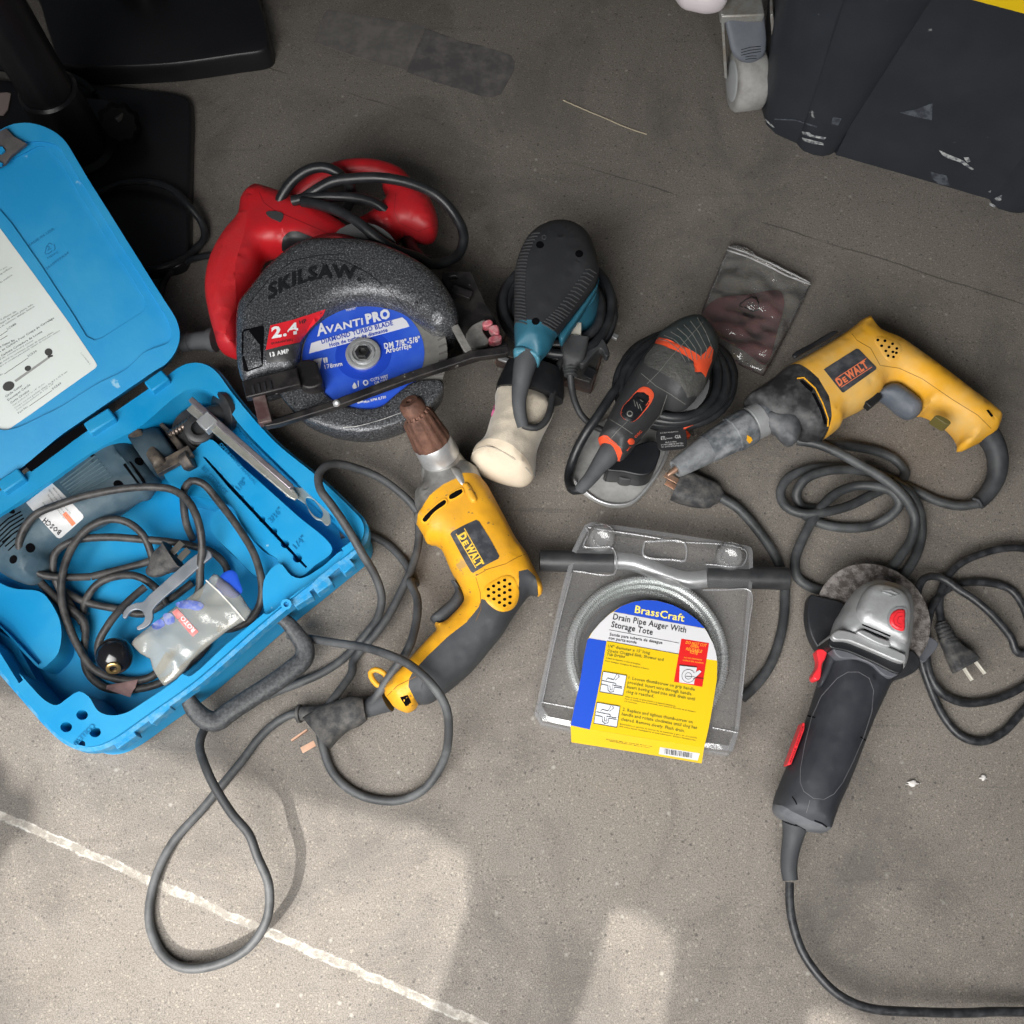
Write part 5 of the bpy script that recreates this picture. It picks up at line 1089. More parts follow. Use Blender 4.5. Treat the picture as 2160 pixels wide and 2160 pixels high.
# ------------------------------------------------------------------ yellow screw gun
def screwgun():
    t = thing('screw_gun', 'yellow drywall screw gun with black collar and worn grey nose pointing left', 'screw gun', P(1850, 800, 0))
    out = F_((470, 905), (540, 850), (610, 800), (680, 745), (780, 690), (900, 620), (1020, 540), (1070, 500), (1110, 489), (1138, 528), (1168, 562), (1260, 600), (1380, 680), (1510, 775), (1640, 875), (1740, 950), (1797, 1010), (1788, 1050), (1770, 1085), (1700, 1122), (1620, 1155), (1596, 1140), (1602, 1110), (1570, 1055), (1500, 1000), (1420, 965), (1392, 975), (1380, 910), (1330, 865), (1260, 822), (1205, 828), (1172, 878), (1100, 938), (985, 1000), (970, 1040), (890, 1100), (858, 1115), (770, 1108), (720, 1070), (650, 1060), (585, 1040), (540, 1000))
    col = F_((300, 1000), (470, 850), (670, 742), (690, 752), (740, 785), (815, 860), (868, 950), (888, 1040), (888, 1105), (860, 1200), (500, 1200))
    BKP = mat('dusty_black_collar', (.018, .018, .02), .45, col2=(.12, .12, .12), vs=50, vmix=.35, bump=.0002, bs=300)
    G = pillow(t, out, .042, .034, .036, .026, [('housing', YELD, None), ('front_collar', BKP, col)], s=.0045, lap=8, power=2.1)
    sf = G['surf']; fz = .045
    DG = mat('plaster_dusted_grey', (.07, .078, .088), .6, col2=(.26, .27, .28), vs=45, vmix=.55, bump=.0004, bs=180)
    LG = mat('pale_worn_nose', (.24, .25, .26), .5, .2, col2=(.12, .13, .14), vs=60, vmix=.6, bump=.0003, bs=200)
    p = lambda x, y, z=fz: P(*F_((x, y))[0], z); sc = F_.s * mpp(1600, 900, fz)
    lathe('nose_base', p(640, 960), p(560, 1000), [(0, 110 * sc), (.4, 98 * sc), (1, 92 * sc)], DG, t)
    lathe('lock_ring', p(560, 1000), p(500, 1030), [(0, 88 * sc), (.05, 94 * sc), (.9, 92 * sc), (1, 84 * sc)], SILV, t, 48)
    lathe('depth_sleeve', p(495, 1035), p(275, 1158), [(0, 96 * sc), (.06, 99 * sc), (.4, 94 * sc), (.42, 88 * sc), (.9, 80 * sc), (1, 76 * sc)], DG, t, 72, ribs=(12, .03, .1, .85))
    lathe('nose_cone', p(280, 1156), p(110, 1262), [(0, 74 * sc), (.2, 70 * sc), (.9, 52 * sc), (1, 46 * sc), (1, 30 * sc), (.6, 26 * sc)], LG, t, 48, ribs=(4, .03, .1, .85))
    lathe('bit_tip', p(130, 1250), p(70, 1295), [(0, 18 * sc), (.8, 14 * sc), (1, 8 * sc)], COP, t, 12)
    pillow(t, F_((650, 900), (700, 900), (745, 950), (765, 1030), (762, 1090), (725, 1132), (680, 1110), (640, 1070), (600, 1040), (570, 980), (600, 950), (640, 960)), .058, .012, .03, .02, [('gear_cover', mat('dusty_grey_cover', (.06, .065, .07), .5, col2=(.2, .2, .21), vs=45, vmix=.4), None)], s=.004)
    drape('yellow_chip', F_((485, 1085), (505, 1095), (512, 1112), (495, 1128), (482, 1110)), merged([bpy.data.objects[[o.name for o in t.children if o.name.startswith('depth_sleeve')][0]]]), YEL, t, .0008, 3)
    multi('vent_slot', [F_((758, 800), (775, 797), (830, 845), (822, 862), (790, 835)), F_((822, 866), (840, 868), (885, 960), (902, 1028), (888, 1028), (868, 960))], sf, HOLE, t, .0006, 5)
    multi('vent_rim', [strip(F_((745, 790), (780, 785), (840, 840), (880, 920), (908, 1000), (905, 1040)), 2)], sf, mat('yellow_edge', (0, 0, 0)), t, .0012, 5)
    BK = MATS['name_plate']
    nb = drape('name_plate', F_((886, 742), (895, 735), (1055, 634), (1068, 636), (1160, 730), (1158, 742), (990, 862), (980, 860)), sf, BK, t, .0006, 7)
    NS = merged([nb]); OI = mat('orange_print', (.72, .30, .05), .4)
    lettering([(s_, F_(a)[0], F_(b)[0], h * F_.s, 0, .05) for s_, a, b, h in (('D', (966, 830), (990, 814), 40), ('E', (994, 812), (1012, 800), 27), ('WALT', (1016, 798), (1120, 728), 42))], NS, OI, nb, .0004)
    multi('name_rule', [strip(F_((975, 835), (1138, 728)), 1.5), strip(F_((948, 790), (1108, 684)), 1.5)], NS, OI, nb, .0004, 20)
    vt = drape('vent_patch', F_((1150, 590), (1165, 572), (1240, 590), (1280, 610), (1290, 650), (1265, 695), (1235, 702), (1205, 680), (1180, 640)), sf, YELD, t, .0014, 5, True, rnd=4)
    ring_dots('vent_holes', F_, [(1168, 588), (1205, 592), (1245, 608), (1188, 618), (1227, 625), (1267, 632), (1210, 645), (1247, 650), (1222, 670), (1250, 676), (1265, 655)], 8, merged([vt]), HOLE, vt)
    multi('housing_seam', [strip(F_((1025, 545), (1060, 590), (1130, 630), (1180, 720), (1280, 735), (1400, 790), (1560, 900), (1690, 980), (1760, 1050)), 1.1)], sf, mat('seam_dark', (0, 0, 0)), t, .0002, 6)
    pillow(t, F_((1160, 882), (1200, 832), (1260, 825), (1330, 868), (1392, 928), (1385, 975), (1335, 998), (1275, 968), (1210, 912)), .044, .018, .018, .014, [('trigger', mat('slate_trigger', (.085, .10, .125), .5, col2=(.15, .16, .18), vs=40), None)], s=.003)
    plate('lock_switch', F_((1465, 985), (1485, 980), (1545, 1010), (1550, 1025), (1530, 1028), (1500, 1010)), .060, .078, mat('olive_switch', (.12, .10, .03), .5), t)
    cl = pillow(t, F_((720, 672), (730, 655), (830, 600), (940, 540), (965, 545), (940, 570), (850, 620), (760, 672), (732, 686)), .085, .003, .002, .004, [('belt_clip', BLK, None)], s=.003)
    drape('tail_slot', F_((1735, 955), (1745, 952), (1770, 985), (1760, 990)), sf, HOLE, t, .0006, 4)
    bar('reverse_lever', p(1105, 935, .05), p(1170, 880, .05), .010, .012, BLK, t, .001)
    cord('cord_boot', [[(*q, z, r) for q, z, r in zip(F_((1735, 1070), (1775, 1140), (1795, 1220), (1785, 1310), (1740, 1390), (1690, 1440)), [.042, .035, .028, .02, .014, .012], [.0135, .0125, .0115, .0105, .0096, .0088])]], .015, mat('boot_rubber', (.022, .024, .028), .5, col2=(.08, .085, .09), vs=30, vmix=.3), t, 18)
    cord('boot_tie', [zs(F_((1665, 1415), (1700, 1425), (1715, 1460)), .022)], .0018, GRIP, t, 8)
    s = [(F_((1700, 1440), (1600, 1455), (1480, 1430), (1360, 1375), (1260, 1325), (1150, 1285), (1020, 1262), (880, 1278), (780, 1330), (742, 1400), (770, 1462), (850, 1475)), [.012, .006, .006, .006, .018, .022, .02, .006, .006]),
         (F_((890, 1130), (1020, 1140), (1150, 1165), (1260, 1215), (1312, 1280), (1290, 1330), (1220, 1360), (1120, 1400), (1000, 1455), (880, 1485), (760, 1490), (680, 1450), (658, 1385), (700, 1310), (800, 1265), (930, 1250), (1060, 1250), (1170, 1270)), [.02, .01, .005, .005, .015, .022, .018, .014, .012, .006, .005]),
         (F_((760, 1480), (820, 1520), (900, 1555), (1010, 1572), (1130, 1560), (1230, 1505), (1282, 1440), (1250, 1385), (1160, 1352), (1050, 1352), (930, 1405), (845, 1500), (785, 1610), (735, 1740), (745, 1830), (820, 1880), (890, 1895)), [.006, .005, .005, .006, .02, .03, .03, .022, .02, .016, .012, .008, .006]),
         (F_((745, 1110), (850, 1130), (960, 1175), (1080, 1240), (1200, 1312), (1300, 1405), (1358, 1520), (1340, 1640), (1285, 1720), (1230, 1790), (1190, 1850)), [.03, .035, .04, .04, .035, .02, .012, .008, .006]),
         (F_((1240, 1330), (1330, 1385), (1385, 1480), (1395, 1600), (1370, 1700), (1320, 1790), (1280, 1850)), [.02, .018, .008, .006, .006]),
         (F_((345, 1412), (440, 1470), (550, 1590), (630, 1710), (680, 1840)) + G_((1850, 640), (1842, 800), (1795, 1000), (1725, 1150), (1640, 1260), (1565, 1330)), [.014, .008, .006, .006, .006])]
    cord('power_cord', [zs(a, z) for a, z in s], .0056, mat('screwgun_cord', (.028, .030, .032), .45, col2=(.11, .115, .12), vs=22, vmix=.4), t, 12)
    pg = loft('plug', [(*F_((350, 1415))[0], .014, .007, .007, 2), (*F_((320, 1400))[0], .014, .014, .010, 2.6), (*F_((240, 1385))[0], .015, .018, .013, 3.2), (*F_((150, 1355))[0], .016, .019, .014, 4), (*F_((118, 1342))[0], .016, .0185, .014, 4)], PLG, t)
    bar('prong', P(*F_((130, 1330))[0], .020), P(*F_((55, 1290))[0], .020), .0065, .0018, COP, pg, .0002); bar('prong', P(*F_((120, 1365))[0], .012), P(*F_((60, 1330))[0], .012), .0065, .0018, COP, pg, .0002)
screwgun()
# ------------------------------------------------------------------ palm sander with dust bag
def ellipse_loop(cx, cy, rx, ry, z, rot=0, a0=0, a1=360, n=20, wob=.03, seed=0, dz=0):
    rnd = random.Random(seed); ph = rnd.random() * 6; out = []
    for i in range(n + 1):
        a = math.radians(a0 + (a1 - a0) * i / n); k = 1 + wob * math.sin(3 * a + ph)
        x = rx * k * math.cos(a); y = ry * k * math.sin(a)
        out.append((cx + x * math.cos(rot) - y * math.sin(rot), cy + x * math.sin(rot) + y * math.cos(rot), z + dz * math.sin(a * 2 + ph)))
    return out
def sander():
    t = thing('palm_sander', 'black and teal palm sander wrapped in its own black cord with a cream dust bag', 'sander', P(*E_((620, 800))[0], 0))
    TEAL = mat('teal_plastic', (.018, .105, .16), .42, col2=(.05, .15, .20), vs=20, vmix=.3, bump=.0001, bs=400)
    DK = mat('charcoal_rubber', (.020, .021, .024), .55, col2=(.038, .040, .044), vs=12, vmix=.4, bump=.0001, bs=900)
    zt = .125
    # lower body and pad
    plate('sanding_pad', E_((212, 1036), (420, 520), (1046, 660), (930, 1010), (862, 1226)), .004, .018, mat('brown_pad', (.07, .045, .035), .7, col2=(.03, .025, .025), vs=40, vmix=.6), t, smooth=False, bev=.001)
    plate('sandpaper_edge', E_((208, 1042), (414, 515), (1050, 655), (934, 1014), (866, 1236)), .0005, .004, mat('copper_sandpaper', (.22, .10, .06), .7, col2=(.1, .05, .04), vs=80, vmix=.5), t, smooth=False, bev=0)
    plate('base_plate', E_((250, 990), (440, 540), (1030, 680), (925, 1000), (850, 1180)), .018, .022, mat('dull_base_steel', (.09, .09, .09), .4, .7, col2=(.2, .17, .14), vs=60, vmix=.4), t, smooth=False, bev=.0005)
    c0 = P(*E_((640, 790))[0], .02); 
    lathe('motor_body', c0, c0 + [0, 0, .085], [(0, .050), (.1, .052), (.6, .047), (1, .040)], TEAL, t, 40)
    for a, b in (((1000, 680), (950, 860)), ((980, 850), (1040, 880))): bar('paper_clamp', P(*E_(a)[0], .026), P(*E_(b)[0], .026), .006, .005, STEEL, t)
    bar('paper_clamp', P(*E_((870, 1090))[0], .024), P(*E_((830, 1150))[0], .024), .012, .004, BLK, t)
    bar('paper_clamp', P(*E_((230, 1010))[0], .022), P(*E_((330, 1050))[0], .022), .006, .004, STEEL, t)
    # cord wound round the waist
    W1 = []
    for i, (rx, ry, z) in enumerate(((385, 335, .060), (360, 315, .070), (340, 300, .053), (315, 275, .066), (290, 260, .078), (265, 240, .060), (370, 325, .079))):
        W1.append([(*E_((q[0], q[1]))[0], q[2]) for q in ellipse_loop(638 + 6 * (i % 2), 680 - 4 * i, rx, ry, z, .15, n=24, seed=i, wob=.025, dz=.003)])
    cord('wound_cord', W1, .0055, CORD, t, 10)
    # top shell
    out = E_((338, 640), (338, 500), (345, 400), (368, 315), (412, 225), (480, 155), (560, 115), (640, 101), (720, 110), (800, 148), (852, 205), (880, 270), (905, 350), (912, 430), (898, 500), (840, 590), (760, 690), (700, 770), (650, 835), (618, 880), (590, 945), (540, 1005), (500, 1042), (440, 1010), (380, 975), (345, 990), (338, 900), (336, 780))
    SH = pillow(t, out, zt, .030, .030, .040, [('shell', DK, None), ('teal_neck', TEAL, E_((250, 790), (340, 800), (430, 830), (520, 850), (600, 868), (640, 858), (760, 900), (600, 1200), (200, 1150)))], s=.004, lap=8)
    sf = SH['surf']
    pillow(t, E_((330, 960), (400, 950), (480, 975), (520, 1010), (500, 1046), (470, 1020), (400, 1000), (350, 1010)), .130, .008, .02, .004, [('neck_collar', mat('pale_teal', (.055, .19, .26), .4), None)], s=.003)
    pillow(t, E_((640, 870), (700, 780), (800, 650), (905, 500), (912, 470), (905, 530), (830, 660), (730, 810), (660, 900)), .113, .004, .02, .004, [('teal_rim', TEAL, None)], s=.003)
    plate('yellow_tab', E_((870, 275), (885, 285), (902, 340), (900, 395), (885, 370)), .12, .135, mat('amber_tab', (.5, .25, .03), .4), t, bev=.001)
    rb = mat('rib_rubber', (.058, .06, .064), .5); rs = []
    for k in range(28):
        f = k / 29; y = 175 + 640 * f
        xl = np.interp(y, [170, 230, 320, 420, 520, 640, 720, 815], [455, 408, 368, 350, 343, 343, 345, 352]); wd_ = 62 + 14 * f
        rs.append(strip(E_((xl, y), (xl + wd_ * .5, y - 7 + 10 * f), (xl + wd_, y - 10 + 26 * f)), 2.1))
    for k in range(19):
        f = k / 19; x = 880 - 300 * f; y = 440 + 410 * f
        x = np.interp(f, [0, .3, .6, 1], [893, 800, 706, 590]); y = np.interp(f, [0, .3, .6, 1], [440, 585, 720, 845])
        rs.append(strip(E_((x, y), (x - 45 - 5 * f, y - 28 - 5 * f), (x - 72 - 12 * f, y - 25 - 25 * f)), 2.1))
    multi('grip_rib', rs, sf, rb, t, .0010, 4)
    multi('screw_hole', [E_(*circ(x, y, 27, 24)) for x, y in ((512, 246), (778, 307), (483, 766))], sf, HOLE, t, .0004, 4)
    drape('recycling_mark', E_(*circ(540, 195, 16)), sf, rb, t, .0005, 3, holes=[E_(*circ(540, 195, 11))])
    cord('cord_boot', [[(*q, z, r) for q, z, r in zip(E_((430, 975), (405, 1060), (385, 1160), (372, 1270), (378, 1380), (400, 1480)), [.125, .122, .115, .10, .088, .080], [.0135, .0125, .0105, .0085, .0075, .0068])]], .015, GRIP, t, 20)
    c2 = mat('dark_flex', (.020, .021, .023), .45, col2=(.06, .06, .062), vs=50, vmix=.3)
    cord('power_cord', [zs(E_((398, 1470), (430, 1482), (490, 1488), (545, 1450), (580, 1370), (595, 1250), (612, 1130), (655, 1040), (700, 985)), [.080, .078, .075, .072, .07, .066]),
        zs(E_((715, 1120), (725, 1210), (750, 1310), (800, 1410), (870, 1475), (945, 1512)), [.074, .06, .04, .03, .026])], .0040, c2, t)
    pg = loft('plug', [(*E_((720, 1135))[0], .074, .006, .005, 2), (*E_((722, 1060))[0], .076, .009, .008, 3), (*E_((732, 1020))[0], .078, .0135, .010, 4), (*E_((740, 960))[0], .080, .0155, .011, 5), (*E_((746, 885))[0], .082, .0165, .011, 6)], RUB, t, step=.003)
    for k in range(4): lathe('relief_rib', P(*E_((720, 1132 - 20 * k))[0], .074), P(*E_((720, 1122 - 20 * k))[0], .074), [(0, .0075 + .0008 * k), (1, .0075 + .0008 * k)], RUB, pg, 20)
    bar('prong', P(*E_((748, 880))[0], .088), P(*E_((752, 775))[0], .089), .0140, .0016, PRONG, pg, .0003); bar('prong', P(*E_((732, 880))[0], .082), P(*E_((738, 745))[0], .083), .0140, .0016, PRONG, pg, .0003)
    plate('cord_tie', E_((780, 985), (900, 930), (935, 880), (985, 990), (960, 1005), (925, 950), (800, 1060), (775, 1040)), .070, .082, RUB, t, bev=.002)
    # dust bag
    CL = mat('canvas', (.50, .44, .35), .9, col2=(.22, .195, .17), vs=22, vmix=.4, bump=.0006, bs=700, sheen=.3)
    CL2 = mat('clean_canvas', (.62, .53, .41), .9, col2=(.5, .42, .33), vs=16, vmix=.3, bump=.0003, bs=900)
    bag = E_((212, 1250), (262, 1212), (400, 1200), (500, 1235), (565, 1290), (603, 1380), (590, 1430), (530, 1550), (492, 1650), (480, 1780), (466, 1838), (400, 1880), (300, 1872), (160, 1825), (65, 1765), (40, 1705), (68, 1632), (128, 1570), (172, 1440), (206, 1330))
    pz = crumple(24, .0055, 8.)
    bg_ = pillow(t, bag, .042, .038, .036, .042, [('dust_bag', CL, None), ('dust_bag_end', CL2, E_((0, 1700), (50, 1665), (90, 1635), (150, 1622), (230, 1645), (330, 1700), (420, 1765), (462, 1815), (480, 1850), (440, 2000), (0, 1950)))], s=.004, lap=8, zf=pz)
    cord('bag_seam', [[(x, y, bg_['surf'].hit(x, y)[0].z + .0002) for x, y in E_((52, 1668), (90, 1636), (150, 1622), (230, 1645), (330, 1700), (420, 1765), (458, 1812)) if bg_['surf'].hit(x, y)]], .0011, CL, t, 6)
    drape('pink_mark', E_((195, 1350), (205, 1330), (205, 1370), (185, 1415), (180, 1400)), bg_['surf'], mat('pink_stitch', (.5, .12, .25), .7), t, .0004, 4)
    lathe('dust_port', P(*E_((480, 1080))[0], .055), P(*E_((440, 1270))[0], .048), [(0, .034), (.8, .040), (1, .040)], BLK, t, 32)
sander()

# ------------------------------------------------------------------ orange and black multi sander
def detail_sander():
    t = thing('detail_sander', 'grey and orange corded detail sander wrapped in black cord above a clear base tray', 'sander', P(*E_((1300, 1400))[0], 0))
    DG = mat('dark_grey_shell', (.028, .029, .031), .5, col2=(.055, .055, .057), vs=16, vmix=.3, bump=.0001, bs=600)
    MG = mat('textured_grey_grip', (.06, .06, .057), .6, col2=(.12, .12, .115), vs=30, vmix=.3, bump=.0009, bs=330)
    CG = mat('charcoal_cap', (.022, .033, .035), .5, col2=(.06, .06, .06), vs=20, vmix=.3)
    OR = mat('orange_plastic', (.75, .085, .03), .4, col2=(.6, .10, .05), vs=30, vmix=.3)
    zt = .095
    # base
    CLR = mat('scratched_base_metal', (.48, .48, .47), .25, .35, col2=(.25, .25, .24), vs=25, vmix=.5, bump=.0003, bs=120)
    plate('sole_plate', NA((1196, 985), (1215, 930), (1300, 875), (1405, 885), (1418, 925), (1395, 990), (1355, 1045), (1330, 1064), (1295, 1068), (1262, 1058), (1235, 1042), (1205, 1010)), .002, .010, CLR, t, bev=.002)
    cord('sole_rim', [zs(NA((1202, 985), (1208, 1008), (1238, 1040), (1265, 1057), (1297, 1065), (1328, 1061), (1353, 1042), (1392, 988), (1414, 925)), .012)], .0016, STEEL, t, 8)
    plate('lower_housing', E_((960, 1770), (990, 1700), (1120, 1620), (1300, 1580), (1330, 1640), (1270, 1790), (1210, 1812), (1080, 1790)), .010, .045, BLK, t, bev=.004)
    plate('lower_block', E_((1040, 1800), (1100, 1785), (1170, 1800), (1130, 1840), (1060, 1835)), .010, .030, DG, t, bev=.002)
    lathe('housing_core', P(*E_((1430, 1180))[0], .01), P(*E_((1430, 1180))[0], .085), [(0, .050), (.5, .045), (1, .038)], BLK, t, 36)
    bar('orange_latch', P(*E_((1480, 1478))[0], .05), P(*E_((1545, 1455))[0], .05), .008, .006, OR, t)
    bar('orange_latch', P(*E_((1470, 1560))[0], .022), P(*E_((1520, 1530))[0], .022), .008, .008, OR, t)
    Wn = []
    for i, (rx, ry, z, dx) in enumerate(((392, 318, .045, 0), (372, 300, .056, 4), (350, 285, .066, -4), (330, 268, .052, 6), (305, 250, .070, 0), (385, 312, .034, 4), (275, 232, .060, 0))):
        Wn.append([(*E_((q[0], q[1]))[0], q[2]) for q in ellipse_loop(1432 + dx, 1165, rx, ry, z, -.12, n=24, seed=20 + i, wob=.03, dz=.003)])
    Wn.append(zs(E_((790, 1905), (745, 1912), (712, 1870), (712, 1790), (760, 1650), (830, 1520), (910, 1400), (980, 1290), (1060, 1180), (1140, 1070)), [.05, .045, .02, .03, .05, .06, .065, .06]))
    cord('wound_cord', Wn, .0056, CORD, t, 10)
    out = E_((906, 1570), (925, 1520), (945, 1480), (985, 1400), (1040, 1290), (1120, 1150), (1190, 1040), (1250, 960), (1290, 920), (1310, 870), (1380, 812), (1450, 772), (1530, 748), (1600, 755), (1650, 790), (1700, 865), (1722, 940), (1708, 1010), (1672, 1110), (1650, 1180), (1610, 1245), (1555, 1310), (1510, 1350), (1430, 1362), (1375, 1350), (1330, 1400), (1250, 1500), (1170, 1600), (1090, 1690), (1045, 1706), (980, 1640), (930, 1605))
    cap = E_((1302, 900), (1296, 905), (1330, 955), (1400, 1010), (1480, 1050), (1560, 1080), (1585, 1070), (1625, 1020), (1665, 1000), (1690, 1010), (1800, 1000), (1760, 760), (1550, 680), (1250, 800))
    band = E_((1270, 935), (1296, 900), (1335, 955), (1400, 1008), (1480, 1050), (1570, 1088), (1600, 1060), (1640, 1008), (1668, 1015), (1662, 1080), (1640, 1135), (1620, 1190), (1580, 1180), (1535, 1192), (1522, 1130), (1440, 1085), (1350, 1035), (1290, 985))
    tex = E_((1200, 1110), (1215, 1050), (1270, 985), (1290, 990), (1350, 1038), (1435, 1085), (1445, 1130), (1475, 1145), (1520, 1140), (1540, 1200), (1600, 1185), (1660, 1190), (1620, 1260), (1500, 1330), (1420, 1262), (1320, 1215), (1230, 1160))
    neck = E_((880, 1550), (908, 1565), (960, 1590), (1020, 1640), (1062, 1690), (1040, 1740), (850, 1600))
    G = pillow(t, out, zt, .034, .032, .034, [('body_shell', DG, None), ('textured_grip', MG, tex), ('vented_cap', CG, cap), ('orange_band', OR, band), ('orange_ring', OR, neck)], s=.004, lap=8)
    sf = G['surf']
    gr = mat('groove_grey', (.14, .14, .13), .6)
    fl = []
    for k in range(7):
        f = k / 6; a = (1325 + 38 * k, 905 - 22 * k + 0); b = (1395 + 36 * k, 990 + 8 * k - 6 * k)
        fl.append(strip(E_((1318 + 47 * k, 895 - 22 * k), (1362 + 48 * k, 925 - 20 * k), (1430 + 47 * k, 1010 - 10 * k + 4), (1480 + 30 * k, 1045 - 6 * k)) if k < 5 else E_((1318 + 47 * k, 895 - 18 * k), (1362 + 44 * k, 935 - 16 * k), (1430 + 38 * k, 1000 - 6 * k)), 1.3))
    hz = [strip(E_((1325, 905), (1450, 880 - 25), (1560, 790)), 1.0)]
    fl = [strip(E_((1310 + 45 * k, 885 - 24 * k), (1380 + 42 * k, 900 - 12 * k), (1455 + 38 * k, 960 - 2 * k), (1500 + 26 * k, 1040 - 4 * k)), 1.2) for k in range(7)]
    multi('cap_groove', fl, sf, gr, t, .0004, 6)
    multi('seam_line', [strip(E_((1240, 1190), (1320, 1110), (1400, 1010)), .9), strip(E_((1400, 1010), (1500, 900), (1620, 770)), 1.0), strip(E_((1200, 1120), (1300, 1205), (1400, 1262), (1500, 1330)), 1.1), strip(E_((985, 1430), (1060, 1475), (1140, 1530)), 1.1), strip(E_((975, 1585), (1030, 1520), (1110, 1440)), .9), strip(E_((940, 1540), (1010, 1590), (1070, 1625)), 1.0), strip(E_((1375, 1265), (1330, 1400), (1200, 1560)), 1.0)], sf, gr, t, .0004, 6)
    sw = drape('switch_bezel', E_((1062, 1400), (1075, 1350), (1130, 1285), (1175, 1235), (1210, 1212), (1260, 1225), (1285, 1262), (1270, 1310), (1210, 1390), (1160, 1440), (1130, 1450), (1085, 1430)), sf, OR, t, .0012, 5, True, rnd=3)
    s2 = drape('switch_bezel', E_((1064, 1402), (1078, 1352), (1132, 1290), (1172, 1250), (1215, 1248), (1252, 1275), (1255, 1310), (1205, 1388), (1155, 1440), (1128, 1450), (1085, 1430)), sf, BLK, t, .0018, 5, True, rnd=3)
    s3 = drape('power_switch', E_((1092, 1392), (1150, 1300), (1175, 1285), (1225, 1315), (1222, 1335), (1160, 1412), (1140, 1422), (1098, 1405)), merged([s2]), BLK, t, .0026, 5, True, rnd=4)
    SS = merged([s3]); drape('off_symbol', E_(*circ(1122, 1393, 20)), SS, gr, s3, .0004, 3, holes=[E_(*circ(1122, 1393, 14))]); multi('on_symbol', [strip(E_((1190, 1298), (1212, 1312)), 1.2)], SS, gr, s3, .0004, 3)
    multi('switch_ridge', [strip(E_((1150 + 18 * k, 1300 + 14 * k), (1160 + 22 * k, 1345 + 14 * k)), 1.2) for k in range(3)], SS, gr, s3, .0008, 3)
    multi('orange_dot', [E_(*circ(1130, 1582, 22))], sf, OR, t, .0015, 3, True, rnd=3)
    lettering(L2(E_, ('MAX', (1105, 1648), (1130, 1618), 12), ('OSC', (1160, 1560), (1205, 1515), 16)), sf, OR, t, .0005)
    cord('cord_boot', [[(*q, z, r) for q, z, r in zip(E_((1000, 1635), (965, 1685), (920, 1740), (860, 1825), (785, 1905)), [.094, .092, .084, .070, .055], [.0125, .0120, .0098, .0080, .0068])]], .012, GRIP, t, 18)
    # warning tag on the cord
    tg = plate('warning_tag', E_((1305, 1512), (1320, 1500), (1480, 1488), (1497, 1495), (1508, 1612), (1495, 1625), (1335, 1642), (1318, 1630)), .0475, .0490, mat('black_tag', (.022, .022, .024), .35), t, bev=.0003)
    TS = flat(E_((1200, 1400), (1600, 1400), (1600, 1700), (1200, 1700)), .0493)
    g2 = mat('tag_grey_ink', (.42, .42, .42), .5)
    lettering(L2(E_, ('ETL', (1334, 1570), (1368, 1568), 22, 0, .03), ('Intertek', (1372, 1566), (1412, 1562), 10), ('CSA', (1428, 1562), (1470, 1558), 22, 0, .03), ('Made in China', (1365, 1592), (1440, 1586), 9), ('DO NOT REMOVE THIS TAG', (1335, 1610), (1485, 1597), 9), ('NO QUITE ESTA ETIQUETA', (1338, 1624), (1488, 1612), 9), ('DOUBLE INSULATION', (1330, 1528), (1450, 1518), 7)), TS, g2, tg, .0001, res=1)
detail_sander()

# ------------------------------------------------------------------ clear zip bag with sanding sheets
def sheet_bag():
    st = mat('maroon_sandpaper', (.13, .035, .038), .85, col2=(.04, .02, .022), vs=14, vmix=.4, bump=.0004, bs=1200)
    a = plate('sanding_sheet', F_((330, 370), (480, 350), (655, 330), (680, 380), (645, 540), (600, 690), (575, 712), (470, 640), (330, 560), (245, 470), (260, 430)), .002, .0045, st, None, bev=.0004)
    tag(a, 'stack of dark maroon sanding sheets seen inside the clear zip bag', 'sandpaper')
    t = thing('zip_bag', 'crumpled clear zip bag of sanding sheets lying beside the yellow screw gun', 'zip bag', P(*F_((500, 450))[0], 0))
    pz = crumple(30, .0065, 5.)
    r = pillow(t, F_((402, 85), (470, 98), (540, 150), (620, 188), (740, 240), (820, 295), (785, 370), (740, 460), (690, 560), (630, 675), (572, 776), (480, 735), (400, 690), (322, 640), (285, 560), (240, 462), (262, 400), (300, 310), (340, 210), (378, 120)), .007, .004, .0065, .012, [('bag_film', film('clear_bag_film', (.75, .75, .74), .06, .12, .0030, 60, .12), None)], s=.0035, smooth=False, zf=pz, lap=1)
    sf = r['surf']
    multi('zip_seal', [strip(F_((380, 118), (480, 150), (580, 195), (700, 255), (815, 298)), 2.2), strip(F_((388, 100), (480, 132), (590, 178), (700, 232), (812, 288)), 1.2)], sf, film('seal_film', (.8, .8, .8), .45, .2, .0006, 80, .2), t, .0008, 5)
    k = mat('black_print', (.01, .01, .01), .5)
    multi('printed_symbol', [strip(F_(*q), 2.2) for q in (((450, 400), (480, 375), (510, 362), (535, 372)), ((530, 362), (545, 395), (548, 430)), ((548, 428), (515, 438), (470, 415)), ((462, 418), (445, 408), (452, 392)))], sf, k, t, .0006, 4)
    lettering(L2(F_, ('04', (485, 405), (520, 415), 20, 0, .02), ('PE-LD', (462, 460), (520, 480), 16, 0, .02)), sf, k, t, .0006)
sheet_bag()

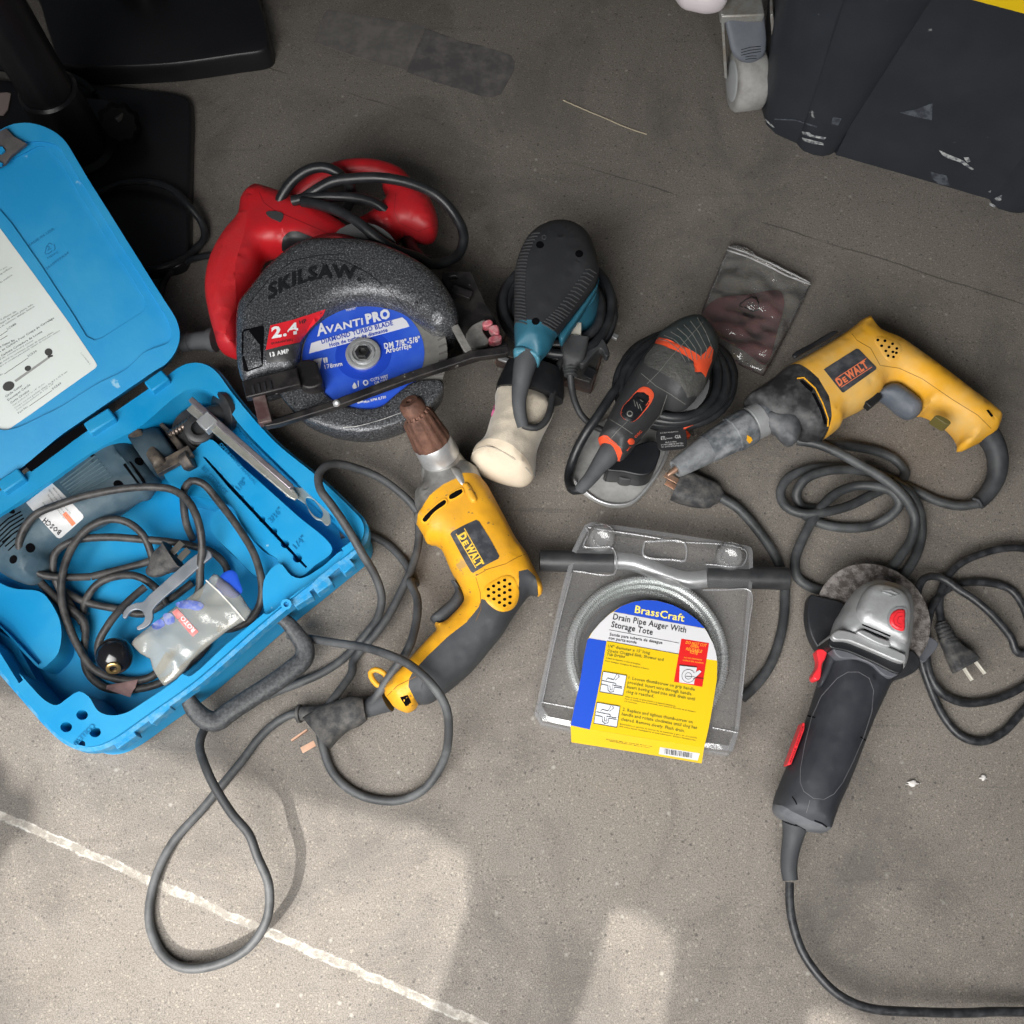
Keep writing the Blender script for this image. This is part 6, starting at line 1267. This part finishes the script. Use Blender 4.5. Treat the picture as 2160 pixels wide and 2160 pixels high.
# ------------------------------------------------------------------ packaged drain auger
def auger():
    zt = .045
    t = thing('clamshell_package', 'clear plastic clamshell package holding a drain auger, bottom centre of the tools', 'package', P(*G_((900, 1000))[0], 0))
    CF = film('clamshell_film', (.75, .76, .78), .085, .10, .0003, 30, .08); CE = film('clamshell_edge', (.78, .79, .82), .20, .12, .0004, 60, .3)
    out = G_((545, 128), (1080, 205), (1585, 285), (1622, 300), (1637, 330), (1640, 480), (1605, 900), (1580, 1200), (1540, 1570), (1500, 1690), (1290, 1660), (800, 1585), (400, 1520), (210, 1480), (165, 1405), (280, 880), (350, 560), (410, 320), (495, 150))
    # shell top with stepped edge down to a flange
    def ring(px, z): return W(px, z, .012, False)
    lo = ring(out, zt); n = len(lo); c = lo.mean(0); V = []; Fs = []
    prof = [(.955, 0), (1.0, -.0015), (1.0, -.020), (1.012, -.022), (1.012, -.041)]
    for s_, dz in prof: V += [c + (p - c) * s_ + [0, 0, dz] for p in lo]
    for i in range(len(prof) - 1):
        for k in range(n): k2 = (k + 1) % n; Fs.append((i * n + k, i * n + k2, (i + 1) * n + k2, (i + 1) * n + k))
    mesh('shell_edge', V, Fs, CE, t, 30)
    v, tr = cdt([np.array([c + (p - c) * .955 for p in lo])[:, :2]], .02, False); mesh('shell_face', [(a, b, zt) for a, b in v], [tuple(q) for q in tr], CF, t, 0)
    # round blister over the coil, tunnel over the handle, bosses, hang hole
    cc = P(*G_((915, 1035))[0], zt); rc = 545 * G_.s * mpp(1365, 1380, zt)
    for r0, r1 in ((1.02, 1.0), (.62, .60)):
        cord('blister_rim', [[(0, 0, 0)] * 0] if False else [], .001, CE, t) if False else None
    V = []; Fs = []; n = 72; pr = [(1.03, .0005), (1.0, .007), (.95, .0085), (.92, .0085)]
    for s_, dz in pr: V += [cc + np.array([math.cos(2 * math.pi * k / n) * rc * s_, math.sin(2 * math.pi * k / n) * rc * s_, dz]) for k in range(n)]
    for i in range(len(pr) - 1):
        for k in range(n): k2 = (k + 1) % n; Fs.append((i * n + k, i * n + k2, (i + 1) * n + k2, (i + 1) * n + k))
    mesh('coil_blister', V, Fs, CF, t, 60)
    for x, y in ((608, 245), (1478, 368)): lathe('boss', P(*G_((x, y))[0], zt), P(*G_((x, y))[0], zt + .010), [(0, .0165), (.5, .0150), (.9, .0120), (1, .0095), (.5, .0080), (.4, .001)], CF, t, 20)
    bx = G_((905, 265), (1170, 275), (1172, 395), (1110, 390), (900, 360)); cord('hang_hole_rim', [[(q[0], q[1], zt + .002) for q in bx + bx[:1]]], .0013, CE, t, 8)
    cord('moulded_ridge', [[(q[0], q[1], zt + .001) for q in G_(*pts)] for pts in (((500, 175), (520, 200), (485, 300), (560, 310), (690, 315), (700, 480), (420, 470)), ((1310, 420), (1560, 430), (1590, 330), (1100, 260), (520, 170)), ((1300, 595), (1450, 592), (1615, 600), (1600, 850), (1560, 1320)), ((200, 1360), (300, 900), (400, 480)), ((210, 1355), (430, 1400)), ((1360, 1525), (1530, 1560))) for _ in (0,)], .0009, CE, t, 8)
    # the auger itself
    a = thing('drain_auger', 'coiled spring drain auger with bent steel crank and black grips inside the clear package', 'drain auger', P(*G_((900, 900))[0], .01))
    GRY = mat('black_grip_sleeve', (.020, .021, .023), .35, col2=(.05, .05, .052), vs=40, vmix=.4); zb = .034; sc = G_.s * mpp(1350, 1200, zb)
    for p0, p1, r in (((185, 393), (688, 402), 76), ((1312, 500), (1878, 517), 78)):
        lathe('grip_sleeve', P(*G_(p0)[0], zb), P(*G_(p1)[0], zb), [(0, r * sc * .9), (.01, r * sc), (.99, r * sc), (1, r * sc * .92), (1, r * sc * .7)], GRY, a, 40)
    cord('crank_tube', [[(q[0], q[1], zb) for q in G_((640, 400), (700, 400), (800, 402), (890, 425), (1000, 470), (1100, 510), (1200, 530), (1380, 515))]], 60 * sc, STEEL, a, 24)
    WR = mat('spring_wire', (.62, .64, .64), .28, .5, col2=(.42, .48, .45), vs=12, vmix=.4)
    for (cx, cy, rx, z) in ((918, 1035, 522, .030), (905, 1040, 488, .0235), (925, 1030, 505, .0175), (880, 1060, 470, .014)):
        c0 = P(*G_((cx, cy))[0], z); R = rx * G_.s * mpp(1365, 1380, z); N_r = int(2 * math.pi * R / .0026) * 4
        th_ = np.linspace(0, 2 * math.pi, N_r); c = np.stack([c0[0] + R * np.cos(th_), c0[1] + R * np.sin(th_), np.full(N_r, z)], 1)
        rr = .0052 * np.where(np.arange(N_r) % 4 < 2, 1.0, .74)
        V, Fs = tubemesh(c, rr, 8, False); mesh('spring_coil', V, Fs, WR, a, 0)
    bk = plate('coil_tray', G_(*circ(905, 1060, 440, 430, 40)), .006, .009, mat('smoky_liner', (.07, .07, .075), .4, col2=(.12, .12, .12), vs=20), t, bev=0)
    # printed card over the coil, folded down at the front
    zc = zt + .0095
    card = G_((398, 1515), (428, 1370), (460, 1230), (490, 1040), (512, 930), (545, 880), (600, 815), (665, 755), (740, 705), (820, 675), (900, 662), (985, 666), (1090, 695), (1180, 740), (1255, 795), (1320, 870), (1362, 950), (1385, 1020), (1394, 1090), (1392, 1200), (1365, 1370), (1338, 1520), (1305, 1665), (1200, 1648), (800, 1585), (560, 1545))
    K = thing('printed_card', 'blue, white and yellow printed instruction card in the clear auger package', 'card', P(*G_((900, 1300))[0], .03))
    YC = mat('yellow_card', (.66, .44, .008), .35, coat=.3); BC = mat('blue_card_print', (.016, .07, .48), .35, coat=.3); WC = mat('white_card_print', (.56, .56, .58), .35, coat=.3); RC = mat('red_card_print', (.58, .015, .015), .35, coat=.3)
    plate('card_face', card, zc - .0006, zc, YC, K, bev=0, smooth=False)
    f0 = [P(*q, zc) for q in G_((398, 1515), (560, 1545), (800, 1585), (1200, 1648), (1305, 1665))]; f1 = [P(*q, .024) for q in G_((404, 1628), (560, 1653), (800, 1690), (1200, 1757), (1288, 1772))]
    mesh('card_flap', f0 + f1, [(i, i + 5, i + 6, i + 1) for i in range(4)], YC, K, 0)
    CS = flat(G_((0, 400), (1700, 400), (1700, 1900), (0, 1900)), zc)
    drape('blue_arch', G_((690, 742), (740, 706), (820, 676), (900, 663), (985, 667), (1090, 696), (1180, 741), (1255, 796), (1310, 855), (1160, 828), (950, 790), (800, 762)), CS, BC, K, .0002, 30)
    drape('white_band', G_((524, 920), (545, 881), (600, 816), (665, 756), (688, 744), (800, 764), (950, 792), (1160, 830), (1308, 858), (1320, 872), (1362, 952), (1385, 1020), (1392, 1074), (1325, 1064), (1135, 1030), (850, 975), (645, 940)), CS, WC, K, .0002, 30)
    drape('blue_side', G_((399, 1513), (428, 1370), (460, 1230), (490, 1040), (512, 932), (522, 921), (642, 941), (600, 1200), (556, 1420), (528, 1542)), CS, BC, K, .0002, 30)
    CT2 = Surf(); CT2.add([P(*q, zc + .0003) for q in G_((0, 400), (1700, 400), (1700, 1900), (0, 1900))], [(0, 1, 2, 3)])
    rb = drape('red_box', G_((1150, 925), (1338, 955), (1292, 1252), (1100, 1218)), CT2, RC, K, .0002, 30)
    ink = mat('card_black_ink', (.02, .02, .022), .5); gi = mat('card_green_ink', (.05, .09, .02), .5); yb = mat('card_yellow_ink', (.85, .68, .12), .4); oi = mat('card_orange_ink', (.85, .35, .03), .4)
    lettering(L2(G_, ('BrassCraft', (832, 748), (1168, 810), 50, 0, .015)), CT2, yb, K, .0003)
    lettering(L2(G_, ('Drain Pipe Auger With', (684, 793), (1180, 885), 40, 0, .018), ('Storage Tote', (672, 845), (953, 900), 40, 0, .018), ('Sonda para tuberia de desague', (662, 903), (1020, 962), 19, 0, .02), ('con porta-sonda', (655, 928), (845, 960), 19, 0, .02)), CT2, ink, K, .0003)
    lettering(L2(G_, ('1/4" diameter x 15\' long', (650, 985), (935, 1032), 21, 0, .008), ('Opens Clogged Sink, Shower and', (645, 1013), (1027, 1078), 21, 0, .008), ('Tub Drains', (642, 1040), (765, 1058), 21, 0, .008), ('6.4mm de diametro x 4.5m de longitud.', (638, 1060), (872, 1105), 9), ('Para destapar desagues de lavabos y banos.', (634, 1080), (930, 1136), 9),
        ('1. Loosen thumbscrew on grip handle', (790, 1200), (1240, 1280), 22, 0, .008), ('provided. Insert wire through handle.', (784, 1231), (1222, 1312), 22, 0, .008), ('Insert boring head into sink drain until', (779, 1262), (1240, 1346), 22, 0, .008), ('clog is reached.', (774, 1294), (962, 1326), 22, 0, .008), ('Afloje el tornillo de ajuste manual de la manivela suministrada.', (768, 1322), (1112, 1388), 8), ('Pase el alambre por la manivela, introduzca la barrena en el desague', (766, 1337), (1246, 1426), 8), ('y la obstruccion.', (762, 1352), (850, 1370), 8),
        ('2. Replace and tighten thumb-screw on', (750, 1415), (1225, 1502), 22, 0, .008), ('handle and rotate clockwise until clog has', (744, 1446), (1255, 1540), 22, 0, .008), ('cleared. Remove slowly. Flush drain.', (738, 1480), (1172, 1562), 22, 0, .008), ('Reemplace y apriete la tuerca de la manivela y gire en el sentido', (732, 1508), (1256, 1604), 8), ('del reloj hasta destaparse el impedimento. Retire lentamente.', (729, 1524), (1250, 1620), 8)), CT2, gi, K, .0003, res=1)
    R2 = flat(G_((1000, 800), (1500, 800), (1500, 1400), (1000, 1400)), zc + .0007)
    lettering(L2(G_, ('DO NOT CUT', (1178, 958), (1322, 982), 20, .2, .012), ('OPEN', (1212, 982), (1268, 992), 18, .2, .012), ('REUSABLE', (1180, 1002), (1290, 1022), 20, .2, .012), ('TOTE', (1205, 1024), (1262, 1035), 18, .2, .012), ('NO LO DESCARTE', (1168, 1056), (1290, 1074), 9), ('USELO DE NUEVO', (1160, 1075), (1300, 1096), 9)), R2, oi, rb, .0002)
    drape('pictogram_panel', G_((1140, 1105), (1255, 1118), (1235, 1235), (1135, 1222)), R2, WC, rb, .0002, 10)
    R3 = flat(G_((400, 800), (1500, 800), (1500, 1700), (400, 1700)), zc + .0011)
    drape('pictogram_disc', G_(*circ(1198, 1178, 48)), R3, WC, rb, .0002, 8)
    R4 = flat(G_((400, 800), (1500, 800), (1500, 1700), (400, 1700)), zc + .0014)
    drape('pictogram_line', G_(*circ(1198, 1178, 46)), R4, ink, rb, .0001, 8, holes=[G_(*circ(1198, 1178, 43))]); drape('pictogram_line', G_(*circ(1198, 1178, 24)), R4, ink, rb, .0001, 8, holes=[G_(*circ(1198, 1178, 21))])
    multi('pictogram_line', [strip(G_((1180, 1180), (1240, 1182)), 1.2), strip(G_((1230, 1200), (1280, 1160)), 1), strip(G_((1135, 1105), (1255, 1118)), 1.5), strip(G_((1245, 1190), (1300, 1196)), .8)], R4, ink, rb, .0001, 10)
    drape('pictogram_hand', G_((1232, 1160), (1275, 1138), (1287, 1150), (1250, 1185), (1225, 1190)), R4, WC, rb, .0001, 8)
    for (q, dx, dy) in (((618, 1148, 778, 1175, 752, 1312, 596, 1286), 0, 0), ((577, 1358, 733, 1385, 712, 1528, 555, 1500), -38, 212)):
        p = [(q[i], q[i + 1]) for i in range(0, 8, 2)]
        pn = drape('picture_panel', G_(*p), CT2, mat('picture_white', (.62, .64, .68), .4), K, .0002, 20)
        o = lambda x, y: (x + dx, y + dy)
        L_ = [strip(G_(*(p + p[:1])[i:i + 2]), .9) for i in range(4)]
        L_ += [strip(G_(o(612, 1210), o(700, 1228), o(705, 1232)), 1.0), strip(G_(o(606, 1234), o(650, 1243), o(652, 1275), o(668, 1290), o(690, 1285), o(694, 1255), o(748, 1262)), 1.1), strip(G_(o(664, 1245), o(668, 1272), o(680, 1275), o(682, 1240), o(745, 1252)), .9), strip(G_(o(640, 1205), o(650, 1192), o(668, 1198), o(690, 1205)), 1.1), strip(G_(o(690, 1205), o(712, 1165)), .9), strip(G_(o(700, 1208), o(728, 1185), o(720, 1172)), .9), strip(G_(o(706, 1230), o(702, 1246)), .9)]
        multi('picture_line', L_, R3, ink, pn, .0001, 8)
    multi('card_rule', [strip(G_((660, 865), (1135, 955)), .7), strip(G_((645, 940), (850, 978), (1135, 1030)), .9)], CT2, ink, K, .0003, 20)
    # flap print
    F1 = Surf(f0 + f1, [(i, i + 5, i + 6, i + 1) for i in range(4)])
    bcx = drape('barcode_label', G_((1005, 1660), (1275, 1703), (1262, 1752), (996, 1708)), F1, WC, K, .0003, 12)
    BS_ = merged([bcx]); rnd = random.Random(3); x = 1040; bars = []
    while x < 1225:
        w_ = rnd.choice((1.5, 2.5, 4)); y = 1672 + (x - 1040) * .162; bars.append(G_((x, y), (x + w_ * 1.6, y), (x + w_ * 1.6 - 3, y + 34), (x - 3, y + 34))); x += w_ * 1.6 + rnd.choice((3, 4.5, 7))
    multi('barcode_bar', bars, BS_, ink, bcx, .0002, 30)
    lettering(L2(G_, ('BrassCraft Mfg. Co. Novi, MI 48377 USA', (640, 1610), (955, 1660), 6), ('www.brasscraft.com  Made in China', (660, 1622), (935, 1668), 6)), F1, ink, K, .0002, res=1)
auger()

# ------------------------------------------------------------------ angle grinder
def grinder():
    t = thing('angle_grinder', 'black angle grinder with silver gear head, red paddle and worn cutting disc', 'angle grinder', P(*H_((560, 900))[0], 0))
    BD = mat('black_soft_body', (.018, .020, .026), .5, col2=(.038, .041, .048), vs=12, vmix=.5, bump=.0001, bs=800, speck=[((.16, .16, .17), 60, .74)])
    RD = mat('bright_red_plastic', (.70, .03, .04), .35)
    DS = mat('worn_abrasive_disc', (.075, .064, .058), .9, col2=(.24, .22, .21), vs=120, vmix=.7, bump=.001, bs=420, speck=[((.22, .20, .19), 420, .64)])
    c = P(*H_((700, 440))[0], .030); r = 320 * H_.s * mpp(1840, 1300, .03)
    lathe('cutting_disc', c - [0, 0, .0015], c + [0, 0, .0015], [(0, r), (1, r)], DS, t, 90)
    lathe('disc_flange', c + [0, 0, .0015], c + [0, 0, .010], [(0, r * .36), (.6, r * .34), (1, r * .28)], mat('dark_flange', (.10, .10, .10), .4, .8), t, 40)
    GD = mat('dark_guard_steel', (.035, .037, .042), .4, .5, col2=(.08, .08, .085), vs=20, vmix=.4)
    plate('wheel_guard', H_((352, 305), (400, 315), (550, 362), (620, 480), (560, 600), (450, 610), (425, 628), (395, 612), (355, 545), (335, 470), (332, 380)), .020, .037, GD, t, bev=.002)
    plate('wheel_guard', H_((800, 690), (880, 640), (925, 620), (975, 690), (955, 730), (900, 765), (840, 785), (795, 800), (740, 760)), .020, .036, GD, t, bev=.002)
    plate('guard_lug', H_((905, 520), (970, 525), (1072, 580), (1020, 660), (985, 690), (930, 640)), .016, .022, mat('guard_grey', (.10, .105, .12), .5), t, bev=.001)
    # gear head
    gh = H_((682, 236), (722, 228), (800, 245), (870, 278), (905, 320), (920, 380), (918, 460), (908, 560), (895, 630), (885, 690), (850, 745), (770, 700), (640, 640), (520, 600), (458, 590), (465, 530), (490, 450), (520, 400), (555, 340), (600, 285), (645, 248))
    Hd = pillow(t, gh, .062, .028, .030, .022, [('gear_head', SILV, None)], s=.004, lap=4)
    sf = Hd['surf']
    top = pillow(t, H_((700, 250), (770, 252), (850, 282), (895, 330), (912, 400), (905, 500), (885, 590), (800, 570), (700, 520), (620, 480), (598, 410), (610, 370), (650, 290)), .083, .014, .012, .012, [('head_cover', SILV, None)], s=.004, lap=3)
    ts = Surf(top['surf'].V, top['surf'].T); ts.add(sf.V, sf.T)
    plate('head_flange', H_((470, 535), (500, 505), (560, 510), (700, 565), (860, 630), (892, 650), (885, 690), (860, 690), (700, 625), (560, 570), (480, 560)), .040, .091, SILV, t, bev=.003)
    plate('rubber_gasket', H_((462, 545), (480, 552), (560, 572), (700, 628), (872, 700), (870, 735), (850, 755), (700, 690), (560, 630), (455, 600)), .040, .084, BLK, t, bev=.003)
    plate('grey_collar', H_((475, 598), (560, 620), (700, 680), (845, 752), (812, 775), (765, 765), (690, 700), (620, 672), (520, 665), (488, 640)), .040, .0815, mat('slate_collar', (.075, .08, .095), .5, col2=(.13, .13, .14), vs=30), t, bev=.003)
    rd = drape('lock_button', H_((875, 395), (878, 450), (872, 512), (830, 505), (800, 480), (793, 445), (808, 410), (840, 392)), ts, RD, t, .003, 4, True, rnd=3)
    drape('button_rim', H_((885, 385), (888, 450), (880, 524), (820, 514), (788, 486), (780, 445), (796, 402), (835, 380)), ts, mat('rim_silver', (.30, .31, .32), .4, .4), t, .0012, 5, True)
    multi('button_ring', [strip(H_((868, 410), (840, 410), (818, 440), (822, 475), (862, 495)), 1.0), strip(H_((866, 430), (848, 432), (838, 450), (842, 468), (862, 476)), 1.0)], merged([rd]), mat('deep_red', (.35, .01, .015), .4), rd, .0004, 4)
    multi('vent_slot', [strip(H_((640, 476), (720, 508), (800, 541)), 3.0), strip(H_((648, 500), (720, 530), (792, 560)), 2.4)], ts, HOLE, t, .0005, 5)
    multi('raised_arrow', [strip(H_((755, 283), (800, 285), (850, 308), (800, 322)), 2.2), strip(H_((755, 290), (830, 318)), 1.6)], ts, SILV, t, .0012, 4)
    plate('moulded_rib', H_((610, 515), (640, 505), (720, 540), (800, 575), (800, 600), (760, 595), (680, 560)), .080, .096, SILV, t, bev=.002)
    bar('head_bolt', P(*H_((575, 440))[0], .075), P(*H_((620, 470))[0], .075), .018, .018, SILV, t, .003)
    # body
    bo = H_((470, 600), (560, 640), (640, 665), (720, 710), (802, 772), (770, 860), (700, 1010), (640, 1160), (590, 1290), (545, 1400), (500, 1500), (470, 1580), (448, 1640), (425, 1655), (380, 1655), (300, 1640), (220, 1600), (160, 1560), (140, 1520), (148, 1460), (180, 1370), (235, 1240), (300, 1080), (350, 950), (392, 810), (425, 700), (450, 620))
    G = pillow(t, bo, .044, .040, .040, .040, [('body', BD, None), ('end_cap', mat('grey_end_cap', (.085, .09, .10), .6, col2=(.16, .165, .175), vs=30, vmix=.5), H_((100, 1500), (140, 1492), (200, 1540), (300, 1590), (400, 1625), (470, 1630), (480, 1720), (100, 1720)))], s=.0045, lap=10, power=2.3)
    bs = G['surf']; ln = mat('grip_groove', (.11, .11, .12), .6)
    multi('grip_outline', [strip(H_((500, 780), (560, 745), (620, 745), (680, 780), (705, 850), (695, 970), (650, 1110), (590, 1250), (530, 1370), (480, 1435), (425, 1465), (365, 1460), (310, 1420), (290, 1370), (292, 1290), (315, 1160), (355, 1000), (410, 880), (500, 780)), 1.3), strip(H_((345, 1470), (325, 1540)), 1.0)], bs, ln, t, .0004, 8)
    multi('scratch', [strip(H_((245, 1450), (262, 1475), (270, 1495)), 2.2), strip(H_((370, 1585), (410, 1600), (440, 1622)), 3), strip(H_((262, 1608), (320, 1640)), 2.2), strip(H_((330, 992), (375, 1003)), 2.5), strip(H_((630, 1112), (660, 1132)), 2.5)], bs, HOLE, t, .0004, 4)
    plate('paddle_switch', H_((385, 618), (410, 612), (442, 622), (436, 660), (415, 700), (412, 740), (402, 785), (388, 792), (364, 782), (366, 755), (390, 715), (395, 680)), .048, .064, RD, t, bev=.002)
    pillow(t, H_((440, 600), (462, 595), (490, 650), (470, 720), (430, 800), (402, 830), (395, 790), (425, 710), (440, 650)), .060, .008, .02, .006, [('switch_housing', BD, None)], s=.003)
    pl = plate('red_badge', H_((305, 1028), (318, 1035), (314, 1070), (240, 1268), (218, 1272), (224, 1250)), .042, .060, RD, t, smooth=False, bev=.001)
    lettering(L2(H_, ('ANGLE GRINDER', (236, 1262), (312, 1050), 9, 0, .02)), flat(H_((0, 900), (500, 900), (500, 1400), (0, 1400)), .0604), mat('dark_red_ink', (.2, .005, .01)), pl, .0002)
    orl = plate('orange_line', H_((610, 1215), (616, 1222), (560, 1345), (552, 1340)), .040, .046, mat('orange_plastic', (0, 0, 0)), t, bev=0)
    cord('cord_boot', [[(*q, z, r) for q, z, r in zip(H_((262, 1600), (250, 1670), (232, 1760), (226, 1850), (236, 1925)), [.040, .036, .034, .034, .034], [.0135, .0105, .0090, .0082, .0075])]], .012, GRIP, t, 18)
    far = [(*M_((1932, 1028))[0], .02), (2290, 2120, .02), (2380, 1950, .006), (2380, 1600, .006), (2330, 1400, .006), (2250, 1330, .006)]
    cb = zs(M_((1048, 535), (1050, 620), (1065, 710), (1095, 800), (1145, 880), (1225, 960), (1330, 1008), (1480, 1030), (1650, 1032), (1800, 1028)), [.034, .034, .034, .034, .03, .024]) + far
    h1 = H_((1520, 640), (1480, 550), (1420, 470), (1350, 395), (1270, 330), (1190, 280), (1110, 222), (1040, 202), (985, 218), (950, 290), (942, 400), (948, 540), (975, 690), (1035, 860), (1105, 1000), (1200, 1105), (1310, 1140), (1430, 1095), (1530, 990), (1620, 870), (1660, 740), (1600, 520), (1556, 380), (1480, 280), (1360, 240), (1240, 238), (1130, 270), (1050, 350), (1008, 470), (1000, 600), (1020, 750), (1080, 855), (1200, 915), (1330, 915), (1450, 880), (1556, 820), (1720, 700), (1790, 500), (1750, 250), (1640, 90), (1556, 52), (1440, 48), (1320, 75), (1200, 130), (1110, 225), (1078, 320), (1078, 400), (1090, 465))
    z1 = [.006, .014, .02, .02, .018, .02, .022, .02, .008, .006, .006, .006, .006, .006, .006, .006, .008, .015, .018, .014, .006, .006, .006, .006, .008, .012, .014, .012, .01, .01]
    c2 = mat('speckled_black_cord', (.014, .015, .017), .35, col2=(.06, .062, .068), vs=110, vmix=.4)
    cord('power_cord', [cb, [(2250, 1330, .006)] + zs(h1, z1)], .0044, c2, t)
    pg = loft('plug', [(*H_((1085, 468))[0], .012, .006, .006, 2.5), (*H_((1130, 575))[0], .013, .009, .008, 2.8), (*H_((1150, 605))[0], .014, .010, .008, 3), (*H_((1180, 650))[0], .015, .0125, .009, 4), (*H_((1215, 688))[0], .016, .0155, .010, 4.5), (*H_((1232, 712))[0], .016, .0155, .010, 5)], PLG, t, step=.003)
    for k in range(6): f = k / 5; q = H_((1090 + 48 * f, 482 + 100 * f))[0]; q2 = H_((1094 + 48 * f, 491 + 100 * f))[0]; lathe('relief_rib', P(*q, .013), P(*q2, .013), [(0, .0078 + .0022 * f), (1, .0078 + .0022 * f)], RUB, pg, 20)
    bar('prong', P(*H_((1210, 715))[0], .016), P(*H_((1262, 792))[0], .016), .0015, .0062, PRONG, pg, .0002); bar('prong', P(*H_((1278, 682))[0], .016), P(*H_((1335, 755))[0], .016), .0015, .0062, PRONG, pg, .0002)
grinder()
